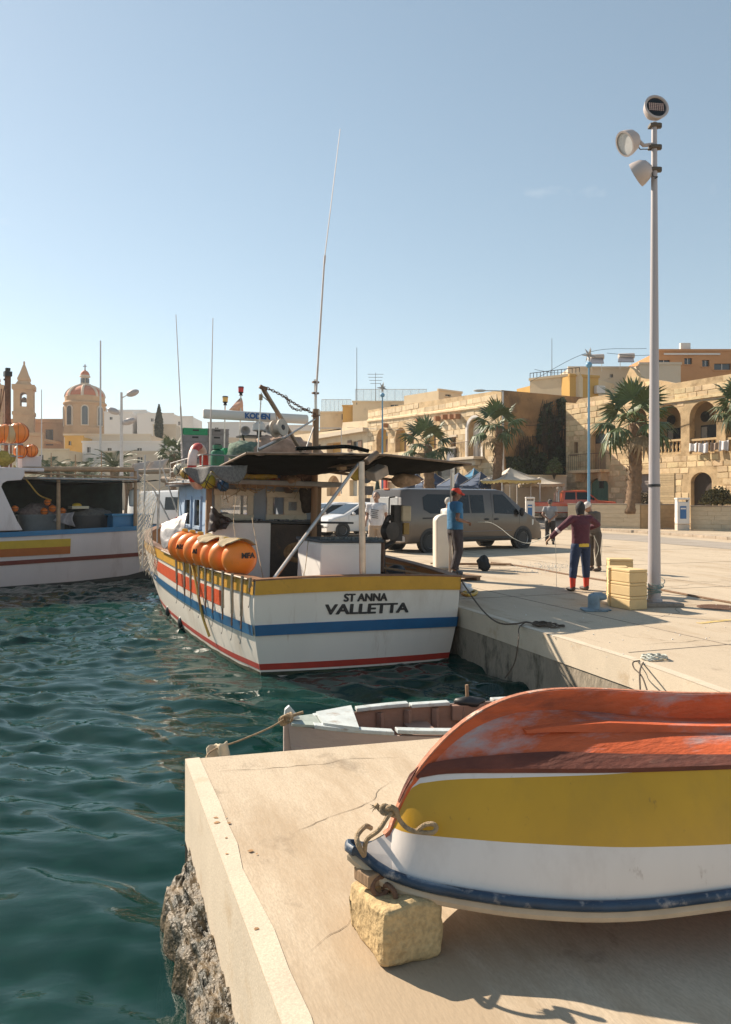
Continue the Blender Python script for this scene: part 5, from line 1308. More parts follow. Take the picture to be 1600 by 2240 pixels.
def left_gear():
    from mathutils import noise
    # tubs
    for lab, xa, xb, yt, yb, dep, col, cat in (('grey plastic tub full of netting and orange floats on the trawler deck',47,152,1126,1172,0.9,(0.13,0.15,0.16),'tub'), ('dark grey plastic tub under heaped net on the trawler deck',160,250,1128,1172,1.0,(0.03,0.035,0.04),'tub')):
        a, c = ll(xa, yt, dep), ll(xb, yt, dep); r = (c.x-a.x)/2; zt = a.z; zb = 0.1
        t = thing('tub', lab, cat, lw_(Vector(((a.x+c.x)/2, dep+r*0.6, zb))), LA, 'tubs on the trawler deck')
        b = MB(); n = 32
        rings = [[Vector((math.copysign(abs(math.cos(q))**0.7, math.cos(q))*r*k, math.copysign(abs(math.sin(q))**0.7, math.sin(q))*r*0.62*k, z)) for q in [2*math.pi*i/n for i in range(n)]] for k, z in ((0.80,0),(0.98,zt-zb-.05),(1.05,zt-zb-.05),(1.05,zt-zb),(0.95,zt-zb),(0.90,zt-zb-.12))]
        b.loft(rings); b.build('shell', mat('tub_%d' % xa, col, 0.5, 0.2, 4), t, smooth=True)
        b = MB(); b.ell((0,0,0), (r*0.95, r*0.55, 0.34 if xa < 100 else 0.24), 26, 14)
        b.v = [tuple(Vector(v)*(1+.3*noise.fractal(Vector(v)*2.5+Vector((xa,0,0)),1,2,3))) for v in b.v]
        o = b.build('heaped_net', mat('net_grey_%d' % xa, (0.17,0.13,0.12) if xa < 100 else (0.10,0.10,0.095), 0.9, 0.4, 14, 0.8, 40), t, smooth=True, auto=False); o.location = (0,0,zt-zb)
    b = MB(); a, c = ll(118,1126,0.78), ll(160,1122,0.8)
    b.grid(lambda s, t: a.lerp(c, s) + Vector((0.05*math.sin(t*4+s*3), -0.05-0.05*math.sin(s*14), 0.02-0.42*t*(0.45+0.55*s))), 20, 10)
    b.v = [tuple(lw_(v)) for v in b.v]
    tag(b.build('draped_sheet', mat('sheet_grey', (0.33,0.30,0.31), 0.85, 0.15, 8, 0.3, 30), None, smooth=True, thick=0.01, auto=False), 'pale grey sheet hanging over the rim of the grey tub', 'cloth')
    mo = mat('net_float_orange', (0.72,0.17,0.015), 0.5, 0.12, 4, rnd=0.1)
    fl = [(33,1113,0.095,'at the left end of the net heap'), (104,1099,0.10,'on top of the netting heap'), (97,1119,0.11,'low in the middle of the netting heap'), (115,1113,0.11,'right of centre in the netting heap'), (137,1118,0.10,'at the right end of the netting heap')]
    for x, y, r, w in fl:
        t = thing('net_float', 'small orange net float ' + w + ' on the trawler', 'float', lw_(ll(x, y, 0.95 if x > 40 else 0.6)), 0, 'orange floats in the trawler nets')
        b = MB(); b.ell((0,0,0), r, 16, 10); b.build('ball', mo, t, smooth=True, auto=False)
        b = MB(); [b.torus((0,0,0), r*1.01, 0.007, 18, 4, Euler((R(50*k),R(35*k),0)).to_matrix()) for k in range(3)]; b.build('mesh_cord', m_black, t)
    mb = mat('big_float_orange', (0.90,0.25,0.04), 0.45, 0.08, 3, 0.05, 10)
    mc = mat('pale_float', (0.62,0.42,0.22), 0.45, 0.1, 3)
    for x, y, r, m, w in ((40,947,0.29,mb,'large orange float in net mesh, rightmost on the trawler roof'), (20,950,0.27,mc,'pale tan float between two orange floats on the trawler roof'), (10,948,0.26,mb,'large orange float behind the pale float on the trawler roof'), (-14,955,0.26,mb,'orange float cut off by the left edge on the trawler roof'), (69,986,0.18,mb,'smaller orange float resting above the white roof locker'), (44,988,0.19,mb,'smaller orange float half hidden behind the roof rail')):
        t = thing('roof_float', w, 'float', lw_(ll(x, y, 1.2)), 0, 'floats on the trawler roof')
        b = MB(); b.ell((0,0,0), r, 24, 16); b.build('ball', m, t, smooth=True, auto=False)
        b = MB(); [b.torus((0,0,0), r*1.008, 0.006, 28, 4, Euler((R(90),R(25*k),R(38*k))).to_matrix()) for k in range(6)]; b.build('mesh_cord', mat('cord_red', (0.35,0.07,0.02), 0.7), t)
    t = thing('plastic_tray', 'shallow cream tray of floats behind the netting tub on the trawler', 'tray', lw_(ll(172,1110,1.0)), LA)
    b = MB(); b.box((0,0,0.0),(0.5,0.35,0.08)); b.build('tray', mat('tray_cream', (0.5,0.45,0.33), 0.5), t, bevel=0.01)
    b = MB(); b.ell((-.05,0,0.06),(0.14,0.12,0.07)); b.build('yellow_float', mat('trawler_yellow', (0.56,0.36,0.03)), t, smooth=True)
    t = thing('net_sack', 'yellow-green net sack heaped at the left edge of the trawler roof', 'sack', lw_(ll(3,1003,0.9)), LA)
    b = MB(); b.ell((0,0,0),(0.36,0.25,0.22),20,12); b.v=[tuple(Vector(v)*(1+.3*noise.noise(Vector(v)*6))) for v in b.v]; b.build('sack', mat('net_yellowgreen', (0.36,0.26,0.05), 0.9, 0.4, 12, 0.8, 40), t, smooth=True, auto=False)
    t = thing('plastic_drum', 'white plastic drum hanging under the trawler awning', 'drum', lw_(ll(295,1108,0.9)), LA)
    b = MB(); b.lathe([(0.12,0),(0.17,0.03),(0.18,0.12),(0.18,0.40),(0.15,0.50),(0.06,0.54)], 20); b.build('body', m_white, t, smooth=True)
    b = MB(); b.lathe([(0.06,0.54),(0.06,0.58)], 14); b.build('cap', m_black, t)
left_gear()
# ------------------------------------------------------------------ lamp post with three floodlights
def lamp_post():
    p = gd(1432,1324); t = thing('lamp_post', 'tall white quay lamp post carrying three round floodlights', 'lamp post', p)
    m_p = mat('post_grey_white', (0.40,0.365,0.37), 0.5, 0.06, 2, 0.05, 30, dirt=(0.33,0.25,0.22), dscale=2, damt=0.4, stretch=(1,1,0.2)); m_h = mat('floodlight_housing', (0.46,0.40,0.38), 0.5, 0.08, 4)
    Y = p.y; zt = at(1430,268,Y).z
    b = MB(); n = 12
    b.tube([(0,0,0.03),(0,0,zt*0.5),(0,0,zt)], [0.098,0.068,0.040], n); b.build('post', m_p, t, smooth=True)
    b = MB(); b.box((0.05,0,0.03),(0.62,0.5,0.055)); b.build('foot_plate', mat('foot_plate', (0.27,0.22,0.18), 0.8, 0.3, 8, 0.3, 40), t, bevel=0.01)
    b = MB(); b.lathe([(0.12,0.055),(0.12,0.09),(0.10,0.10)], 12); b.build('foot_flange', m_p, t)
    zb = at(1430,1062,Y).z
    b = MB(); b.lathe([(0.088,zb-0.02),(0.091,zb-0.02),(0.091,zb+0.02),(0.088,zb+0.02)], 16); b.build('strap', m_black, t)
    for y in (275, 322, 371):
        z = at(1430,y,Y).z; b = MB(); b.box((0,-0.0,z),(0.16,0.13,0.05)); b.box((0.05,0,z),(0.12,0.06,0.07)); b.build('clamp', mat('clamp_dark', (0.09,0.07,0.05), 0.6), t, bevel=0.008)
    # top floodlight facing the camera
    mt = Euler((R(80),0,R(8))).to_matrix(); c = Vector((0, -0.04, at(1430,240,Y).z))
    b = MB(); b.lathe([(0.03,-0.16),(0.10,-0.14),(0.165,-0.06),(0.192,0.03),(0.195,0.05),(0.165,0.055),(0.155,0.035)], 32, mt, c, cap=False); f = b.build('floodlight', m_h, t, smooth=True)
    b = MB(); b.lathe([(0.001,0.03),(0.16,0.03),(0.16,0.034),(0.001,0.034)], 32, mt, c); b.build('lens', m_glass, f)
    b = MB()
    for i in range(8):
        for j in range(5): b.box(c + mt @ Vector(((i-3.5)*0.031, (j-2)*0.026+0.005, 0.037)), (0.018,0.018,0.006), 0, R(80), 0)
    b.build('led_grid', mat('led_grid', (0.55,0.38,0.33), 0.4), f)
    # side floodlights: half bowls on arms
    for (x, y, dv) in ((1372,312,(-0.84,-0.22,-0.5)), (1398,378,(-0.72,0.55,-0.42))):
        z = at(1430,y,Y).z; cx_ = (x-1430)/F*Y; mt = Vector(dv).to_track_quat('Z', 'Y').to_matrix(); c = Vector((cx_, -0.02, z))
        b = MB(); b.lathe([(0.04,-0.17),(0.10,-0.15),(0.16,-0.08),(0.19,0.02),(0.195,0.07),(0.165,0.07)], 28, mt, c, cap=False); f = b.build('floodlight', m_h, t, smooth=True)
        b = MB(); b.lathe([(0.001,0.045),(0.18,0.05),(0.18,0.054),(0.001,0.049)], 28, mt, c); b.build('lens', mat('pale_lens', (0.7,0.7,0.7), 0.2), f)
        b = MB(); e = c + mt @ Vector((0,0,-0.16)); b.tube([e, Vector((e.x*0.6,0,z-0.04)), Vector((0,0,z-0.02))], 0.03, 8); b.build('arm', m_h, f, smooth=True)
        b = MB(); b.tube(spline([e+Vector((0.02,0,-.02)), e+Vector((0.05,0,-0.16)), e+Vector((0.12,0,-0.17)), Vector((-0.02,0,z-0.10))], 6), 0.008, 5); b.build('cable', m_wire, f)
    b = MB()
    for k in range(7): b.torus((0.01*k-.02,0,0.16+0.035*k), 0.115, 0.006, 18, 4, Euler((R(8*k-20),R(12*(k % 3)-10),0)).to_matrix())
    b.build('tied_cord', mat('teal_cord', (0.20,0.30,0.28), 0.7), t)
lamp_post()
# ------------------------------------------------------------------ yellow foam boxes stacked by the lamp post
def foam_boxes():
    m = mat('yellow_foam', (0.66,0.47,0.235), 0.8, 0.06, 5, 0.25, 70, rnd=0.04, dirt=(0.48,0.32,0.14), dscale=5, damt=0.5, dthr=0.6, speck=0.06)
    def bx(px, py, w, d, lab, rz=0.0, h=0.195, z=0.0, p=None):
        p = p or gd(px, py); t = thing('foam_box', lab, 'box', (p.x, p.y, z), rz, 'yellow foam boxes by the lamp post')
        b = MB(); b.box((0,d/2,(h-.045)/2),(w,d,h-.045)); b.build('tray', m, t, bevel=0.012)
        b = MB(); b.box((0,d/2,h-.023),(w+0.002,d+0.002,0.043)); b.build('lid', m, t, bevel=0.012)
    ords = ['bottom', 'middle', 'top']
    rg = random.Random(3)
    for k in range(3):
        bx(1354,1327,0.30,0.42,'yellow foam fish box, %s of the left front stack' % ords[k], R(-14)+rg.uniform(-.03,.03), z=k*0.197)
        bx(1398,1334,0.32,0.42,'yellow foam fish box, %s of the right front stack beside the lamp post' % ords[k], R(22)+rg.uniform(-.03,.03), z=k*0.197)
        bx(1360,1308,0.38,0.32,'yellow foam fish box, %s of the stack behind' % ords[k], R(-8), z=k*0.215, h=0.21)
foam_boxes()
# ------------------------------------------------------------------ bollard
def bollard():
    p = gd(1300,1336); t = thing('mooring_bollard', 'blue-grey iron mooring bollard bolted to the quay', 'bollard', p)
    m = mat('bollard_blue', (0.17,0.24,0.29), 0.5, 0.25, 8, 0.2, 40, dirt=(0.10,0.08,0.06), dscale=7, damt=0.6)
    b = MB(); b.lathe([(0.095,0.03),(0.088,0.06),(0.085,0.16),(0.088,0.20),(0.075,0.235),(0.04,0.25)], 20); b.build('stem', m, t, smooth=True)
    b = MB(); b.tube([(0,0,0.20),(0.10,0,0.21),(0.155,0,0.19),(0.165,0,0.165)], [0.07,0.062,0.05,0.03], 12); b.build('horn', m, t, smooth=True)
    b = MB(); b.box((0,0,0.017),(0.34,0.28,0.034)); b.box((0.10,0.05,0.014),(0.30,0.18,0.026)); b.build('base', m, t, bevel=0.012)
bollard()
# ------------------------------------------------------------------ service pedestals
def pedestal(p, lab, h, w, rz=0):
    t = thing('service_pedestal', lab, 'service pedestal', p, rz, 'white and blue service pedestals')
    mw = mat('pedestal_white', (0.66,0.62,0.58), 0.5, 0.06, 3); mb = mat('pedestal_blue', (0.02,0.11,0.30), 0.4, 0.1, 3)
    k = h/1.72
    b = MB(); b.box((0,0,0.2*k),(w*0.98,w*0.8,0.4*k)); b.build('base', mat('pedestal_base', (0.5,0.44,0.37), 0.6, 0.1, 4), t, bevel=0.02)
    b = MB(); b.box((0,0,0.42*k+0.55*k),(w,w*0.8,1.1*k)); b.build('body', mw, t, bevel=0.04)
    b = MB()
    for sx in (-1,1): b.box((sx*w*0.44,0,1.56*k),(w*0.11,w*0.7,0.14*k))
    b.build('cap_strut', mw, t); 
    b = MB(); b.box((0,0,1.67*k),(w*1.06,w*0.9,0.10*k)); b.build('cap', mw, t, bevel=0.03)
    b = MB(); b.box((-0.02,-w*0.4-0.012,1.0*k),(w*0.5,0.02,0.62*k)); b.build('blue_panel', mb, t, bevel=0.01)
    b = MB(); b.box((-0.02,-w*0.4-0.024,1.19*k),(w*0.42,0.006,0.07*k)); b.build('white_label', mw, t)
    b = MB(); b.box((w*0.5+0.02,0,1.25*k),(0.05,0.12,0.14*k)); b.box((w*0.5+0.02,0,0.8*k),(0.05,0.12,0.10*k)); b.build('socket', mat('socket_grey', (0.2,0.2,0.2), 0.5), t)
pedestal(gd(1493,1165), 'white service pedestal with blue panel in front of the low stone walls', 1.74, 0.60, R(-6))
pedestal(at(1160,1095,44.5)*Vector((1,1,0)) if False else Vector((at(1160,1095,44.0).x, 44.0, 0.0)), 'white service pedestal with blue panel beside the red pickup', 1.80, 0.50, R(-6))
# ------------------------------------------------------------------ white rounded post behind the man in blue
p = gd(972,1246); t = thing('white_pillar', 'white round-topped pillar behind the man in the blue shirt', 'pillar', p, R(10))
b = MB(); pr = []
for k in range(13): a = math.pi*k/12; pr.append((0.24*math.cos(a)*1.0, 1.13+0.16*math.sin(a)))
b.prism([(0.24,0),(0.24,1.13)] + pr[1:-1] + [(-0.24,1.13),(-0.24,0)], -0.16, 0.16); b.build('pillar', mat('pillar_white', (0.68,0.62,0.53), 0.55, 0.06, 3), t, bevel=0.05)
b = MB(); b.box((0,0,0.03),(0.6,0.44,0.06)); b.build('plinth', m_kerb, t, bevel=0.01)
# ------------------------------------------------------------------ ropes, heaps and covers on the quay
def ground_rope(name, pts, r, m, lab, cat='rope', z=None, k=6):
    b = MB(); P = [gd(x, y) + Vector((0,0,(z if z is not None else r))) for x, y in pts]
    b.tube(spline(P, k), r, 7); return tag(b.build(name, m, None, smooth=True), lab, cat)
ground_rope('quay_rope', [(1075,1232),(1110,1236),(1160,1243),(1230,1256),(1300,1268),(1370,1279),(1450,1293),(1530,1308),(1620,1324),(1760,1345)], 0.018, mat('brown_rope', (0.21,0.13,0.08), 0.9, 0.3, 25, 0.7, 120), 'long brown rope stretched across the quay behind the foam boxes')
def coil(name, c, rx, ry, n, m, lab, seed, r=0.009, rz=0.3):
    rg = random.Random(seed); b = MB()
    for k in range(n):
        pts = []; ph = rg.random()*6; ax = rx*rg.uniform(.55,1.1); ay = ry*rg.uniform(.5,1.1); ox, oy = rg.uniform(-.3,.3)*rx, rg.uniform(-.25,.25)*ry
        for i in range(22):
            a = 2*math.pi*i/22; x = ox+ax*math.cos(a); y = oy+ay*math.sin(a)*(1+.3*math.sin(2*a+ph))
            pts.append((c.x+x*math.cos(rz)-y*math.sin(rz), c.y+x*math.sin(rz)+y*math.cos(rz), r+ k*r*0.9 + 0.012*abs(math.sin(3*a+ph))))
        b.tube(pts, r, 6, closed=True)
    return tag(b.build(name, m, None, smooth=True), lab, 'rope')
coil('rope_coil', gd(1192,1371), 0.20, 0.13, 4, mat('dark_rope', (0.10,0.075,0.055), 0.9, 0.3, 25, 0.6, 120), 'dark rope coil lying near the quay edge by the boat stern', 5, 0.010, -0.25)
coil('rope_coil', gd(1428,1443), 0.13, 0.12, 5, m_ropew, 'small pale rope coil on the sunlit quay edge', 8, 0.008, 0.4)
# stern line from the boat to the dark coil, and the line hanging down the wall
b = MB(); s0 = bw(fb_skin(0.1, fb_sh(0.1)+0.04, 1, 0.0))
b.tube(spline([s0, bw((1.62,-0.02,0.42)), at(1052,1330,10.9), at(1090,1362,10.1), at(1130,1368,9.75)+Vector((0,0,.02)), gd(1152,1366)+Vector((0,0,.03)), gd(1180,1373)+Vector((0,0,.03))], 8), 0.011, 7)
b.tube(spline([gd(1150,1366)+Vector((0,0,.03)), gd(1143,1374)+Vector((-.04,0,.0)), at(1135,1400,9.15), at(1126,1450,9.15), at(1105,1484,9.2)], 6), 0.008, 6)
tag(b.build('stern_line', mat('dark_rope', (0.10,0.075,0.055)), None, smooth=True), 'dark stern line sagging from the fishing boat to the quay coil', 'rope')
b = MB(); q = E[2]
b.tube(spline([gd(1400,1448)+Vector((0,0,.012)), gd(1386,1452)+Vector((0,0,.015)), at(1388,1462,7.55), at(1405,1480,7.2), at(1418,1515,6.95)], 6), 0.007, 6)
b.tube(spline([gd(1408,1452)+Vector((0,0,.012)), at(1402,1462,7.4), at(1400,1480,7.2), at(1402,1520,6.95)], 6), 0.008, 6)
tag(b.build('hanging_rope', mat('dark_rope', (0.10,0.075,0.055)), None, smooth=True), 'thin ropes hanging over the quay edge below the pale coil', 'rope')
ground_rope('yellow_hose', [(1012,1302),(1025,1306),(1040,1303),(1042,1297),(1030,1296),(1016,1300)], 0.028, mat('hose_yellow', (0.55,0.35,0.05), 0.5), 'short yellow hose lying on the quay edge by the transom', 'hose', 0.03)
b = MB(); b.ell((0,0,0.06),(0.13,0.1,0.09),16,10); b.v=[tuple(Vector(v)*(1+.4*_nz.noise(Vector(v)*16))) for v in b.v]
o = b.build('plastic_bag', mat('bag_white', (0.75,0.74,0.72), 0.4), None, smooth=True, auto=False); o.location = gd(1019,1298)+Vector((0,0,0.02)); tag(o, 'crumpled white plastic bag on the quay edge by the transom', 'bag')
def cloth_heap(px, py, r, h, col, lab, seed, nm='cloth_heap'):
    b = MB(); b.ell((0,0,0), (r, r*0.7, h), 28, 16)
    b.v = [tuple(Vector((v[0]*(1+.5*_nz.noise(Vector(v)*9+Vector((seed,0,0)))), v[1]*(1+.5*_nz.noise(Vector(v)*9+Vector((seed,4,0)))), max(-h*.98, v[2]*(1+.7*_nz.noise(Vector(v)*8+Vector((seed,9,0)))))))) for v in b.v]
    o = b.build(nm, mat(nm+str(seed), col, 0.85, 0.3, 10, 0.5, 50), None, smooth=True, auto=False); o.location = gd(px,py)+Vector((0,0,h*.95)); tag(o, lab, 'cloth')
cloth_heap(1058,1249,0.15,0.17,(0.02,0.024,0.026),'black cloth heap standing on the quay right of the man in blue',3)
p = gd(1040,1236)
for k, (dx, dy, l, rz, w) in enumerate(((0,0,1.5,-0.10,'longest loose brown plank on the quay behind the man in blue'),(0.3,-0.25,1.1,0.06,'shorter loose plank crossing the longest plank behind the man in blue'),(-0.5,-.5,1.3,-.02,'loose plank nearest the boat behind the man in blue'))):
    b = MB(); b.box((0,0,0), (l, 0.11, 0.03)); o = b.build('loose_plank', m_wood, None, bevel=0.004); o.location = (p.x+dx, p.y+dy, 0.017+0.031*k); o.rotation_euler = (0,0,rz); tag(o, w, 'plank', 'loose planks on the quay')
# crumbs of white foam and grit scattered where the men work
b = MB(); rg = random.Random(31)
for i in range(420):
    x, y = rg.gauss(1195,38), rg.gauss(1242,6)
    if i > 300: x, y = rg.uniform(1060,1600), rg.uniform(1225,1440)
    q = gd(x, y); e = rg.uniform(.006,.018) if i <= 300 else rg.uniform(.004,.012)
    if q.x < 2.2: continue
    b.box((q.x, q.y, e*.5), (e, e*rg.uniform(.6,1.5), e), rg.random()*3)
struct(tag(b.build('foam_crumbs', mat('foam_crumb', (0.7,0.68,0.64), 0.8), None, fix=False), 'white foam crumbs scattered on the quay near the men', 'crumbs'), 'stuff')
# iron grate in the quay
t = thing('drain_cover', 'brown iron drain cover set in the quay right of the lamp post', 'drain cover', gd(1572,1329)+Vector((0,0,0.002)), 0.2)
b = MB(); b.lathe([(0.30,0),(0.30,0.008),(0.26,0.008),(0.26,0)], 24, None, (0,0,0), cap=False); b.build('rim', m_rusty, t)
b = MB()
for i in range(-5,6): 
    w = math.sqrt(max(0, 0.25**2-(i*0.045)**2)); b.box((0,i*0.045,0.004),(2*w,0.022,0.008)); b.box((i*0.045,0,0.0035),(0.022,2*w,0.006))
struct(b.build('grid_bars', m_rusty, t), 'stuff')
# wooden plinth the man in blue stands on
# ------------------------------------------------------------------ low limestone walls, clad in long courses
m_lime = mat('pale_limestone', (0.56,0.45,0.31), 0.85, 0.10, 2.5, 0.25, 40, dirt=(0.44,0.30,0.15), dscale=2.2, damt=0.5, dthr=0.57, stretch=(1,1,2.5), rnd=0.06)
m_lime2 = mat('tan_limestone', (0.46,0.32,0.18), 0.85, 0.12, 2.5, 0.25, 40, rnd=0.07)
def low_wall(name, lab, a, c, h, th, m, n=6):
    d = c - a; L_ = d.length; t = thing(name, lab, 'wall', (a.x, a.y, 0), math.atan2(d.y, d.x))
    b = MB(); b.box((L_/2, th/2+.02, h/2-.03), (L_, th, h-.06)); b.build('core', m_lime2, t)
    b = MB(); b.box((L_/2, th/2, h-.03), (L_+.04, th+.10, 0.07)); b.build('capstone', m_kerb, t, bevel=0.012)
    hh = (h-.07)/n; rg = random.Random(int(L_*100))
    for k in range(n):
        x = 0.0; first = rg.uniform(.7,1.6)
        while x < L_-.05:
            l = min(L_-x, rg.uniform(1.3,2.1) if x > 0 else first)
            b = MB(); b.box((x+l/2, 0.0+rg.uniform(-.004,.004), hh*(k+.5)), (l-.010, 0.05, hh-.010)); b.build('stone', m, t)
            x += l
    return t
wa, wb = Vector((at(1243,1095,43.2).x, 43.2)), Vector((at(1401,1095,41.0).x, 41.0))
low_wall('low_stone_wall', 'pale limestone low wall behind the man in the maroon jumper', wa, wb, 1.44, 0.5, m_lime)
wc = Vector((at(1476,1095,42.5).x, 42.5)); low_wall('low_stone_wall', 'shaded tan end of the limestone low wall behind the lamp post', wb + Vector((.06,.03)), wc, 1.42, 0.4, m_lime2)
wd, we = Vector((at(1512,1095,39.0).x, 39.0)), Vector((at(1700,1095,36.6).x, 36.6))
low_wall('low_stone_wall', 'pale limestone low wall at the right edge, right of the pedestal', wd, we, 1.36, 0.5, m_lime)
# ------------------------------------------------------------------ people
def person(label, loc, rz, h, J=None, shirt=(0.5,0.5,0.5), sleeve='short', trouser=(0.05,0.05,0.06), shoe=(0.03,0.03,0.03), sock=None, skin=(0.30,0.15,0.09),
           hair=(0.05,0.04,0.03), cap=None, capkind='cap', lean=0.0, belt=None, bulk=1.0, head_yaw=0.0, head_pitch=0.0, stripe=None):
    k = h/1.75
    j = dict(pel=(0,0,0.95), chest=(0,0.0,1.30), neck=(0,0.0,1.47), head=(0,0.03,1.61),
             hipL=(-0.10,0,0.90), hipR=(0.10,0,0.90), kneeL=(-0.11,0.03,0.49), kneeR=(0.11,0.03,0.49), ankL=(-0.12,-0.02,0.09), ankR=(0.12,-0.02,0.09),
             shL=(-0.19,0,1.41), shR=(0.19,0,1.41), elL=(-0.245,-0.03,1.13), elR=(0.245,-0.03,1.13), wrL=(-0.25,0.05,0.88), wrR=(0.25,0.05,0.88))
    if J: j.update(J)
    j = {a: Vector(p)*k for a, p in j.items()}
    t = thing('person', label, 'person', loc, rz)
    m_s = mat('skin_%.2f' % skin[0], skin, 0.55, 0.08, 10); sid = '%.3f_%.3f_%.3f' % shirt
    m_sh = mat('shirt_' + sid, shirt, 0.85, 0.14, 7, 1.0, 13); m_tr = mat('trousers_%.3f_%.3f_%.3f' % trouser, trouser, 0.85, 0.16, 7, 1.0, 13)
    B = bulk
    # body: one continuous surface (head, neck, trunk core, arms, hands, legs)
    b = MB(); hd = j['head']; R_ = Euler((head_pitch, 0, head_yaw)).to_matrix()
    H_ = lambda x, y, z: hd + R_ @ (Vector((x, y, z))*k)
    b.ell(H_(0,-0.012,0.02), (0.076*k,0.096*k,0.105*k), 18, 12, R_)
    b.ell(H_(0,0.028,-0.055), (0.056*k,0.062*k,0.062*k), 14, 10, R_)          # jaw
    b.tube([H_(0,0.085,0.012), H_(0,0.108,-0.022), H_(0,0.088,-0.032)], [0.010*k,0.016*k,0.014*k], 8)    # nose
    b.ell(H_(0,0.072,0.028), (0.05*k,0.018*k,0.012*k), 10, 6, R_)             # brow
    b.ell(H_(0,0.078,-0.058), (0.024*k,0.012*k,0.009*k), 10, 6, R_)           # lips
    for s in (-1, 1): b.ell(H_(s*0.078,-0.012,-0.008), (0.014*k,0.022*k,0.034*k), 8, 6, R_)    # ears
    b.tube([j['neck']-Vector((0,0,.05*k)), j['neck'], H_(0,-0.015,-0.05)], [0.075*k,0.058*k,0.052*k], 12)
    b.tube([j['pel'], j['chest'], j['neck']-Vector((0,0,.05*k))], [0.10*k,0.10*k,0.07*k], 12)
    for s in 'LR':
        b.tube([j['chest'].lerp(j['sh'+s],.6), j['sh'+s], j['sh'+s].lerp(j['el'+s],.5), j['el'+s]], [0.05*k,0.05*k,0.045*k,0.038*k], 10)
        b.tube([j['el'+s], j['el'+s].lerp(j['wr'+s],.3), j['wr'+s]], [0.038*k,0.040*k,0.026*k], 10)
        b.tube([j['pel'].lerp(j['hip'+s],.5), j['hip'+s], j['knee'+s], j['ank'+s]], [0.07*k,0.075*k,0.05*k,0.036*k], 10)
        # hand
        d = (j['wr'+s]-j['el'+s]).normalized(); side = d.cross(Vector((0,0,1)));
        if side.length < 0.2: side = Vector((0,1,0))
        side.normalize(); up = side.cross(d).normalized(); w = j['wr'+s]
        palm = w + d*0.045*k
        b.tube([w - d*0.01*k, w + d*0.03*k, w + d*0.085*k], [0.025*k,0.036*k,0.034*k], 10, flat=0.6)
        for i in range(4):
            o = (i-1.5)*0.019*k; l = (0.062,0.072,0.068,0.052)[i]*k
            a0 = w + d*0.08*k + side*o; a1 = a0 + d*l*0.5 - up*l*0.25; a2 = a1 + d*l*0.25 - up*l*0.5
            b.tube([a0, a1, a2], [0.0105*k,0.0095*k,0.0075*k], 6)
        a0 = w + d*0.03*k + side*0.03*k; b.tube([a0, a0 + d*0.03*k + side*0.028*k, a0 + d*0.06*k + side*0.026*k - up*0.012*k], [0.013*k,0.012*k,0.009*k], 6)
    b.build('body', m_s, t, remesh=0.0078*k, sm=2)
    # eyes
    for s in (-1, 1):
        b = MB(); b.ell(H_(s*0.032,0.081,0.008), (0.012*k,0.008*k,0.007*k), 8, 6, R_); b.build('eye', mat('eye_dark', (0.03,0.02,0.015), 0.3), t)
    # shirt
    b = MB(); ch, pe, nk = j['chest'], j['pel'], j['neck']
    fw = (nk - pe).normalized()
    def ring(c, rx, ry): return [c + Vector((rx*math.cos(a)*k, ry*math.sin(a)*k, 0)) for a in [2*math.pi*i/20 for i in range(20)]]
    hem = pe + Vector((0,0,-0.04*k))
    b.loft([ring(hem, .172*B, .125*B), ring(pe.lerp(ch,.3), .165*B, .120*B), ring(pe.lerp(ch,.7), .172*B, .122*B), ring(ch, .185*B, .122*B), ring(ch.lerp(nk,.55), .178*B, .108), ring(ch.lerp(nk,.85), .11, .085), ring(nk-Vector((0,0,.0)), .065, .065)])
    for s in 'LR':
        if sleeve == 'short': e = j['sh'+s].lerp(j['el'+s], .62); b.tube([ch.lerp(j['sh'+s],.55)+Vector((0,0,.03*k)), j['sh'+s], e], [0.085*k,0.078*k,0.072*k], 12)
        else: b.tube([ch.lerp(j['sh'+s],.55)+Vector((0,0,.03*k)), j['sh'+s], j['sh'+s].lerp(j['el'+s],.5), j['el'+s], j['el'+s].lerp(j['wr'+s],.5), j['el'+s].lerp(j['wr'+s],.93)], [0.085*k,0.078*k,0.068*k,0.060*k,0.054*k,0.046*k], 12)
    b.build('shirt', m_sh, t, remesh=0.014*k, sm=4)
    if stripe is not None:
        a, c = j['el'+stripe[0]].lerp(j['wr'+stripe[0]],.18), j['el'+stripe[0]].lerp(j['wr'+stripe[0]],.36)
        b = MB(); b.tube([a, c], [0.066*k,0.062*k], 14); b.build('sleeve_band', mat('band_'+str(stripe[1][0]), stripe[1], 0.8), t, smooth=True)
    if belt is not None:
        b = MB(); b.loft([ring(hem+Vector((0,0,-.05*k)), .168*B, .122*B), ring(hem+Vector((0,0,.03*k)), .168*B, .122*B)]); b.build('undershirt_hem', mat('belt_'+str(belt[0]), belt, 0.8), t, smooth=True)
    # trousers
    b = MB()
    b.loft([ring(pe+Vector((0,0,-.12*k)), .155*B, .115*B), ring(pe+Vector((0,0,-.04*k)), .163*B, .118*B), ring(pe+Vector((0,0,.03*k)), .155*B, .112*B)])
    for s in 'LR':
        a = j['ank'+s] + Vector((0,0,(0.03 if sock is None else 0.16)*k))
        b.tube([pe.lerp(j['hip'+s],.7), j['hip'+s]+Vector((0,0,-.04*k)), j['hip'+s].lerp(j['knee'+s],.5), j['knee'+s], j['knee'+s].lerp(a,.5), a], [0.105*k*B,0.098*k*B,0.088*k*B,0.073*k*B,0.07*k*B,0.062*k*B], 14)
    b.build('trousers', m_tr, t, remesh=0.015*k, sm=4)
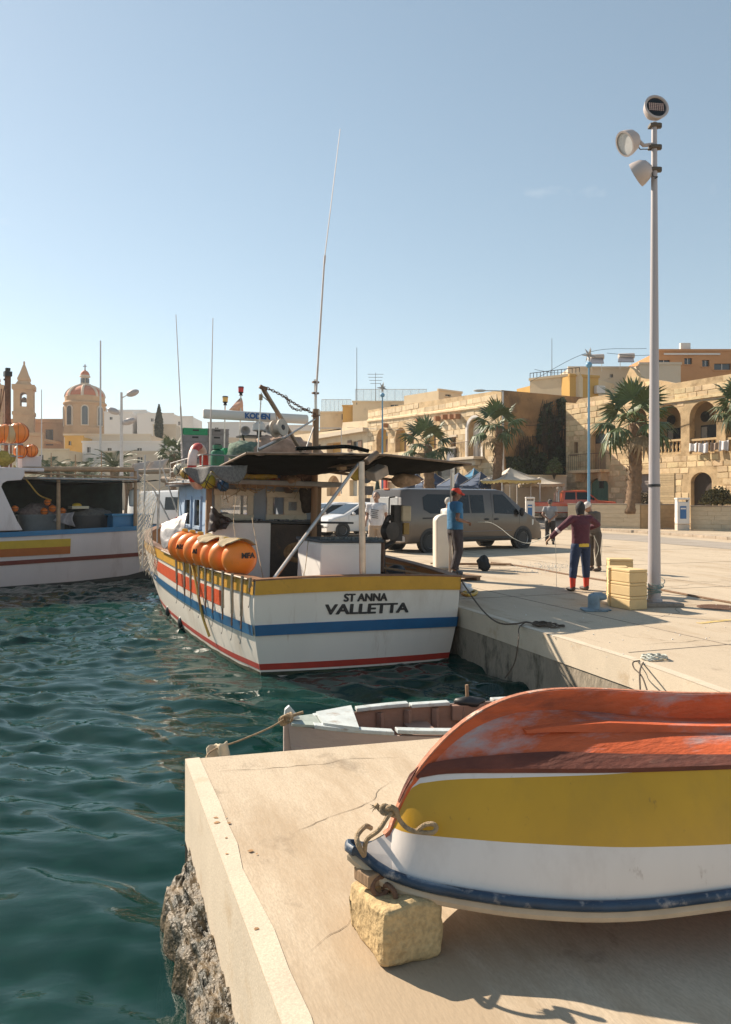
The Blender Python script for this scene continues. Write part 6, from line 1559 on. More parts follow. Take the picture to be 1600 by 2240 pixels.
    for s in 'LR':
        a = j['ank'+s]
        b = MB(); b.ell(a+Vector((0,0.07*k,-0.052*k)), (0.048*k,0.135*k,0.042*k), 14, 8); b.ell(a+Vector((0,-0.01*k,-0.03*k)), (0.045*k,0.055*k,0.06*k), 12, 8); b.build('shoe', mat('shoe_%.3f' % shoe[0], shoe, 0.6, 0.2, 8), t, remesh=0.012*k, sm=2)
        if sock is not None:
            b = MB(); b.tube([a+Vector((0,0,-.02*k)), a+Vector((0,0,.2*k))], [0.05*k,0.062*k], 12); b.build('sock', mat('sock_red', sock, 0.85), t, smooth=True)
    # hair and headgear
    if hair is not None and capkind != 'balaclava':
        b = MB(); b.ell(H_(0,-0.028,0.032), (0.083*k,0.092*k,0.102*k), 16, 12, R_)
        o = b.build('hair', mat('hair_%.2f' % hair[0], hair, 0.8, 0.3, 20, 0.6, 60), t, smooth=True, auto=False)
    if cap is not None:
        mc = mat('cap_%.3f_%.3f' % cap[:2], cap, 0.75, 0.1, 8, 0.3, 40)
        b = MB()
        if capkind == 'balaclava':
            b.ell(H_(0,-0.018,0.0), (0.092*k,0.10*k,0.135*k), 18, 12, R_); b.tube([H_(0,-0.01,-0.05), j['neck']+Vector((0,0,.0))], [0.085*k,0.07*k], 14)
        else:
            b.ell(H_(0,-0.012,0.05), (0.088*k,0.108*k,0.082*k), 18, 10, R_)
        b.build('cap', mc, t, remesh=0.010*k, sm=2)
        if capkind == 'cap':
            b = MB(); b.grid(lambda s, u: H_((s-.5)*0.15*(1-0.25*u*u), 0.085+0.085*u*(1-(2*s-1)**2*0.35), 0.062-0.025*u-0.03*(2*s-1)**2), 10, 5); b.build('visor', mc, t, smooth=True, thick=0.008*k, auto=False)
    return t
# man in the blue shirt working a line, standing on a low timber step by the boat
p = Vector((at(996,1095,15.6).x, 15.6, 0))
s_ = thing('timber_step', 'low timber step under the man in the blue shirt', 'step', p, BA)
b = MB(); [b.box((0,k*0.14-0.21,0.085),(0.9,0.13,0.03)) for k in range(4)]; 
for k in range(4):
    q = MB(); q.box((0,k*0.14-0.21,0.085),(0.9,0.125,0.03)); q.build('slat', m_wood, s_)
for x in (-.38,.38): q = MB(); q.box((x,0,0.035),(0.08,0.55,0.07)); q.build('bearer', m_wood, s_)
person('man in blue T-shirt and red cap working a line by the boat stern', p + Vector((0,0,0.10)), R(-72), 1.77,
       J=dict(elR=(0.26,-0.07,1.12), wrR=(0.16,0.17,1.06), elL=(-0.25,0.0,1.13), wrL=(-0.10,0.26,1.07), ankL=(-0.14,0.04,0.09), ankR=(0.12,-0.08,0.09)),
       shirt=(0.035,0.16,0.32), trouser=(0.045,0.038,0.045), shoe=(0.05,0.05,0.055), skin=(0.20,0.10,0.065), hair=(0.02,0.016,0.014), cap=(0.62,0.045,0.02), head_yaw=R(-10), head_pitch=R(-14), bulk=1.22)
p = Vector((at(981,1095,18.6).x, 18.6, 0))
person('white-haired man in white shirt half hidden behind the man in blue', p, R(-60), 1.69, shirt=(0.62,0.60,0.57), trouser=(0.12,0.09,0.075), hair=(0.52,0.48,0.43), skin=(0.34,0.19,0.13), J=dict(wrL=(-0.12,0.25,1.08), elL=(-0.24,0.02,1.12)))
p = Vector((at(824,1095,20.0).x, 20.0, 0))
wt = person('man in printed white T-shirt and beige trousers standing by the white car', p, R(165), 1.84, shirt=(0.68,0.66,0.66), trouser=(0.42,0.33,0.25), shoe=(0.2,0.15,0.1), hair=(0.18,0.15,0.13), bulk=1.15, skin=(0.34,0.17,0.11), J=dict(wrR=(0.22,0.20,1.0)))
for k in range(5):
    b = MB(); b.box((0.02*(k % 2), 0.152, 1.36-0.05*k), (0.20-0.03*(k % 3), 0.006, 0.014), 0, 0, R(-8)); b.build('shirt_print', m_black, wt)
p = gd(1204,1191)
person('man in grey shirt and dark cap with hands clasped behind his back', p, R(-20), 1.66, shirt=(0.30,0.29,0.29), trouser=(0.03,0.027,0.028), bulk=1.15, skin=(0.27,0.14,0.09), cap=(0.035,0.035,0.05), hair=(0.1,0.09,0.08),
       J=dict(elL=(-0.27,-0.14,1.14), wrL=(-0.04,-0.20,0.98), elR=(0.27,-0.14,1.14), wrR=(0.05,-0.21,0.96)))
p = gd(1271,1293)
person('man in maroon jumper, black balaclava and red socks pulling a net line', p, R(22), 1.60, shirt=(0.085,0.018,0.032), sleeve='long', trouser=(0.018,0.035,0.085), shoe=(0.06,0.045,0.035), sock=(0.55,0.05,0.025), skin=(0.35,0.18,0.08), bulk=1.12,
       cap=(0.022,0.02,0.02), capkind='balaclava', belt=(0.62,0.42,0.05), stripe=('L', (0.62,0.5,0.5)),
       J=dict(shL=(-0.21,0,1.40), shR=(0.21,0,1.40), elL=(-0.44,0.02,1.23), wrL=(-0.60,0.16,1.02), elR=(0.45,0.05,1.28), wrR=(0.36,0.28,1.18), ankL=(-0.17,0.02,0.09), ankR=(0.17,0.05,0.09), kneeL=(-0.14,.03,.48), kneeR=(0.16,0.05,0.48)))
p = gd(1302,1249)
person('stooping man in brown-grey jumper and white cap facing the man in maroon', p, R(118), 1.66, shirt=(0.115,0.095,0.08), sleeve='long', trouser=(0.085,0.065,0.05), shoe=(0.10,0.06,0.04), skin=(0.32,0.17,0.11), hair=(0.4,0.36,0.33), cap=(0.62,0.56,0.52),
       J=dict(chest=(0,0.07,1.28), neck=(0,0.16,1.43), head=(0,0.24,1.53), shL=(-0.19,0.10,1.37), shR=(0.19,0.10,1.37), elL=(-0.24,0.13,1.1), elR=(0.24,0.13,1.1), wrL=(-0.10,0.34,1.08), wrR=(0.08,0.34,1.06)), head_pitch=R(-25))
# thin white line the men are handling
b = MB(); b.tube(spline([at(1046,1142,15.2), at(1072,1143,15.0), at(1095,1155,14.8), at(1125,1178,14.5), at(1160,1188,14.3), at(1206,1168,13.75)], 8), 0.006, 5)
b.tube(spline([at(1200,1163,13.7), at(1210,1180,13.7), at(1216,1195,13.75), gd(1218,1285)+Vector((0,0,.01))], 6), 0.004, 5)
b.tube(spline([at(1300,1172,17.2), at(1310,1200,17.3), at(1302,1230,17.5), at(1313,1240,17.6), at(1318,1180,17.4)], 6), 0.006, 5)
tag(b.build('net_line', m_ropew, None, smooth=True), 'thin white line held between the man in blue and the man in maroon', 'line')
# ------------------------------------------------------------------ vehicles
def vehicle(name, label, cat, loc, rz, L_, W_, top, belt, sill, wheels, wr, paint, side_wins, screens, roofk=0.84, lower=None, extras=None, plan=None, group=None, glass=None):
    t = thing(name, label, cat, loc, rz, group)
    T = lambda x: interp(x, [p[0] for p in top], [p[1] for p in top])
    plan = plan or (lambda x: 1 - 0.10*max(0, (abs(x)-(L_/2-0.45))/0.45)**2)
    hwf = lambda x: W_/2*plan(x)
    zroof = max(p[1] for p in top)
    def yw(x, z):
        hw = hwf(x)
        if z <= belt: return hw*(1 - 0.03*max(0, (sill+.25-z)/.25))
        return hw*lerp(1, roofk, (z-belt)/(zroof-belt))
    def sect(x):
        zt = T(x); be = min(belt, zt-0.09); pts = []
        yt = yw(x, zt-0.05) if zt > belt else hwf(x)
        half = [(hwf(x)*0.9, sill-0.04), (hwf(x)*0.975, sill), (hwf(x), sill+0.2), (hwf(x)*1.006, (sill+be)/2+.05), (hwf(x), be), (yt, max(be+0.01, zt-0.085)), (yt-0.03, zt-0.03), (yt-0.11, zt), (yt*0.5, zt+0.012)]
        return half
    xs = sorted(set([-L_/2 + L_*i/46 for i in range(47)] + [p[0] for p in top]))
    b = MB(); rings = []
    for x in xs:
        hf = sect(x); rings.append([Vector((x, -y, z)) for y, z in hf] + [Vector((x, y, z)) for y, z in reversed(hf)])
    b.loft(rings, True, True); body = b.build('body', paint, t, smooth=True)
    gl = glass or m_glass
    for poly in side_wins:
        for s in (-1, 1):
            b = MB(); n = len(poly); ps = []
            for i in range(n):
                a, c = poly[i], poly[(i+1) % n]
                for q in range(4): ps.append((lerp(a[0], c[0], q/4), lerp(a[1], c[1], q/4)))
            b.add([(x, s*(yw(x, z)+0.006), z) for x, z in ps], [tuple(range(len(ps)))]); b.build('side_window', gl, t)
    for nm, x0, x1, wk in screens:
        b = MB()
        def fn(s, u):
            x = lerp(x0, x1, s); z = T(x); w = (yw(x, z)-0.10)*wk
            return (x + (0.012 if x0 > 0 else -0.012), (2*u-1)*w, z + 0.016)
        b.grid(fn, 10, 8); b.build(nm, gl, t, smooth=True)
    # wheels with dark arches
    m_rim = mat('alloy_rim', (0.35,0.34,0.33), 0.35, 0.1, 6, metal=0.8)
    mt = Euler((R(90),0,0)).to_matrix()
    for x in wheels:
        for s in (-1, 1):
            y = s*(hwf(x)-0.085)
            b = MB(); b.lathe([(wr*1.17,-0.10),(wr*1.17,0.098)], 26, mt, (x, y, wr*1.03)); b.build('wheel_arch', m_black, t, smooth=True)
            b = MB(); b.lathe([(wr*0.62,-0.11),(wr*0.9,-0.115),(wr,-0.07),(wr,0.07),(wr*0.9,0.115),(wr*0.62,0.11)], 28, mt, (x, y+s*0.005, wr), cap=False); w = b.build('wheel', m_rubber, t, smooth=True)
            b = MB(); f = -s; b.lathe([(0.001,f*-0.0),(wr*0.1,f*0.085),(wr*0.2,f*0.085),(wr*0.24,f*0.06),(wr*0.5,f*0.05),(wr*0.62,f*0.105),(wr*0.64,f*0.11),(wr*0.64,f*0.02)], 24, mt, (x, y+s*0.005, wr), cap=False); b.build('rim', m_rim, w, smooth=True)
            b = MB()
            for k in range(7):
                a = 2*math.pi*k/7; c = Vector((x+math.cos(a)*wr*.38, y+s*0.075, wr+math.sin(a)*wr*.38)); b.box(c, (wr*.26,0.02,wr*.13), 0, 0, -a)
            struct(b.build('spoke_gaps', m_black, w), 'stuff')
    if extras: extras(t, yw, T, hwf)
    return t
def bar(t, name, m, c, d, bevel=0.01, **k):
    b = MB(); b.box(c, d, **k); return b.build(name, m, t, bevel=bevel)
m_tail = mat('tail_lamp', (0.45,0.03,0.02), 0.2); m_head = mat('head_lamp', (0.6,0.6,0.58), 0.12, spec=0.8); m_plate = mat('plate_white', (0.6,0.58,0.52), 0.5)
def van():
    m = mat('van_taupe', (0.092,0.071,0.057), 0.30, 0.05, 3, metal=0.35, coat=0.6)
    a, c = gd(939,1209), gd(1141,1199.5); d = (c-a).normalized(); n = Vector((-d.y, d.x, 0)); mid = (a+c)/2 + n*0.89; wb = (c-a).length
    X = wb/2; L0, L1 = -X-1.02, X+0.95; o = (L0+L1)/2; LL = L1-L0
    loc = mid + d*o; loc.z = 0
    sh = lambda x: x - o
    top = [(sh(L0),1.72),(sh(L0)+.06,1.93),(sh(L0)+.35,1.975),(sh(X-1.05),1.97),(sh(X-0.75),1.92),(sh(X+0.20),1.22),(sh(X+0.55),1.08),(sh(L1)-.08,0.86),(sh(L1),0.62)]
    R0, F0 = sh(-X), sh(X)
    wins = [[(R0-0.25,1.33),(R0+0.0,1.20),(R0+1.60,1.20),(R0+1.60,1.78),(R0-0.05,1.80),(R0-0.25,1.70)],
            [(R0+1.66,1.20),(R0+2.22,1.20),(R0+2.22,1.78),(R0+1.66,1.78)],
            [(F0-1.28,1.19),(F0-0.18,1.14),(F0-0.20,1.25),(F0-0.72,1.72),(F0-0.85,1.80),(F0-1.25,1.80)]]
    def ex(t, yw, T, hwf):
        # door gaps, rub strip, handles, mirrors, lamps, bumpers, rear door glass and plate
        for s in (-1, 1):
            for x in (F0-1.36, F0-0.16, R0+0.78):
                b = MB(); b.tube([(x, s*(yw(x,z)+0.002), z) for z in (0.42,0.8,1.15)] + ([(x, s*(yw(x,1.85)+0.002), 1.85)] if x != F0-0.16 else []), 0.006, 4); b.build('door_gap', m_black, t)
            b = MB(); b.box((R0+0.35, s*(yw(0,1.0)+0.004), 1.06),(1.3,0.02,0.045)); b.build('slide_rail', m_black, t)
            b = MB(); b.box(((R0+F0)/2, s*(yw(0,.36)+0.004), 0.40),(F0-R0-0.95,0.03,0.09)); b.build('sill_strip', m_black, t, bevel=0.01)
            for x in (F0-1.20, F0-1.62): 
                b = MB(); b.ell((x, s*(yw(x,1.0)+0.012), 1.0),(0.11,0.02,0.035)); b.build('door_handle', m_black, t, smooth=True)
            b = MB(); b.ell((F0-0.18, s*(yw(F0-.2,1.15)+0.13), 1.22),(0.07,0.10,0.15)); b.build('wing_mirror', m_black, t, smooth=True)
            b = MB(); b.grid(lambda q, w: (lerp(F0+0.42,F0+0.85,q), s*(hwf(lerp(F0+.42,F0+.85,q))+0.006-0.10*q*q), lerp(0.78,0.98-0.10*q,w)), 6, 4); b.build('head_lamp', m_head, t, smooth=True)
            b = MB(); b.box((sh(L0)-0.004, s*0.80, 1.02),(0.05,0.16,0.42)); b.build('tail_lamp', m_tail, t, bevel=0.02)
            b = MB(); b.tube([(R0+.2, s*(yw(0,.62)+.001), 0.62),(F0-.5, s*(yw(0,.62)+.001), 0.62)], 0.006, 4); b.build('side_crease', mat('stripe_blue', (0.10,0.16,0.24), 0.4), t)
        bar(t, 'front_bumper', mat('bumper_grey', (0.09,0.075,0.065), 0.5), (sh(L1)-0.02, 0, 0.42), (0.16, 1.7, 0.32), 0.05)
        bar(t, 'rear_bumper', mat('bumper_pale', (0.42,0.38,0.35), 0.5), (sh(L0)+0.02, 0, 0.44), (0.20, 1.80, 0.20), 0.04)
        bar(t, 'rear_window', mat('rear_glass_pale', (0.42,0.43,0.44), 0.12), (sh(L0)-0.006, 0.02, 1.46), (0.03, 1.42, 0.50), 0.02)
        bar(t, 'rear_door', mat('van_rear_pale', (0.38,0.36,0.35), 0.3, coat=0.5), (sh(L0)+0.006, 0, 1.12), (0.03, 1.66, 1.15), 0.02)
        bar(t, 'number_plate', m_plate, (sh(L0)-0.02, 0.1, 0.80), (0.02, 0.5, 0.12), 0.004)
        bar(t, 'brake_lamp', mat('brake_lamp', (0.6,0.15,0.05), 0.3), (sh(L0)+0.06, 0, 1.955), (0.06, 0.26, 0.05), 0.01)
    vehicle('van', 'taupe metallic passenger van with black windows parked on the quay', 'van', loc, math.atan2(d.y, d.x), LL, 1.93, top, 1.17, 0.33, (R0, F0), 0.345, m, wins, [('windscreen', F0-0.70, F0+0.16, 0.96)], 0.86, extras=ex)
van()
def hatch(name, label, loc, rz, col, group=None, k=1.0):
    m = mat('car_paint_%.2f_%.2f' % col[:2], col, 0.25, 0.03, 3, coat=0.7)
    top = [(-1.95,0.72),(-1.90,0.98),(-1.55,1.40),(-1.1,1.50),(-0.2,1.52),(0.25,1.46),(1.15,0.98),(1.65,0.86),(1.90,0.72),(1.96,0.52)]
    wins = [[(-1.35,1.00),(-0.45,0.98),(-0.45,1.40),(-1.15,1.38)], [(-0.38,0.98),(0.85,0.97),(0.72,1.08),(0.22,1.38),(-0.38,1.40)]]
    def ex(t, yw, T, hwf):
        for s in (-1, 1):
            b = MB(); b.grid(lambda q, w: (lerp(1.35,1.86,q), s*(hwf(lerp(1.35,1.86,q))+0.004-0.10*q*q), lerp(0.66,0.84-0.06*q,w)), 6, 4); b.build('head_lamp', m_head, t, smooth=True)
            b = MB(); b.ell((0.72, s*(yw(.7,1.0)+0.10), 1.02),(0.08,0.10,0.07)); b.build('wing_mirror', m, t, smooth=True)
            for x in (-0.42, 0.92): b = MB(); b.tube([(x, s*(yw(x,z)+0.002), z) for z in (0.35,0.6,0.95)], 0.005, 4); b.build('door_gap', m_black, t)
            b = MB(); b.box((-0.22, s*(yw(0,.85)+0.01), 0.86),(0.16,0.03,0.03)); b.build('door_handle', m, t, bevel=0.008)
            bar(t, 'tail_lamp', m_tail, (-1.90, s*0.68, 0.88), (0.12,0.14,0.26), 0.02)
            b = MB(); b.ell((1.90, s*0.55, 0.42),(0.04,0.10,0.06)); b.build('fog_lamp', m_black, t, smooth=True)
        bar(t, 'grille', m_black, (1.955, 0, 0.46), (0.03, 0.85, 0.14), 0.02); bar(t, 'number_plate', m_plate, (1.985, 0, 0.50), (0.01, 0.48, 0.10), 0.003)
        bar(t, 'badge', m_steel, (1.955, 0, 0.68), (0.02, 0.14, 0.06), 0.01)
    return vehicle(name, label, 'car', loc, rz, 3.92, 1.70, top, 0.96, 0.27, (-1.25, 1.22), 0.30, m, wins, [('windscreen', 0.30, 1.12, 0.97), ('rear_screen', -1.86, -1.50, 0.9)], 0.82, extras=ex, group=group)
w = gd(748,1175); hdg = math.atan2(-0.5, -0.87); d = Vector((-0.87,-0.5,0)); n = Vector((-0.5,0.87,0))
hatch('parked_car', 'white hatchback parked nearest, behind the fishing boat canopy post', w - d*1.22 + n*0.75, hdg, (0.66,0.64,0.62), 'cars parked along the quay')
hatch('parked_car', 'white car parked just beyond the nearest white hatchback', w - d*0.9 + n*3.4 + Vector((0.2,0,0)), hdg, (0.62,0.60,0.59), 'cars parked along the quay')
hatch('parked_car', 'dark red car parked beyond the two white cars', w + d*0.6 + n*6.2, hdg, (0.22,0.02,0.02), 'cars parked along the quay')
def pickup():
    m = mat('pickup_red', (0.60,0.09,0.035), 0.3, 0.05, 3, coat=0.6); m_s = mat('pickup_silver', (0.42,0.36,0.32), 0.4, 0.06, 3, metal=0.3)
    loc = Vector((at(1255,1095,47.0).x, 47.0, 0.50)); 
    top = [(-2.5,0.98),(-2.48,1.02),(-0.72,1.02),(-0.70,1.60),(-0.60,1.70),(0.55,1.72),(0.72,1.66),(1.32,1.14),(1.5,1.10),(2.35,1.02),(2.5,0.86)]
    wins = [[(-0.60,1.16),(0.02,1.16),(0.02,1.60),(-0.56,1.60)], [(0.10,1.16),(1.12,1.16),(0.68,1.60),(0.10,1.60)]]
    def ex(t, yw, T, hwf):
        for s in (-1, 1):
            b = MB(); b.grid(lambda q, w: (lerp(-2.46,2.4,q), s*(hwf(lerp(-2.46,2.4,q))*1.008+0.006), lerp(0.42,0.76,w)), 20, 2); b.build('silver_flank', m_s, t, smooth=True)
            b = MB(); b.tube([(-0.95,s*0.75,1.02),(-0.95,s*0.72,1.62),(-0.88,s*0.66,1.72)], 0.035, 8); b.tube([(-1.05,s*0.75,1.02),(-1.05,s*0.72,1.58)], 0.03, 8); b.build('roll_bar', m_steel, t, smooth=True)
            b = MB(); b.ell((1.05, s*(yw(1,1.2)+0.10), 1.2),(0.05,0.09,0.1)); b.build('wing_mirror', m_black, t, smooth=True)
            b = MB(); b.lathe([(0.001,-.03),(0.08,-.03),(0.09,0.02),(0.001,0.02)], 14, Euler((0,R(90),0)).to_matrix(), (-0.92, s*0.35, 1.84)); b.build('roof_lamp', mat('lamp_cream', (0.6,0.5,0.4), 0.3), t)
            for x in (0.06, 1.25): b = MB(); b.tube([(x, s*(yw(x,z)+0.012), z) for z in (0.45,0.8,1.12)], 0.006, 4); b.build('door_gap', m_black, t)
        b = MB(); b.tube([(-0.88,-0.66,1.72),(-0.88,0.66,1.72)], 0.035, 8); b.build('roll_bar_top', m_steel, t, smooth=True)
        bar(t, 'load_bed', m_black, (-1.6, 0, 1.02), (1.6, 1.4, 0.03), 0); bar(t, 'front_bumper', m_s, (2.5, 0, 0.5), (0.14, 1.6, 0.2), 0.03); bar(t, 'rear_bumper', m_s, (-2.52, 0, 0.52), (0.12, 1.5, 0.16), 0.03)
        b = MB(); b.ell((0.35,-0.35,1.32),(0.11,0.13,0.17)); b.tube([(0.3,-0.35,0.9),(0.34,-0.35,1.2)],[0.2,0.14],10); b.build('driver_seat', m_dark, t, smooth=True)
    vehicle('pickup_truck', 'red and silver double-cab pickup parked below the ivy wall', 'pickup truck', loc, R(-8), 5.0, 1.72, top, 1.12, 0.40, (-1.5, 1.6), 0.36, m, wins, [('windscreen', 0.74, 1.28, 0.96)], 0.86, extras=ex)
pickup()
def small_truck():
    m = mat('truck_white', (0.68,0.67,0.66), 0.35, 0.04, 3, coat=0.4)
    loc = Vector((at(384,1095,34.5).x, 34.5, 0.0))
    top = [(-2.2,1.9),(-2.15,2.0),(1.0,2.05),(1.35,1.95),(1.9,1.25),(2.15,1.12),(2.3,0.8)]
    wins = [[(0.35,1.2),(1.55,1.2),(1.2,1.75),(0.35,1.75)]]
    def ex(t, yw, T, hwf):
        for s in (-1,1):
            b = MB(); b.box((2.2,s*0.72,0.85),(0.16,0.25,0.18)); b.build('head_lamp', m_head, t, bevel=0.02)
            b = MB(); b.ell((1.5,s*(yw(1.5,1.2)+.12),1.3),(0.05,0.09,0.16)); b.build('wing_mirror', m_black, t, smooth=True)
        bar(t, 'front_bumper', m_black, (2.28,0,0.45),(0.12,1.7,0.25),0.03)
    vehicle('delivery_van', 'white delivery van parked beyond the fishing boat bow', 'van', loc, R(-35), 4.5, 1.85, top, 1.15, 0.35, (-1.35,1.4), 0.32, m, wins, [('windscreen',1.38,1.86,0.95)], 0.9, extras=ex)
    t = thing('red_bin', 'square red bin in front of the white delivery van', 'bin', Vector((at(381,1095,30.5).x, 32.4, 0)), 0.1)
    b = MB(); b.box((0,0,0.42),(0.66,0.6,0.84)); b.build('body', mat('bin_red', (0.55,0.04,0.02), 0.5), t, bevel=0.03); b = MB(); b.box((0,0,0.88),(0.72,0.66,0.07)); b.build('lid', mat('bin_red', (0.55,0.04,0.02)), t, bevel=0.02)
small_truck()
# ------------------------------------------------------------------ buildings
m_pane = mat('window_pane', (0.035,0.04,0.045), 0.1, 0.2, 2, spec=0.6)
m_shut = mat('brown_shutter', (0.16,0.085,0.045), 0.6, 0.2, 8)
m_doorw = mat('old_dark_door', (0.05,0.033,0.022), 0.7, 0.3, 6, 0.3, 40, stretch=(4,1,0.4))
def arch(u0, u1, z0, z1, rise=None, n=12):
    w = (u1-u0)/2; r = rise if rise is not None else w; zs = z1 - r
    return [(u0,z0),(u1,z0)] + [((u0+u1)/2 + w*math.cos(math.pi*k/n), zs + r*math.sin(math.pi*k/n)) for k in range(n+1)]
def rect4(u0, u1, z0, z1): return [(u0,z0),(u1,z0),(u1,z1),(u0,z1)]
def inside2(p, loop):
    c = False; n = len(loop)
    for i in range(n):
        a, b = loop[i], loop[(i+1) % n]
        if (a[1] > p[1]) != (b[1] > p[1]) and p[0] < (b[0]-a[0])*(p[1]-a[1])/(b[1]-a[1]) + a[0]: c = not c
    return c
def building(name, label, p0, p1, outline, holes, depth, m, reveal=0.35, roof_drop=0.0, cat='building', side_m=None):
    """front wall from p0 (left) to p1 (right); outline and holes in (along, height)"""
    pl = Plane(p0, p1); t = thing(name, label, cat, (p0[0], p0[1], 0), pl.rz)
    v, f = wall_mesh(outline, holes, reveal); b = MB(); b.add(v, f); fr = b.build('facade', m, t, fix=False)
    us = [q[0] for q in outline]; zl = [q[1] for q in outline if q[0] == min(us)]; zr = [q[1] for q in outline if q[0] == max(us)]
    u0, u1, z0, z1, zb = min(us), max(us), max(zl), max(zr), min(q[1] for q in outline)
    b = MB(); b.add([(u0,0,zb),(u0,depth,zb),(u0,depth,z0),(u0,0,z0)],[(0,1,2,3)]); b.add([(u1,0,zb),(u1,depth,zb),(u1,depth,z1),(u1,0,z1)],[(0,1,2,3)]); b.add([(u0,depth,zb),(u1,depth,zb),(u1,depth,z1),(u0,depth,z0)],[(0,1,2,3)])
    b.build('side_wall', side_m or m, t)
    zt = min(z0, z1) - roof_drop - 0.25
    b = MB(); b.add([(u0,0.1,zt),(u1,0.1,zt),(u1,depth,zt),(u0,depth,zt)],[(0,1,2,3)]); b.build('roof', m, t)
    return t, pl, fr
def filler(t, name, poly, y, m, parent=None):
    b = MB(); b.add([(u, y, z) for u, z in poly], [tuple(range(len(poly)))]); return b.build(name, m, parent or t)
def boxy(t, name, m, u0, u1, y0, y1, z0, z1, bevel=0):
    b = MB(); b.box(((u0+u1)/2,(y0+y1)/2,(z0+z1)/2),(u1-u0,y1-y0,z1-z0)); return b.build(name, m, t, bevel=bevel)
_stone_cache = {}
def stones(t, fr, outline, holes, m, course, lmin, lmax, seed, limit=300, zmin=0.0, umin=None, umax=None, proud=0.022, gap=0.016):
    """each ashlar block its own part of the wall; beyond the limit they are joined"""
    rg = random.Random(seed); cand = []
    us = [q[0] for q in outline]; u0, u1 = (umin if umin is not None else min(us)), (umax if umax is not None else max(us)); z = zmin; zmax = max(q[1] for q in outline)
    while z < zmax:
        h = course*rg.uniform(.92,1.08); u = u0 - rg.random()*lmin
        while u < u1:
            l = rg.uniform(lmin, lmax); a, c = max(u, u0), min(u+l, u1)
            if c - a > lmin*0.35:
                pts = [(lerp(a,c,i/4), lerp(z,z+h,k/2)) for i in range(5) for k in range(3)]
                if all(inside2(q, outline) for q in pts) and not any(inside2(q, hh) for q in pts for hh in holes) and not any(a-0.03 < q[0] < c+0.03 and z-0.03 < q[1] < z+h+0.03 for hh in holes for q in hh):
                    cand.append((a, c, z, h))
            u += l
        z += h
    def mk(a, c, z, h, b):
        w, hh = (c-a-gap)/2, (h-gap)/2; cx_, cz_ = (a+c)/2, z+h/2; pr = proud*rg.uniform(.2,1.3); e = 0.025
        j = lambda: rg.uniform(-.012,.012)
        fr4 = [(-w+e+j(),-hh+e+j()),(w-e+j(),-hh+e+j()),(w-e+j(),hh-e+j()),(-w+e+j(),hh-e+j())]; bk = [(-w,-hh),(w,-hh),(w,hh),(-w,hh)]
        vs = [(cx_+x if b is not None else x, -pr, (cz_+y) if b is not None else y) for x, y in fr4] + [(cx_+x if b is not None else x, 0.03, (cz_+y) if b is not None else y) for x, y in bk]
        fs = [(0,1,2,3),(4,5,1,0),(5,6,2,1),(6,7,3,2),(7,4,0,3)]
        if b is not None: b.add(vs, fs); return
        q = MB(); q.add(vs, fs); o = link('stone', q.mesh('stone', m, fix=False), fr); o.location = (cx_, 0, cz_)
    rg.shuffle(cand) if len(cand) > limit else None
    for cnd in cand[:limit]: mk(*cnd, None)
    if len(cand) > limit:
        b = MB(); [mk(*cnd, b) for cnd in cand[limit:]]; struct(b.build('stones', m, fr, fix=False), 'stuff')
    return len(cand)
m_ashlar = mat('golden_ashlar', (0.66,0.50,0.30), 0.9, 0.16, 2.2, 0.5, 14, rnd=0.25, hue=0.01, dirt=(0.33,0.21,0.10), dscale=1.1, damt=0.75, dthr=0.52)
m_mortar = mat('wall_joint', (0.55,0.395,0.225), 0.95, 0.25, 1.5, 0.5, 12, dirt=(0.22,0.13,0.06), dscale=0.9, damt=0.6, dthr=0.52)
m_cream = mat('cream_render', (0.66,0.53,0.36), 0.9, 0.08, 0.7, 0.15, 10, dirt=(0.42,0.30,0.17), dscale=0.6, damt=0.5, dthr=0.55)
m_pale = mat('pale_render', (0.60,0.50,0.38), 0.9, 0.07, 0.5, 0.1, 8, dirt=(0.5,0.38,0.26), dscale=0.5, damt=0.4, dthr=0.56)
m_whiteb = mat('white_render', (0.68,0.64,0.60), 0.9, 0.05, 0.4, 0.08, 6, dirt=(0.55,0.5,0.45), dscale=0.4, damt=0.4)
m_ochre = mat('ochre_render', (0.56,0.33,0.09), 0.9, 0.08, 0.6, 0.1, 8)
m_orange = mat('orange_render', (0.50,0.24,0.10), 0.9, 0.08, 0.6, 0.1, 8)
UD = Vector((0.49, -0.87)).normalized()
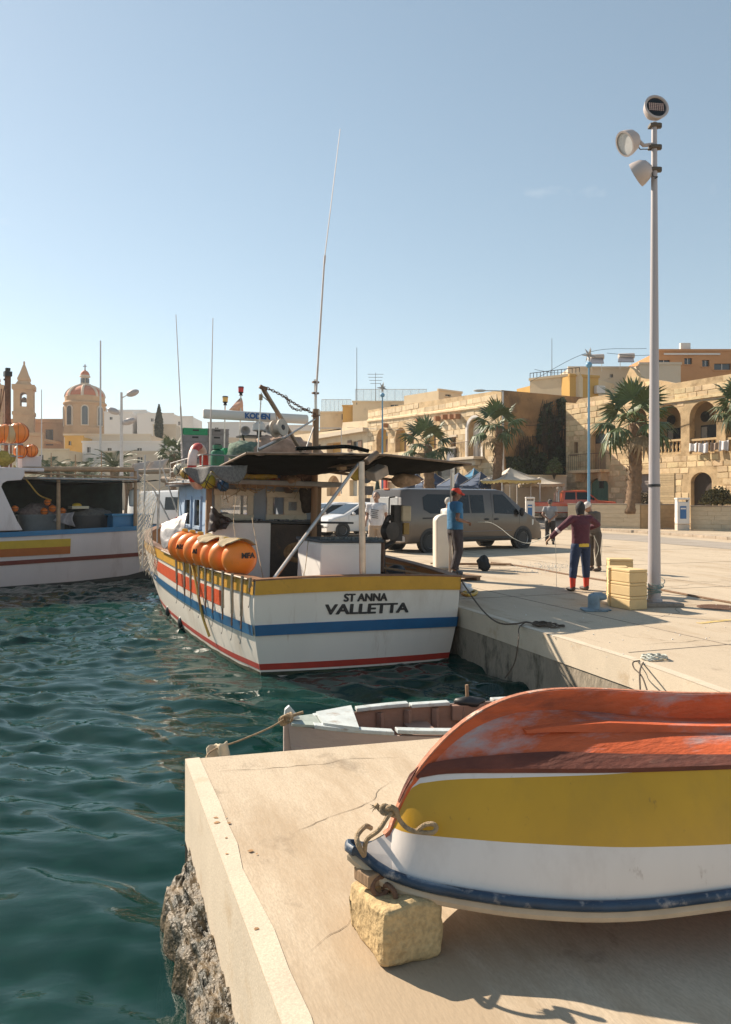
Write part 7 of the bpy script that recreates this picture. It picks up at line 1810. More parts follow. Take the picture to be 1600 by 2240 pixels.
# ---- right building with loggia
def loggia_house():
    Lc = Vector((13.6, 52.7)); Rc = Lc + UD*17.5
    pl = Plane(Lc, Rc); X = lambda x, y: pl.px(x, y)
    def rc(x0, y0, x1, y1): 
        a = X(x0, (y0+y1)/2)[0]; c = X(x1, (y0+y1)/2)[0]; xm = (x0+x1)/2; return a, c, X(xm,y1)[1], X(xm,y0)[1]
    L_ = pl.L
    z = [X(1240,880)[1], X(1330,868)[1], X(1447,845)[1], X(1600,827)[1]]
    um = [0, X(1330,868)[0], X(1447,845)[0], L_]
    outl = [(0,0),(L_,0),(L_,8.45),(um[2],8.40),(um[2]-.02,z[1]+.35),(um[1]+.6,z[1]+.2),(um[1],z[1]+.15),(1.2,z[0]+.1),(0.9,z[0]-.15),(0,z[0])]
    H_ = {}
    H_['door'] = arch(*rc(1293,940,1326,1027)); H_['green'] = arch(*rc(1288,1046,1331,1128), rise=0.45); H_['win'] = rect4(*rc(1256,967,1265,991))
    H_['a0'] = arch(*rc(1375,892,1416,994)); H_['a1'] = arch(*rc(1432,885,1490,994)); H_['a2'] = arch(*rc(1509,877,1568,992)); H_['a3'] = arch(*rc(1588,869,1650,990)); H_['a4'] = arch(*rc(1675,860,1740,988))
    H_['shut'] = rect4(*rc(1391,1037,1422,1120)); H_['door2'] = arch(*rc(1512,1033,1558,1122), rise=0.55)
    t, pl, fr = building('loggia_house', 'golden limestone house with arched loggia, balustrade and laundry at the right', Lc, Rc, outl, list(H_.values()), 7.5, m_mortar, 0.45)
    n = stones(t, fr, outl, list(H_.values()), m_ashlar, 0.36, 0.45, 0.95, 11, zmin=0.3)
    # loggia room: back wall, floor, ceiling
    us = [H_['a0'][0][0]-.4, L_]; zf, zc = H_['a2'][0][1], max(q[1] for q in H_['a2'])+.3
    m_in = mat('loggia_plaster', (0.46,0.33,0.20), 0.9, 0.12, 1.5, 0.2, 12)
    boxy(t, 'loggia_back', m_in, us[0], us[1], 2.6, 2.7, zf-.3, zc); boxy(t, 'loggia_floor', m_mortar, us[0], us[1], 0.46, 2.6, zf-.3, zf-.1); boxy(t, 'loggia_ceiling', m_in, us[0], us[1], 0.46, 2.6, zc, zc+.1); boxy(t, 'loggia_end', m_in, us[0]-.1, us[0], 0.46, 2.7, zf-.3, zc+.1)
    for a, dd in (('a1',0.62),('a2',0.5),('a3',0.6),('a0',0.5),('a4',0.5)):
        u0, u1 = H_[a][0][0], H_[a][1][0]; c = lerp(u0, u1, dd) + 1.5*0.45
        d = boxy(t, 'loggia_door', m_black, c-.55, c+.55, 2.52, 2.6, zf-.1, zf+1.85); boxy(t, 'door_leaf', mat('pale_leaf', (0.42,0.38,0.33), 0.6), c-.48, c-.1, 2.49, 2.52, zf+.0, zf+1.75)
        b = MB(); b.lathe([(0.02,0),(0.3,0.02),(0.32,0.06),(0.1,0.12)], 20, Euler((R(90),0,0)).to_matrix(), (c-.2, 2.5, zf+2.35)); b.build('wall_basket', m_dark, t)
        for k in (0, 1): boxy(t, 'picture_frame', m_black, c-1.35, c-1.0, 2.55, 2.6, zf+.55+k*.6, zf+.98+k*.6)
    # balustrades
    m_bal = mat('baluster_stone', (0.55,0.39,0.21), 0.85, 0.12, 4, 0.2, 30)
    bm_ = MB(); bm_.lathe([(0.07,0),(0.07,0.06),(0.04,0.10),(0.075,0.26),(0.075,0.32),(0.04,0.50),(0.07,0.56),(0.07,0.62)], 10); bmesh_ = bm_.mesh('baluster', m_bal, True, True)
    for a in ('a0','a1','a2','a3','a4'):
        u0, u1 = H_[a][0][0]+.02, H_[a][1][0]-.02; zb = H_[a][0][1]
        boxy(t, 'balustrade_rail', m_bal, u0, u1, 0.05, 0.30, zb+.74, zb+.86); boxy(t, 'balustrade_base', m_bal, u0, u1, 0.06, 0.30, zb+.0, zb+.12)
        n = int((u1-u0)/0.24)
        for i in range(n): o = link('baluster', bmesh_, t); o.location = (lerp(u0, u1, (i+.5)/n), 0.18, zb+.12)
    # laundry line is a thing of its own below; doors and window fillers
    boxy(t, 'string_course', m_ashlar, 0, L_, -0.06, 0.0, H_['a2'][0][1]-.35, H_['a2'][0][1]-.22) if False else None
    g = filler(t, 'green_door', H_['green'], 0.30, mat('old_green_door', (0.10,0.20,0.15), 0.7, 0.2, 6, 0.3, 30, stretch=(5,1,0.4), dirt=(0.05,0.08,0.06), dscale=4))
    u0, u1 = H_['green'][0][0], H_['green'][1][0]; zt = max(q[1] for q in H_['green'])
    boxy(t, 'door_light', m_pane, (u0+u1)/2-.16, (u0+u1)/2+.2, 0.27, 0.30, zt-.65, zt-.2)
    for k in range(1, 8): boxy(t, 'door_board', mat('old_green_door', (0.1,0.2,0.15)), lerp(u0,u1,k/8)-.012, lerp(u0,u1,k/8)+.012, 0.285, 0.298, 0.5, zt-.75)
    filler(t, 'old_door', H_['door2'], 0.30, m_doorw); filler(t, 'window_recess', H_['win'], 0.25, m_shut)
    filler(t, 'roller_shutter', H_['shut'], 0.25, mat('shutter_grey', (0.24,0.20,0.18), 0.5, 0.1, 4))
    u0, u1, z0, z1 = H_['shut'][0][0], H_['shut'][1][0], H_['shut'][0][1], H_['shut'][2][1]
    for k in range(13): boxy(t, 'shutter_slat', mat('shutter_grey', (0.24,0.2,0.18)), u0, u1, 0.215, 0.245, lerp(z0,z1,k/13)+.02, lerp(z0,z1,(k+1)/13)-.02)
    # boarded panel beside the shutter
    a0, a1, b0, b1 = rc(1440,1035,1477,1120)
    for k in range(16): boxy(t, 'board', mat('pale_boards', (0.50,0.37,0.21), 0.8, 0.12, 5, rnd=0.12), a0, a1, -0.05, -0.005, lerp(b0,b1,k/16)+.008, lerp(b0,b1,(k+1)/16)-.008)
    # door onto the small balcony
    D = H_['door']; u0, u1, z0 = D[0][0], D[1][0], D[0][1]; zt = max(q[1] for q in D)
    filler(t, 'balcony_door', D, 0.40, mat('door_brown_pale', (0.33,0.20,0.11), 0.7, 0.15, 4)); boxy(t, 'fanlight', m_pane, u0+.08, u1-.08, 0.36, 0.39, zt-.85, zt-.2)
    sa, sc, sb, st = rc(1264,1027,1335,1032)
    boxy(t, 'balcony_slab', m_ashlar, sa, sc, -0.85, 0.0, z0-.22, z0-.02, 0.03)
    for u in (sa+.3, sc-.3): 
        b = MB(); b.prism([(u-.12,z0-.22),(u+.12,z0-.22),(u+.12,z0-.75),(u-.12,z0-.75)], -0.6, 0.0); b.build('corbel', m_ashlar, t)
    m_ir = mat('balcony_iron', (0.10,0.06,0.04), 0.7, 0.2, 8)
    n = 15
    for i in range(n+1): b = MB(); b.tube([(lerp(sa,sc,i/n),-.82,z0-.02),(lerp(sa,sc,i/n),-.82,z0+1.0)], 0.014, 4); b.build('railing_bar', m_ir, t)
    b = MB(); b.tube([(sa,-.0,z0+1.0),(sa,-.82,z0+1.0),(sc,-.82,z0+1.0),(sc,0,z0+1.0)], 0.02, 5); b.build('railing_top', m_ir, t)
    # parapet profile courses
    for zz, uu in ((7.3, (um[2]-1.0, L_)),): boxy(t, 'cornice', m_ashlar, uu[0], uu[1], -0.10, 0.0, zz, zz+.16)
    return t, pl, rc, H_
LOG, LPL, Lrc, LH = loggia_house()
def laundry():
    t = None; cols = [((0.65,0.62,0.62),'white'),((0.58,0.56,0.58),'pale grey'),((0.30,0.22,0.17),'brown'),((0.60,0.58,0.60),'off-white')]
    n = Vector((-UD.y, UD.x)) * -1.0      # towards the camera
    spots = [(1524,974,18,15),(1546,974,20,16),(1570,972,15,14),(1590,969,20,18)]
    for i, ((x, y, w, h), (c, nm)) in enumerate(zip(spots, cols)):
        u0, z0 = LPL.px(x-w/2, y-h*.3); u1, _ = LPL.px(x+w/2, y); _, z1 = LPL.px(x, y+h)
        b = MB(); b.grid(lambda s, q: Vector((lerp(u0,u1,s), -0.22-0.05*math.sin(s*9+i)-0.04*q, lerp(z0, z1, q)+0.05*q*math.sin(s*4+i*2) - 0.06*math.sin(math.pi*s)*(1-q))), 12, 8)
        o = b.build('laundry', mat('laundry_%d' % i, c, 0.85, 0.08, 4), None, smooth=True, thick=0.01, auto=False)
        o.location = (LPL.p.x, LPL.p.y, 0); o.rotation_euler = (0,0,LPL.rz)
        tag(o, nm + ' laundry hung on the loggia balustrade, ' + ['leftmost piece','second from the left','third from the left','nearest the right edge'][i], 'laundry', 'laundry on the balustrade')
laundry()
# ---- middle house with yellow arches
def arch_house():
    Rc = Vector((9.1, 52.0)); Lc = Rc - UD*18.1; pl = Plane(Lc, Rc); X = lambda x, y: pl.px(x, y)
    def rc(x0, y0, x1, y1):
        a = X(x0, (y0+y1)/2)[0]; c = X(x1, (y0+y1)/2)[0]; xm = (x0+x1)/2; return a, c, X(xm,y1)[1], X(xm,y0)[1]
    L_ = pl.L; zl, zr = X(806,897)[1], X(1098,853)[1]
    outl = [(0,-.2),(L_,-.2),(L_,zr),(0,zl)]
    H_ = dict(a1=arch(*rc(824,936,849,990)), a2=arch(*rc(865,935,889,988)), a3=arch(*rc(930,926,954,982)), w1=rect4(*rc(894,948,906,971)), w2=rect4(*rc(986,956,998,977)), b=arch(*rc(1024,915,1054,1000)),
              s1=arch(*rc(1024,1025,1052,1085), rise=.6), s2=rect4(*rc(950,1022,985,1085)), s3=rect4(*rc(880,1020,920,1085)))
    t, pl, fr = building('arch_house', 'long weathered limestone house with yellow arched niches behind the palms', Lc, Rc, outl, list(H_.values()), 9, m_mortar, 0.5,
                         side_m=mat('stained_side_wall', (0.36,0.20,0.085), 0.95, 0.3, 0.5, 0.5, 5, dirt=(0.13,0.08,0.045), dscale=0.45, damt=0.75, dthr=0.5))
    m_st = mat('tan_ashlar', (0.66,0.515,0.335), 0.9, 0.18, 2.0, 0.6, 12, rnd=0.17, dirt=(0.30,0.19,0.095), dscale=0.8, damt=0.6, dthr=0.55)
    stones(t, fr, outl, list(H_.values()), m_st, 0.42, 0.6, 1.2, 5, zmin=2.6)
    for k in ('a1','a2','a3'):
        filler(t, 'ochre_niche', H_[k], 0.45, m_ochre); u0, u1, z0 = H_[k][0][0], H_[k][1][0], H_[k][0][1]; zt = max(q[1] for q in H_[k])
        boxy(t, 'niche_door', m_shut, lerp(u0,u1,.45), lerp(u0,u1,.88), 0.41, 0.44, z0, lerp(z0,zt,.55)); boxy(t, 'round_light', m_pane, lerp(u0,u1,.5), lerp(u0,u1,.9), 0.42, 0.445, lerp(z0,zt,.68), lerp(z0,zt,.9))
    for k in ('w1','w2'):
        filler(t, 'window', H_[k], 0.3, m_shut); u0, u1, z0, z1 = H_[k][0][0], H_[k][1][0], H_[k][0][1], H_[k][2][1]
        boxy(t, 'window_surround', m_pale, u0-.12, u1+.12, -0.05, 0.0, z1+.0, z1+.16); boxy(t, 'window_sill', m_pale, u0-.12, u1+.12, -0.10, 0.0, z0-.14, z0-.02)
    # white arched surround and balcony
    D = H_['b']; u0, u1, z0 = D[0][0], D[1][0], D[0][1]; zt = max(q[1] for q in D)
    o_, i_ = arch(u0-.22,u1+.22,z0,zt+.22), arch(u0+.002,u1-.002,z0,zt-.002); v, f = wall_mesh(o_, [i_], 0.12); b = MB(); b.add([(x, y-.07, z) for x, y, z in v], f); b.build('white_surround', m_whiteb, t)
    filler(t, 'white_niche', D, 0.48, m_whiteb); boxy(t, 'balcony_door', m_pane, lerp(u0,u1,.38), lerp(u0,u1,.95), 0.43, 0.47, z0, lerp(z0,zt,.55)); boxy(t, 'door_shutter', mat('shutter_pale', (0.3,0.28,0.26), 0.6), lerp(u0,u1,.38), lerp(u0,u1,.60), 0.40, 0.43, z0, lerp(z0,zt,.55))
    b = MB(); b.lathe([(0.001,0),(0.28,0.0),(0.28,0.03),(0.001,.03)], 18, Euler((R(90),0,0)).to_matrix(), (lerp(u0,u1,.62),0.45,lerp(z0,zt,.80))); b.build('round_light', m_pane, t)
    sa, sc = X(1006,1000)[0], X(1060,1000)[0]
    boxy(t, 'balcony_slab', m_pale, sa, sc, -0.9, 0.0, z0-.2, z0, 0.03); boxy(t, 'balcony_bracket', m_pale, sa+.3, sc-.3, -0.6, 0.0, z0-.6, z0-.2, 0.1)
    m_ir = mat('balcony_iron', (0.10,0.06,0.04))
    for i in range(17): b = MB(); b.tube([(lerp(sa,sc,i/16),-.86,z0),(lerp(sa,sc,i/16),-.86,z0+1.05)], 0.013, 4); b.build('railing_bar', m_ir, t)
    b = MB(); b.tube([(sa,0,z0+1.05),(sa,-.86,z0+1.05),(sc,-.86,z0+1.05),(sc,0,z0+1.05)], 0.02, 5); b.build('railing_top', m_ir, t)
    # cornice along the top, stone spouts
    c0, c1 = X(806,924), X(1060,893); sl = (c1[1]-c0[1])/(c1[0]-c0[0])
    b = MB(); b.loft([[(u, 0.0, c0[1]+sl*(u-c0[0])), (u,-.14,c0[1]+sl*(u-c0[0])+.06), (u,-.14,c0[1]+sl*(u-c0[0])+.2), (u,0.0,c0[1]+sl*(u-c0[0])+.26)] for u in (0.0, L_-.02)]); b.build('cornice', m_st, t)
    for x, y in ((848,930),(921,920),(962,915),(978,912),(993,911),(1006,910)):
        u, z = X(x, y); boxy(t, 'stone_spout', mat('reddish_stone', (0.36,0.18,0.09), 0.9, 0.2, 5), u-.13, u+.13, -0.45, 0.0, z-.2, z+.15, 0.02)
    # ground floor openings and shop boards
    for k in ('s1','s2','s3'): filler(t, 'shop_door', H_[k], 0.35, mat('shop_blue', (0.03,0.14,0.24), 0.5) if k == 's1' else m_pane)
    a = rc(981,982,1000,1040); bo = boxy(t, 'shop_board', m_black, a[0], a[1], -0.16, -0.06, a[2], a[3]); boxy(t, 'board_panel', mat('board_grey', (0.22,0.22,0.24), 0.5), a[0]+.12, a[1]-.12, -0.18, -0.165, a[2]+.8, a[3]-.2)
    boxy(t, 'awning_board', mat('red_sign', (0.5,0.05,0.03), 0.5), *(lambda q: (q[0], q[1], -0.4, -0.2, q[2], q[3]))(rc(843,1045,853,1068)))
    return t
ARCH = arch_house()
# ---- cream house farther along, with shuttered window and porch
def cream_house():
    Rc = Vector((9.1, 52.0)) - UD*18.15; Lc = Rc - UD*20; pl = Plane(Lc, Rc); X = lambda x, y: pl.px(x, y)
    def rc(x0, y0, x1, y1):
        a = X(x0, (y0+y1)/2)[0]; c = X(x1, (y0+y1)/2)[0]; xm = (x0+x1)/2; return a, c, X(xm,y1)[1], X(xm,y0)[1]
    L_ = pl.L; outl = [(0,-.2),(L_,-.2),(L_,X(803,920)[1]),(X(750,925)[0],X(750,924)[1]),(X(748,930)[0],X(748,940)[1]),(0,X(650,948)[1])]
    H_ = [rect4(*rc(770,965,785,985)), rect4(*rc(715,968,747,1000)), arch(*rc(715,1040,745,1085)), rect4(*rc(765,1050,782,1085)), rect4(*rc(690,972,702,1000))]
    t, pl, fr = building('cream_house', 'cream rendered house with brown shutters and shaded porch beyond the arch house', Lc, Rc, outl, H_, 9, m_cream, 0.7)
    filler(t, 'window', H_[0], 0.2, m_pane); a = rc(762,963,770,987); boxy(t, 'shutter', m_shut, a[0], a[1], -0.08, -0.02, a[2], a[3]); a = rc(785,963,793,987); boxy(t, 'shutter', m_shut, a[0], a[1], -0.08, -0.02, a[2], a[3])
    filler(t, 'porch_back', H_[1], 0.69, m_ochre); filler(t, 'arched_door', H_[2], 0.4, mat('tan_door', (0.4,0.24,0.12), 0.7)); filler(t, 'shop_door', H_[3], 0.4, mat('pale_door', (0.5,0.5,0.45), 0.6)); filler(t, 'window', H_[4], 0.2, m_pane)
    a = rc(690,940,805,960); boxy(t, 'balcony_band', m_pale, a[0], a[1], -0.5, 0.0, a[2]+.3, a[3]-.2)
    return t
cream_house()
def simple_block(name, label, px0, px1, ytop, Y, m, zb=0.0, depth=8, turn=0.0, wins=(), extra=None, cat='building', ybot=None):
    """box building whose front spans px0..px1 at distance Y; wins = (x0,y0,x1,y1) in photo pixels"""
    a = Vector((at(px0,0,Y).x, Y)); c = Vector((at(px1,0,Y).x, Y))
    if turn: c = a + (c-a)*1.0; c.y += turn
    pl = Plane(a, c); zt = H - (ytop-HY)/F*Y
    holes = []
    for w in wins:
        u0, z1 = pl.px(w[0], w[1]); u1, z0 = pl.px(w[2], w[3]); holes.append(rect4(u0, u1, z0, z1))
    L_ = pl.L
    t, pl, fr = building(name, label, a, c, [(0,zb),(L_,zb),(L_,zt),(0,zt)], holes, depth, m, 0.25, cat=cat)
    for h in holes:
        w = filler(t, 'window', h, 0.22, m_pane); u0, u1, z0, z1 = h[0][0], h[1][0], h[0][1], h[2][1]
        b = MB(); b.box(((u0+u1)/2,0.18,(z0+z1)/2),(0.05,0.05,z1-z0)); b.build('mullion', m_whiteb, w)
        boxy(t, 'sill', m, u0-.1, u1+.1, -0.08, -0.004, z0-.1, z0)
    boxy(t, 'parapet', m, -.08, L_+.08, -0.08, 0.12, zt-.02, zt+.18)
    if extra: extra(t, pl, zt)
    return t
def glass_rail(t, pl, zt, u0, u1, h=1.2, n=9, y=0.3):
    mg = mat('glass_balustrade', (0.7,0.78,0.8), 0.05, 0.03, 2, alpha=0.25)
    for i in range(n):
        boxy(t, 'glass_panel', mg, lerp(u0,u1,i/n)+.03, lerp(u0,u1,(i+1)/n)-.03, y, y+.02, zt+.2, zt+h)
    for i in range(n+1): boxy(t, 'rail_post', m_steel, lerp(u0,u1,i/n)-.02, lerp(u0,u1,i/n)+.02, y-.02, y+.04, zt+.15, zt+h+.03)
    boxy(t, 'hand_rail', m_steel, u0, u1, y-.02, y+.04, zt+h, zt+h+.05)
simple_block('roof_flat', 'cream rooftop flat with glass balustrade above the arch house', 772,940,880,88,m_cream,6,8,0,[(855,885,872,897)], lambda t, pl, zt: glass_rail(t, pl, zt, 0.3, pl.L-.3, 1.5))
simple_block('roof_flat', 'cream stepped upper storey left of the rooftop flat', 700,772,903,92,m_cream,5,8,0,[(808-60,905,756,918)], lambda t, pl, zt: glass_rail(t, pl, zt, 0.2, pl.L-.2, 1.6, 7))
simple_block('roof_flat', 'narrow ochre block joining the two cream roof flats', 750,800,889,90,m_ochre,5,6)
simple_block('roof_flat', 'small cream roof box above the arch house cornice', 960,1016,854,75,m_cream,7,5,2,[(975,862,987,868)])
simple_block('terrace_house', 'cream wall of the terrace house with iron rail above the ivy', 1160,1247,832,66,m_cream,4,8,-3.0,(), lambda t, pl, zt: [boxy(t,'rail_post',m_black,lerp(0,pl.L,i/14)-.02,lerp(0,pl.L,i/14)+.02,0.0,0.04,zt+.1,zt+.6) for i in range(15)] + [boxy(t,'hand_rail',m_black,0,pl.L,0.0,0.04,zt+.58,zt+.63)])
simple_block('terrace_house', 'ochre side of the terrace house with air conditioner', 1247,1318,822,63,m_ochre,4,8,1.0,(), lambda t, pl, zt: [boxy(t,'air_conditioner',m_whiteb,pl.L-.5,pl.L+.35,-0.45,-0.05,zt-1.35,zt-.7,0.03)])
simple_block('roof_flat', 'pale roof room carrying the two solar water heaters', 1245,1400,806,68,m_pale,6,7,0,[(1335,830-12,1342,830-4)])
simple_block('roof_flat', 'pale upper wall behind the lamp post', 1400,1490,797,66,m_pale,6,7)
simple_block('penthouse', 'orange rendered penthouse with flat roof at the right edge', 1440,1700,768,70,m_orange,6,9,0,[(1441,787,1467,797),(1498,783,1515,797),(1537,787,1553,802),(1563,795,1600,809)], lambda t, pl, zt: [boxy(t,'white_band',m_whiteb,0.5,pl.L*.52,-0.14,-0.09,zt-.35,zt-.2), boxy(t,'air_conditioner',m_whiteb,pl.L*.2,pl.L*.2+.9,0.2,0.6,zt+.2,zt+.8,0.03)])
# broken gable wall on the loggia house roof
t = thing('ruined_gable', 'crumbling curved gable wall rising above the loggia house', 'wall', (LPL.p.x, LPL.p.y, 0), LPL.rz)
pts = [(1322,872),(1330,862),(1335,840),(1343,815),(1350,800),(1358,806),(1366,818),(1376,824),(1420,829),(1478,842),(1478,850),(1440,868)]
g = [LPL.px(x, y) for x, y in pts]
b = MB(); b.prism([(u, z) for u, z in g], 1.2, 1.6); b.build('gable_wall', m_mortar, t)
rg = random.Random(4); loop = g; outl = [(u, z) for u, z in g]
gw_ = MB(); holder = t.children[0]
zz = min(z for _, z in g)
for row in range(6):
    for col in range(14):
        u = min(q[0] for q in g) + col*0.75 + (row % 2)*.35; z = zz + row*0.42
        if all(inside2(q, outl) for q in ((u+.05,z+.05),(u+.65,z+.05),(u+.65,z+.37),(u+.05,z+.37))):
            q = MB(); q.box((u+.35,1.19,z+.2),(0.70,0.05,0.39)); q.build('stone', m_ashlar, holder)
# solar water heaters
for i, (x0, x1, y0, y1, lab) in enumerate(((1285,1325,779,800,'left solar water heater on the flat roof'), (1345,1392,777,797,'right solar water heater on the flat roof'))):
    Y = 67; a, c = at(x0,y1,Y), at(x1,y0,Y); t = thing('solar_heater', lab, 'solar heater', (a.x, Y, a.z), 0, 'solar water heaters on the roof'); w = c.x-a.x
    b = MB(); b.tube([(w*.28,0.5,c.z-a.z),(w,0.5,c.z-a.z+.05)], 0.24, 14); b.build('tank', mat('tank_cream', (0.55,0.45,0.38), 0.4), t, smooth=True)
    b = MB(); b.add([(0,-.9,0.05),(w*.75,-.9,0.05),(w*.95,0.4,c.z-a.z-.1),(w*.25,0.4,c.z-a.z-.1)],[(0,1,2,3)]); b.build('collector', mat('collector_grey', (0.17,0.16,0.17), 0.25), t, thick=0.06)
    b = MB(); [b.tube([(x,0.5,-.4),(x,0.5,c.z-a.z)],0.03,5) for x in (w*.35,w*.9)]; b.build('stand', m_steel, t)
# aerials and roof wires
def pole(name, label, px, y0, y1, Y, r, m, cat='pole', parts=None):
    a, c = at(px,y1,Y), at(px,y0,Y); t = thing(name, label, cat, a); b = MB(); b.tube([(0,0,0),(0,0,c.z-a.z)], [r, r*.6], 6); b.build('shaft', m, t)
    if parts: parts(t, c.z-a.z)
    return t
m_pole = mat('pole_pale', (0.55,0.52,0.5), 0.5); m_polec = mat('pole_dark', (0.14,0.11,0.09), 0.6)
pole('roof_aerial','thin aerial mast above the terrace house rail',1208,740,832,66,0.03,m_polec,'aerial')
pole('roof_aerial','thin flagpole above the cream roof flats',781,760,885,88,0.05,m_polec,'aerial')
pole('roof_aerial','television aerial with cross bars on the roof flat',822,815,880,88,0.04,m_polec,'aerial',lambda t, z: [boxy(t,'cross_bar',m_polec,-.9+.1*k,.9-.1*k,-.02,.02,z-.2-.35*k,z-.16-.35*k) for k in range(4)])
WIRES = ((((1170,808,66),(1247,815,66)),'above the terrace house rail'), (((1328,772,66),(1440,776,66)),'between the solar heaters'), (((1160,835,64),(1290,770,64),(1415,762,66)),'rising over the terrace house roof'), (((1040,905,54),(1140,955,53),(1240,938,52)),'sagging lowest across the ivy wall'), (((1100,925,53),(1170,930,53),(1240,912,52.5)),'crossing high above the ivy'), (((760,935,70),(900,940,62),(1060,925,56),(1195,905,53.5)),'along the upper front of the arch house'), (((800,955,70),(940,958,62),(1100,950,54)),'along the lower front of the arch house'), (((1330,900,48),(1450,885,45),(1600,868,41)),'across the loggia arches'))
for pts, w in WIRES:
    P = [at(*p) for p in pts]; b = MB(); b.tube(spline(P, 8) if len(P) > 2 else [P[0], (P[0]+P[1])/2-Vector((0,0,.15)), P[1]], 0.018, 4)
    tag(b.build('overhead_wire', m_wire, None), 'thin overhead wire ' + w, 'wire', 'overhead wires on the house fronts')
# ---- rampart wall closing the gap below the ivy
t = thing('rendered_wall', 'low cream rendered wall below the ivy behind the white tents', 'wall', (at(1103,0,51.0).x, 51.0, 0), 0)
b = MB(); L_ = at(1240,0,51).x - at(1103,0,51).x; b.box((L_/2,0.2,1.6),(L_,0.4,3.2)); b.build('wall', m_pale, t); b = MB(); b.box((L_/2,0.2,3.24),(L_+.1,0.5,0.1)); b.build('coping', m_cream, t)
# ------------------------------------------------------------------ the far town on the left
def church():
    Y = 176.0; k = Y/F
    m_c = mat('church_stone', (0.47,0.28,0.14), 0.9, 0.10, 0.3, 0.2, 2, dirt=(0.33,0.19,0.09), dscale=0.25, damt=0.5, dthr=0.53); m_d = mat('dome_red', (0.48,0.12,0.04), 0.7, 0.08, 0.4); m_w = mat('church_pale', (0.60,0.48,0.36), 0.9, 0.08, 0.4)
    c = at(186,940,Y); z = lambda y: H-(y-HY)/F*Y; r = 43*k
    t = thing('church_dome', 'church dome with red ribs and lantern above the town', 'dome', (c.x, Y, z(960)))
    zz = lambda y: z(y)-z(960)
    b = MB(); b.lathe([(r,0),(r,zz(888)),(r*1.06,zz(886)),(r*1.06,zz(883)),(r*.97,zz(880)),(r*.97,zz(870)),(r*.93,zz(868))], 40); b.build('drum', m_c, t, smooth=True)
    for i in range(8):
        a = 2*math.pi*(i+.5)/8+R(-3); q = Vector((math.cos(a)*r*1.0, math.sin(a)*r*1.0, zz(912)))
        w = arch(-.85,.85,-2.3,2.3); b = MB(); b.prism(w, -0.15, 0.15); o = b.build('drum_window', m_w, t); o.location = q; o.rotation_euler = (0,0,a+R(90))
        b = MB(); b.prism(arch(-.6,.6,-2.1,2.05), -0.1, 0.1); g = b.build('pane', m_pane, o); g.location = (0, 0.12 if math.sin(a) > 9 else -0.14, 0); 
    dr = [(r*.93*math.cos(a), zz(870) + (zz(843)-zz(870))*math.sin(a)) for a in [math.pi/2*i/12 for i in range(12)]]
    dr = [(max(q, 11*k), h) for q, h in dr]
    b = MB(); b.lathe([(r*.98,zz(884)),(r*.9,zz(868))], 40, cap=False); b.build('dome_base', m_w, t, smooth=True)
    b = MB(); b.lathe(dr, 40); b.build('dome', m_d, t, smooth=True)
    for i in range(8):
        a = 2*math.pi*i/8+R(12); b = MB(); b.tube([(math.cos(a)*(q+.06), math.sin(a)*(q+.06), h) for q, h in dr], 0.32, 6); b.build('rib', m_w, t)
    lr = 10.5*k
    b = MB(); b.lathe([(lr*1.15,zz(845)),(lr*1.15,zz(840)),(lr*.75,zz(840)),(lr*.75,zz(826)),(lr*1.1,zz(825)),(lr*1.05,zz(822)),(lr*.95,zz(821))], 20); ln = b.build('lantern', m_w, t, smooth=True)
    for i in range(8):
        a = 2*math.pi*i/8; b = MB(); b.box((math.cos(a)*lr*.8, math.sin(a)*lr*.8, (zz(840)+zz(826))/2),(0.5,0.12,zz(828)-zz(838)), a+R(90)); b.build('lantern_window', m_pane, ln)
    b = MB(); b.lathe([(lr*.95*math.cos(a), zz(822)+(zz(810)-zz(822))*math.sin(a)) for a in [math.pi/2*i/6 for i in range(6)]]+[(0.2,zz(809))], 20); b.build('cupola', m_d, ln, smooth=True)
    b = MB(); b.tube([(0,0,zz(810)),(0,0,zz(797))],0.14,5); b.box((0,0,zz(801)),(0.9,0.14,0.14)); b.build('cross', m_polec, ln)
    # bell tower
    for (x, lab, sc) in ((53,'square bell tower with pointed stone spire left of the dome',1.0), (-14,'second bell tower cut off by the left edge',1.0)):
        c = at(x,940,Y-6); t = thing('bell_tower', lab, 'bell tower', (c.x, Y-6, z(960)), R(18)); w = 40*k
        b = MB(); b.box((0,0,zz(912)/2),(w,w,zz(912))); b.build('shaft', m_c, t)
        for a in range(4):
            v, f = wall_mesh([(-w*.48,zz(911.5)),(w*.48,zz(911.5)),(w*.48,zz(858)),(-w*.48,zz(858))], [arch(-w*.16,w*.16,zz(898),zz(868))], 0.9); b = MB(); b.add(v, f); o = b.build('belfry_wall', m_c, t); o.rotation_euler = (0,0,R(90*a)); o.location = Euler((0,0,R(90*a))).to_matrix() @ Vector((0,-w*.48,0))
        b = MB(); b.lathe([(0.05,zz(876)),(0.4,zz(878)),(0.5,zz(882)),(0.8,zz(887))], 14); b.build('bell', m_rusty, t, smooth=True)
        b = MB(); b.box((0,0,zz(857)),(w*1.1,w*1.1,1.0)); b.box((0,0,zz(912)),(w*1.08,w*1.08,0.7)); b.build('cornice', m_c, t)
        q = math.sqrt(2)*w/2
        b = MB(); b.lathe([(q*.98,zz(856)),(q*.75,zz(850)),(q*.55,zz(843)),(q*.62,zz(841)),(q*.62,zz(838)),(q*.42,zz(828)),(q*.22,zz(815)),(q*.08,zz(807)),(q*.10,zz(804)),(0.1,zz(800))], 4, Euler((0,0,R(45))).to_matrix()); b.build('spire', m_c, t)
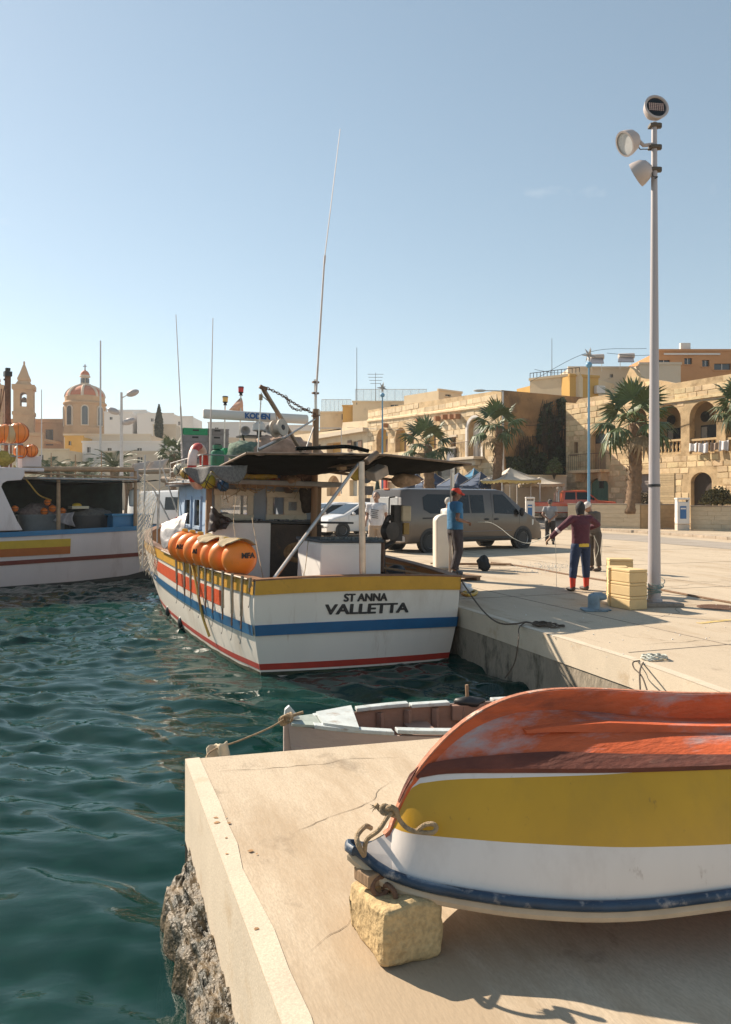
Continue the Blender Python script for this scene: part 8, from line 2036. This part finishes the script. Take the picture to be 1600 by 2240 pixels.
    # nave and aisles
    for i, (x0, x1, yt, dY, lab) in enumerate(((20,142,916,0,'long stone church wall left of the dome'), (140,322,930,-4,'low stone church wall below the dome'), (-40,95,945,-10,'front stone church block below the bell tower'))):
        a = at(x0,yt,Y+dY); c = at(x1,yt,Y+dY); t = thing('church_nave', lab, 'church', (a.x, Y+dY, 0))
        v, f = wall_mesh([(0,0),(c.x-a.x,0),(c.x-a.x,a.z - (1.5 if i == 1 else 0)),(0,a.z)], [rect4(*(lambda u: (u-.9,u+.9,a.z-6,a.z-2.4))((c.x-a.x)*q)) for q in ((.3,.72) if i == 0 else (.15,.6))], 0.5); b = MB(); b.add(v, f); b.build('wall', m_c, t)
        b = MB(); b.box(((c.x-a.x)/2,6.5,a.z-1.6),(c.x-a.x,12,0.5)); b.build('roof', m_c, t)
        for q in ((.3,.72) if i == 0 else (.15,.6)): boxy(t, 'window', m_pane, (c.x-a.x)*q-.9, (c.x-a.x)*q+.9, 0.4, 0.45, a.z-6, a.z-2.4)
        boxy(t, 'cornice', m_c, -.2, c.x-a.x+.2, -0.5, -0.01, a.z-.9 - (1.5 if i == 1 else 0), a.z-.2 - (1.5 if i == 1 else 0))
church()
far = [('pale block with flat roof beyond the church dome',228,290,902,150,m_whiteb,[(240,912,246,918),(262,912,268,918)]),
       ('tall white block right of the church',250,320,898,155,m_whiteb,[(285,910,291,917)]), ('white block behind the cypress tree',300,380,905,150,m_whiteb,[(330,915,336,922),(350,915,356,922)]),
       ('tan block behind the cypress tree',335,385,930,130,m_pale,[(350,940,356,946)]), ('white stepped block left of the crates',380,422,912,140,m_whiteb,[(390,922,396,930)]),
       ('pale terrace house with low roof above the far palms',140,330,952,95,m_pale,[(205,965,214,975),(262,965,270,975)]), ('yellow terrace house below the church dome',142,182,956,92,m_ochre,[(150,965,156,974)]),
       ('long pale blue and cream house above the far palms',180,400,968,86,m_whiteb,[(190,978,198,990),(235,980,244,992),(300,980,310,992)]), ('cream waterfront house behind the far palms',230,480,990,78,m_pale,[(300,1000,312,1015),(345,1000,357,1015),(420,1000,432,1015)]),
       ('tan waterfront house at the far left behind the floats',-60,150,985,82,m_cream,[(85,995,95,1010)]), ('white block behind the radar scanner',455,600,925,140,m_whiteb,[(470,935,478,942),(560,935,568,942)]), ('pale dome-roofed block behind the derrick',560,690,932,120,m_whiteb,[(655,945,662,955)]),
       ('cream block behind the derrick boom',480,700,960,100,m_pale,[(620,970,628,980),(650,970,658,980)]), ('tan block left of the mast',640,700,945,105,m_cream,[(660,955,667,965)])]
for lab, x0, x1, yt, Y, m, w in far:
    simple_block('town_house', lab, x0, x1, yt, Y, m, 0, 8, 0, w)
# ------------------------------------------------------------------ palms, cypress, ivy, shrubs
m_leaf = mat('palm_leaf', (0.075,0.105,0.038), 0.5, 0.3, 4, rnd=0.3, hue=0.02, spec=0.4); m_leafd = mat('dry_palm_leaf', (0.26,0.17,0.08), 0.7, 0.25, 4, rnd=0.2)
m_trunk = mat('palm_trunk', (0.17,0.105,0.06), 0.9, 0.35, 6, 0.8, 30)
def fan_leaf(seed, droop):
    rg = random.Random(seed); b = MB(); Lp = 0.75
    pts = [Vector((0, lerp(0, Lp, i/4), -droop*0.10*(i/4)**2)) for i in range(5)]
    b.tube(pts, [0.022,0.018,0.015,0.013,0.012], 4)
    c = pts[-1]; n = 19
    for i in range(n):
        a = lerp(R(-115), R(115), i/(n-1)) + rg.uniform(-.05,.05); l = 0.78*(1-0.25*abs(a)/2)*rg.uniform(.85,1.08)
        d = Vector((math.sin(a), math.cos(a), 0)); s = Vector((d.y, -d.x, 0)); k1 = l*0.62
        fold = 0.02
        p1 = c + d*k1 + Vector((0,0,-droop*.12)); p2 = c + d*l + Vector((0,0,-droop*(.34+rg.uniform(-.05,.15))))
        w = 0.055
        b.add([c, p1 + s*w, p1 + Vector((0,0,fold)), p1 - s*w, p2], [(0,1,2),(0,2,3),(1,4,2),(2,4,3)])
    return b.mesh('leaf', m_leaf, False, False)
FAN = [fan_leaf(i, 0.5+0.35*i) for i in range(4)]; FAND = [m.copy() for m in FAN[2:]]
for m in FAND: m.materials.clear(); m.materials.append(m_leafd)
def fan_palm(label, px, ybase, ytop, Y, zb, spread, seed, r0=0.3, n=30, lean=0.0):
    a, c = at(px, ybase, Y), at(px+lean, ytop, Y); t = thing('fan_palm', label, 'palm tree', (a.x, Y, zb), 0, 'fan palms along the street')
    rg = random.Random(seed); h = c.z - zb; top = Vector((c.x-a.x, 0, h))
    b = MB(); K = 26; rings = []
    for i in range(K+1):
        s = i/K; p = Vector((0,0,0)).lerp(top, s) + Vector((0.12*math.sin(s*3), 0, 0)); r = r0*(1.15-0.4*s)*(1+0.12*(i % 2))
        rings.append([p + Vector((math.cos(q)*r*(1+.1*rg.uniform(-1,1)), math.sin(q)*r, 0)) for q in [2*math.pi*k/12 for k in range(12)]])
    b.loft(rings); tr = b.build('trunk', m_trunk, t, smooth=True, auto=False)
    b = MB()
    for i in range(110):      # old leaf bases
        s = rg.random()**0.7; q = rg.random()*6.28; p = top*s + Vector((math.cos(q)*r0*(1.1-.4*s), math.sin(q)*r0*(1.1-.4*s), 0)); d = Vector((math.cos(q)*.12, math.sin(q)*.12, .18))
        sd = Vector((-math.sin(q)*.06, math.cos(q)*.06, 0)); b.add([p-sd, p+sd, p+d], [(0,1,2)])
    struct(b.build('leaf_bases', m_trunk, tr, fix=False), 'stuff')
    for i in range(n):
        el = lerp(R(80), R(-35), (i/n)**0.9); az = i*2.39996 + rg.uniform(-.2,.2); dry = el < R(-22)
        me = (FAND[i % 2] if dry else FAN[min(3, int((1-(el+R(35))/R(115))*4))])
        o = link('leaf', me, t); o.location = top + Vector((0,0,rg.uniform(-.05,.15))); sc = spread*rg.uniform(.85,1.12)
        o.rotation_euler = Euler((el, 0, az), 'XYZ'); o.scale = (sc, sc, sc)
    return t
fan_palm('short fan palm in front of the yellow arched niches', 935, 1078, 972, 50, 0.6, 1.35, 3, 0.34, 15)
fan_palm('tall slim fan palm right of the arched balcony', 1079, 1078, 932, 48, 0.6, 1.3, 5, 0.28, 15, 12)
fan_palm('large fan palm in front of the loggia house', 1383, 1103, 925, 41.5, 0.9, 1.7, 8, 0.34, 19, 5)
fan_palm('fan palm cut off by the right edge', 1622, 1100, 893, 40, 0.9, 1.15, 12, 0.3, 16, 0)
def date_leaf(seed):
    rg = random.Random(seed); b = MB(); n = 22; L_ = 2.6; P = [Vector((0, L_*s*(1-.18*s*s), 0.55*s-1.35*s*s)) for s in [i/n for i in range(n+1)]]
    b.tube(P, [0.035*(1-i/n*.8) for i in range(n+1)], 4)
    for i in range(2, n):
        for sd in (-1, 1):
            l = 0.55*math.sin(math.pi*(0.12+0.82*i/n)); p = P[i]; d = Vector((sd*.85, .5, -.22)).normalized()*l; w = Vector((0, .035, 0)); b.add([p-w, p+w, p+d], [(0,1,2)])
    return b.mesh('frond', m_leaf, False, False)
DATE = [date_leaf(i) for i in range(3)]
def date_palm(label, px, Y, zb, h, sc, seed, n=26):
    p = at(px, 0, Y); t = thing('date_palm', label, 'palm tree', (p.x, Y, zb), 0, 'palms along the far waterfront'); rg = random.Random(seed)
    b = MB(); b.tube([(0,0,0),(0.05,0,h*.5),(0,0,h)], [0.36,0.3,0.34], 10); b.build('trunk', m_trunk, t, smooth=True)
    for i in range(n):
        o = link('frond', DATE[i % 3], t); el = lerp(R(62), R(-18), i/n); k = sc*rg.uniform(.85,1.1); o.location = (0,0,h); o.rotation_euler = (el, 0, i*2.4+rg.uniform(-.2,.2)); o.scale = (k,k,k)
for i, (x, Y, h, sc, lab) in enumerate(((108,66,3.5,1.0,'leftmost date palm behind the trawler'),(152,64,3.3,.95,'second date palm from the left behind the trawler'),(192,67,3.4,1.0,'third date palm behind the trawler'),(250,62,3.9,1.05,'tallest date palm beside the twin-lamp post'),(281,64,3.0,.8,'small date palm right of the twin-lamp post'))):
    date_palm(lab, x, Y, 0.3, h, sc, i)
fan_palm('small far fan palm left of the stacked crates', 376, 1040, 990, 60, 0.3, 0.9, 21, 0.25, 20)
def leaf_cloud(fn, n, size, m, name, parent, seed, aspect=1.6):
    rg = random.Random(seed); b = MB()
    for i in range(n):
        p, nrm = fn(rg); s = size*rg.uniform(.5,1.3); d = Vector((rg.uniform(-1,1),rg.uniform(-1,1),rg.uniform(-1,1))).normalized(); d = (d + nrm*.6).normalized(); x = d.orthogonal().normalized(); y = d.cross(x); a = rg.random()*6.28
        u = x*math.cos(a)+y*math.sin(a); v = d.cross(u)
        b.add([p-u*s*.5, p+v*s*.5*aspect*.5, p+u*s*.5*aspect, p-v*s*.5*aspect*.5], [(0,1,2,3)])
    o = b.build(name, m, parent, fix=False); return o
m_cyp = mat('cypress_green', (0.022,0.035,0.016), 0.8, 0.4, 1.5)
p = at(348,950,128); t = thing('cypress', 'dark narrow cypress tree among the white blocks', 'cypress tree', (p.x, 128, at(348,962,128).z), 0); hh = at(348,888,128).z - at(348,962,128).z
b = MB(); b.tube([(0,0,-4),(0,0,hh*.8)], [0.3,0.1], 8); b.build('trunk', m_trunk, t)
def cy(rg):
    s = rg.random(); r = 0.75*math.sin(math.pi*min(1, .12+s*.9))**.7*(1-.45*s)*rg.uniform(.5,1.15); a = rg.random()*6.28; return Vector((math.cos(a)*r, math.sin(a)*r, s*hh + rg.uniform(-.2,.3))), Vector((math.cos(a),math.sin(a),.6))
leaf_cloud(cy, 5200, 0.26, m_cyp, 'crown', t, 4)
# ivy on the side of the arch house
m_ivy = mat('ivy_leaf', (0.035,0.05,0.016), 0.6, 0.5, 0.8, hue=0.01); m_ivyd = mat('dry_creeper', (0.07,0.045,0.025), 0.9, 0.5, 3)
q0 = Vector((9.1, 52.0)); qd = Vector((0.87, 0.49)); qn = Vector((0.49, -0.87))
t = thing('ivy', 'dark ivy and creepers hanging over the shaded side wall between the two stone houses', 'ivy', (q0.x, q0.y, 0))
spl = Plane(q0, q0 + qd)
def iv(rg):
    while True:
        px, py = rg.uniform(1106,1234), rg.uniform(868,1062)
        top = interp(px, [1106,1120,1135,1150,1165,1178,1190,1234], [1000,985,1000,970,985,915,885,868])
        if _nz.noise((px*.045, py*.03, 3.0)) < -0.12 + (0.25 if px < 1175 and py < 1000 else 0): continue
        if py > top + rg.random()**2*40 or (py > top and rg.random() < .3): break
    u, z = spl.px(px, py); p2 = q0 + qd*u + qn*(0.06+rg.random()**2*(0.4 if py < 980 else 0.9))
    return Vector((p2.x-q0.x, p2.y-q0.y, z)), Vector((qn.x, qn.y, .5))
leaf_cloud(iv, 13000, 0.19, m_ivy, 'foliage', t, 6)
b = MB(); rg = random.Random(7)
for i in range(150):
    px = rg.uniform(1125,1232); u, z = spl.px(px, rg.uniform(875,960) if px > 1175 else rg.uniform(950,1000)); p2 = qd*u + qn*rg.uniform(.15,.6); L_ = rg.uniform(1,4.5)
    b.tube(spline([Vector((p2.x,p2.y,z)), Vector((p2.x+rg.uniform(-.2,.2),p2.y-.1,z-L_*.5)), Vector((p2.x+rg.uniform(-.3,.3),p2.y,z-L_))], 4), 0.02, 3)
struct(b.build('stems', m_ivyd, t), 'stuff')
# ochre lichen patch is part of the wall; shrub spilling over the low wall
def bush(label, px, py, Y, rx, rz_, seed, col, n=2600, size=0.1, stuffz=0):
    p = at(px, py, Y); t = thing('shrub', label, 'shrub', (p.x, Y, p.z)); rg = random.Random(seed)
    b = MB()
    for i in range(14): a = rg.random()*6.28; b.tube([(0,0,-.4),(math.cos(a)*rx*.4, math.sin(a)*.3, rz_*.3),(math.cos(a)*rx*.8, math.sin(a)*.5, rz_*rg.uniform(.4,.9))], [0.03,0.02,0.006], 4)
    b.build('stems', m_ivyd, t)
    def f(rg):
        a = rg.random()*6.28; e = rg.random(); r = rg.random()**.4; return Vector((math.cos(a)*rx*r*math.cos(e*1.4), math.sin(a)*.6*r*math.cos(e*1.4), rz_*math.sin(e*1.5)*r*(1+.35*_nz.noise((a*2,e*3,seed))))), Vector((0,0,1))
    leaf_cloud(f, n, size, mat('shrub_%d' % seed, col, 0.7, 0.4, 3), 'foliage', t, seed)
bush('olive-brown shrub spilling over the low wall at the right edge', 1572, 1103, 38.5, 0.95, 0.75, 3, (0.13,0.105,0.035))
bush('small shrub beside the boarded panel behind the lamp post', 1412, 1100, 42, 0.5, 0.55, 5, (0.15,0.11,0.06), 900)
bush('pale leafy sapling drooping below the ivy', 1213, 1035, 50.5, 0.55, 0.9, 9, (0.09,0.12,0.04), 700, 0.13)
# ------------------------------------------------------------------ market umbrellas and tents
def umbrella(label, px, yt, ye, wpx, Y, col, group, rz=0.3, val=None, nm='market_umbrella', cat='umbrella'):
    a = at(px, yt, Y); e = at(px, ye, Y); w = wpx/F*Y/2; t = thing(nm, label, cat, (a.x, Y, 0.3), rz, group)
    zt, ze = a.z-.3, e.z-.3; m = mat('canvas_%.2f_%.2f_%.2f' % col, col, 0.8, 0.10, 2, 0.15, 10)
    for k in range(4):
        q = Euler((0,0,R(90*k))).to_matrix(); b = MB()
        def fn(s, u):
            x = (2*u-1)*w*s; z = lerp(zt, ze, s) - 0.10*math.sin(math.pi*s)*(1) - 0.06*s*math.sin(math.pi*u); return q @ Vector((x, -w*s, z))
        b.grid(fn, 8, 8); c = b.build('canopy_panel', m, t, smooth=True, thick=0.015, auto=False)
        b = MB(); mv = m if val is None else mat('valance_%.2f' % val[0], val, 0.8, 0.1, 3)
        b.grid(lambda s, u: q @ Vector(((2*u-1)*w, -w-.01, ze-0.06*math.sin(math.pi*u)-.02-.16*s*(1+.25*math.sin(u*40)))), 2, 24); b.build('valance', mv, c, thick=0.01)
    b = MB(); b.tube([(0,0,0),(0,0,zt)], 0.04, 8); b.build('pole', m_steel, t)
    for x, y in ((-1,-1),(1,-1),(1,1),(-1,1)): b = MB(); b.tube([(x*w*.98,y*w*.98,ze),(0,0,zt-.05)], 0.02, 5); b.build('rib', m_steel, t)
    if val is not None:
        for x, y in ((-1,-1),(1,-1),(1,1),(-1,1)): b = MB(); b.tube([(x*w*.97,y*w*.97,0),(x*w*.97,y*w*.97,ze)], 0.035, 6); b.build('leg', m_whiteb, t)
navy = (0.028,0.055,0.115)
for i, (x, yt, ye, w, Y, o) in enumerate(((912,1036,1060,58,58,'leftmost, behind the palm trunk'),(952,1035,1061,66,55,'second from the left'),(1004,1033,1062,70,52,'second from the right'),(1052,1031,1062,66,50,'rightmost, beside the white tent'))):
    umbrella('navy blue market umbrella, ' + o, x, yt, ye, w, Y, navy, 'navy market umbrellas behind the van', 0.25+.1*i)
umbrella('white tent with yellow scalloped valance behind the van', 1116, 1023, 1050, 96, 48.5, (0.62,0.56,0.48), 'white market tents', 0.35, (0.60,0.44,0.16), 'market_tent', 'tent')
umbrella('second white tent, sagging, below the ivy and beside the pickup', 1182, 1043, 1058, 78, 49.8, (0.55,0.48,0.40), 'white market tents', 0.2, (0.5,0.4,0.26), 'market_tent', 'tent')
umbrella('bright blue parasol behind the navy umbrellas', 1038, 1023, 1042, 34, 53, (0.02,0.17,0.32), 'small parasols', 0.5)
# ------------------------------------------------------------------ street poles and signs
m_blp = mat('pole_blue', (0.13,0.30,0.46), 0.5, 0.12, 3)
def star(t, z):
    b = MB(); b.ell((0,0,z+.12), 0.16, 14, 10); b.build('ball', m_blp, t, smooth=True); b = MB()
    for k in range(9): d = Vector((math.cos(k*2.4)*math.sin(k*.35+.2), math.sin(k*2.4)*math.sin(k*.35+.2), math.cos(k*.35+.2))); b.tube([Vector((0,0,z+.62)), Vector((0,0,z+.62))+d*.42], [0.09,0.005], 4)
    b.build('star', mat('star_grey', (0.4,0.38,0.36), 0.4, metal=0.5), t)
pole('blue_pole','tall blue pole with star finial in front of the loggia house',1289,803,1118,40,0.075,m_blp,'pole',star)
pole('blue_pole','tall blue pole with star finial behind the canopy',837,868,1075,53,0.08,m_blp,'pole',star)
def cobra(t, z): b = MB(); b.tube(spline([(0,0,z-.3),(-.1,0,z),(-1.2,0,z+.05)],5), 0.04, 6); b.build('arm', m_pole, t); b = MB(); b.ell((-1.5,0,z+.05),(0.42,0.14,0.09)); b.build('lamp_head', mat('lamp_head', (0.5,0.48,0.45), 0.5), t, smooth=True)
pole('street_lamp','grey street lamp behind the tall slim palm',1101,856,1085,50,0.09,m_pole,'street lamp',cobra)
pole('street_lamp','pale hooked street lamp beside the wooden mast',747,936,1080,64,0.06,m_pole,'street lamp',lambda t, z: boxy(t,'hook_arm',m_pole,-2.2,0,-.04,.04,z-.05,z+.03))
def twin(t, z):
    for dx, dz, s in ((.75,-.1,1),(-.55,-1.3,-1),(.5,-2.0,1)):
        b = MB(); b.tube([(0,0,z+dz-.3),(dx*.7,0,z+dz)], 0.04, 5); b.build('arm', m_pole, t); b = MB(); b.ell((dx,0,z+dz+.05),(0.45,0.3,0.22), 12, 8, Euler((0,R(-20*s),0)).to_matrix()); b.build('floodlight', mat('flood_grey', (0.42,0.38,0.37), 0.5), t, smooth=True)
pole('floodlight_pole','far white pole with three floodlights behind the trawler',266,858,1040,52,0.13,m_pole,'lamp post',twin)
pole('flagpole','tall white mast right of the church dome',220,745,1000,70,0.10,m_pole,'pole')
pole('flagpole','thin white pole between the bell tower and the dome',91,852,1000,75,0.06,m_pole,'pole')
for x, y0, lab in ((112,1002,'left'),(165,1006,'middle'),(222,1000,'right')): pole('berth_post','thin %s wooden post standing behind the trawler canopy' % lab,x,y0-12,1060,40,0.035,m_wood,'post')
def sign(t, z):
    b = MB(); b.lathe([(0.001,-.02),(0.42,-.02),(0.42,0.02),(0.001,.02)], 20, Euler((R(90),0,0)).to_matrix(), (0,-.1,z-.3)); b.build('round_sign', m_black, t)
    boxy(t,'plate',mat('sign_back', (0.07,0.06,0.06), 0.6),-.5,.5,-.12,-.08,z-1.5,z-.9); boxy(t,'plate',mat('sign_back', (0.07,0.06,0.06)),-.36,.30,-.12,-.08,z-2.8,z-1.7)
pole('road_sign','dark-backed road signs on a post behind the stern post',801,1034,1090,52,0.05,m_polec,'sign',sign)
t = thing('closed_parasol','closed dark green parasol beside the white-shirted man','parasol',(at(826,0,50).x,50,0.3))
b = MB(); b.lathe([(0.05,0.6),(0.34,0.7),(0.25,1.6),(0.06,2.75),(0.02,2.8)], 10); b.build('folded_canopy', mat('parasol_green', (0.02,0.035,0.02), 0.8), t, smooth=True); b = MB(); b.tube([(0,0,0),(0,0,2.8)],0.03,6); b.build('pole', m_steel, t)
# ------------------------------------------------------------------ thin sea haze over the whole place
b = MB(); b.box2((-235, -16, -4.5), (150, 300, 36))
hz = b.build('haze', None)
mh = bpy.data.materials.new('haze_air'); mh.use_nodes = True; N = mh.node_tree.nodes; N.remove(N['Principled BSDF'])
pv = N.new('ShaderNodeVolumePrincipled'); pv.inputs['Color'].default_value = (0.93, 0.94, 0.95, 1); pv.inputs['Density'].default_value = 0.00042; pv.inputs['Anisotropy'].default_value = 0.3
mh.node_tree.links.new(pv.outputs[0], N['Material Output'].inputs['Volume'])
hz.data.materials.append(mh); struct(hz, 'stuff'); tag(hz, 'thin pale sea haze filling the air over the harbour', 'haze')
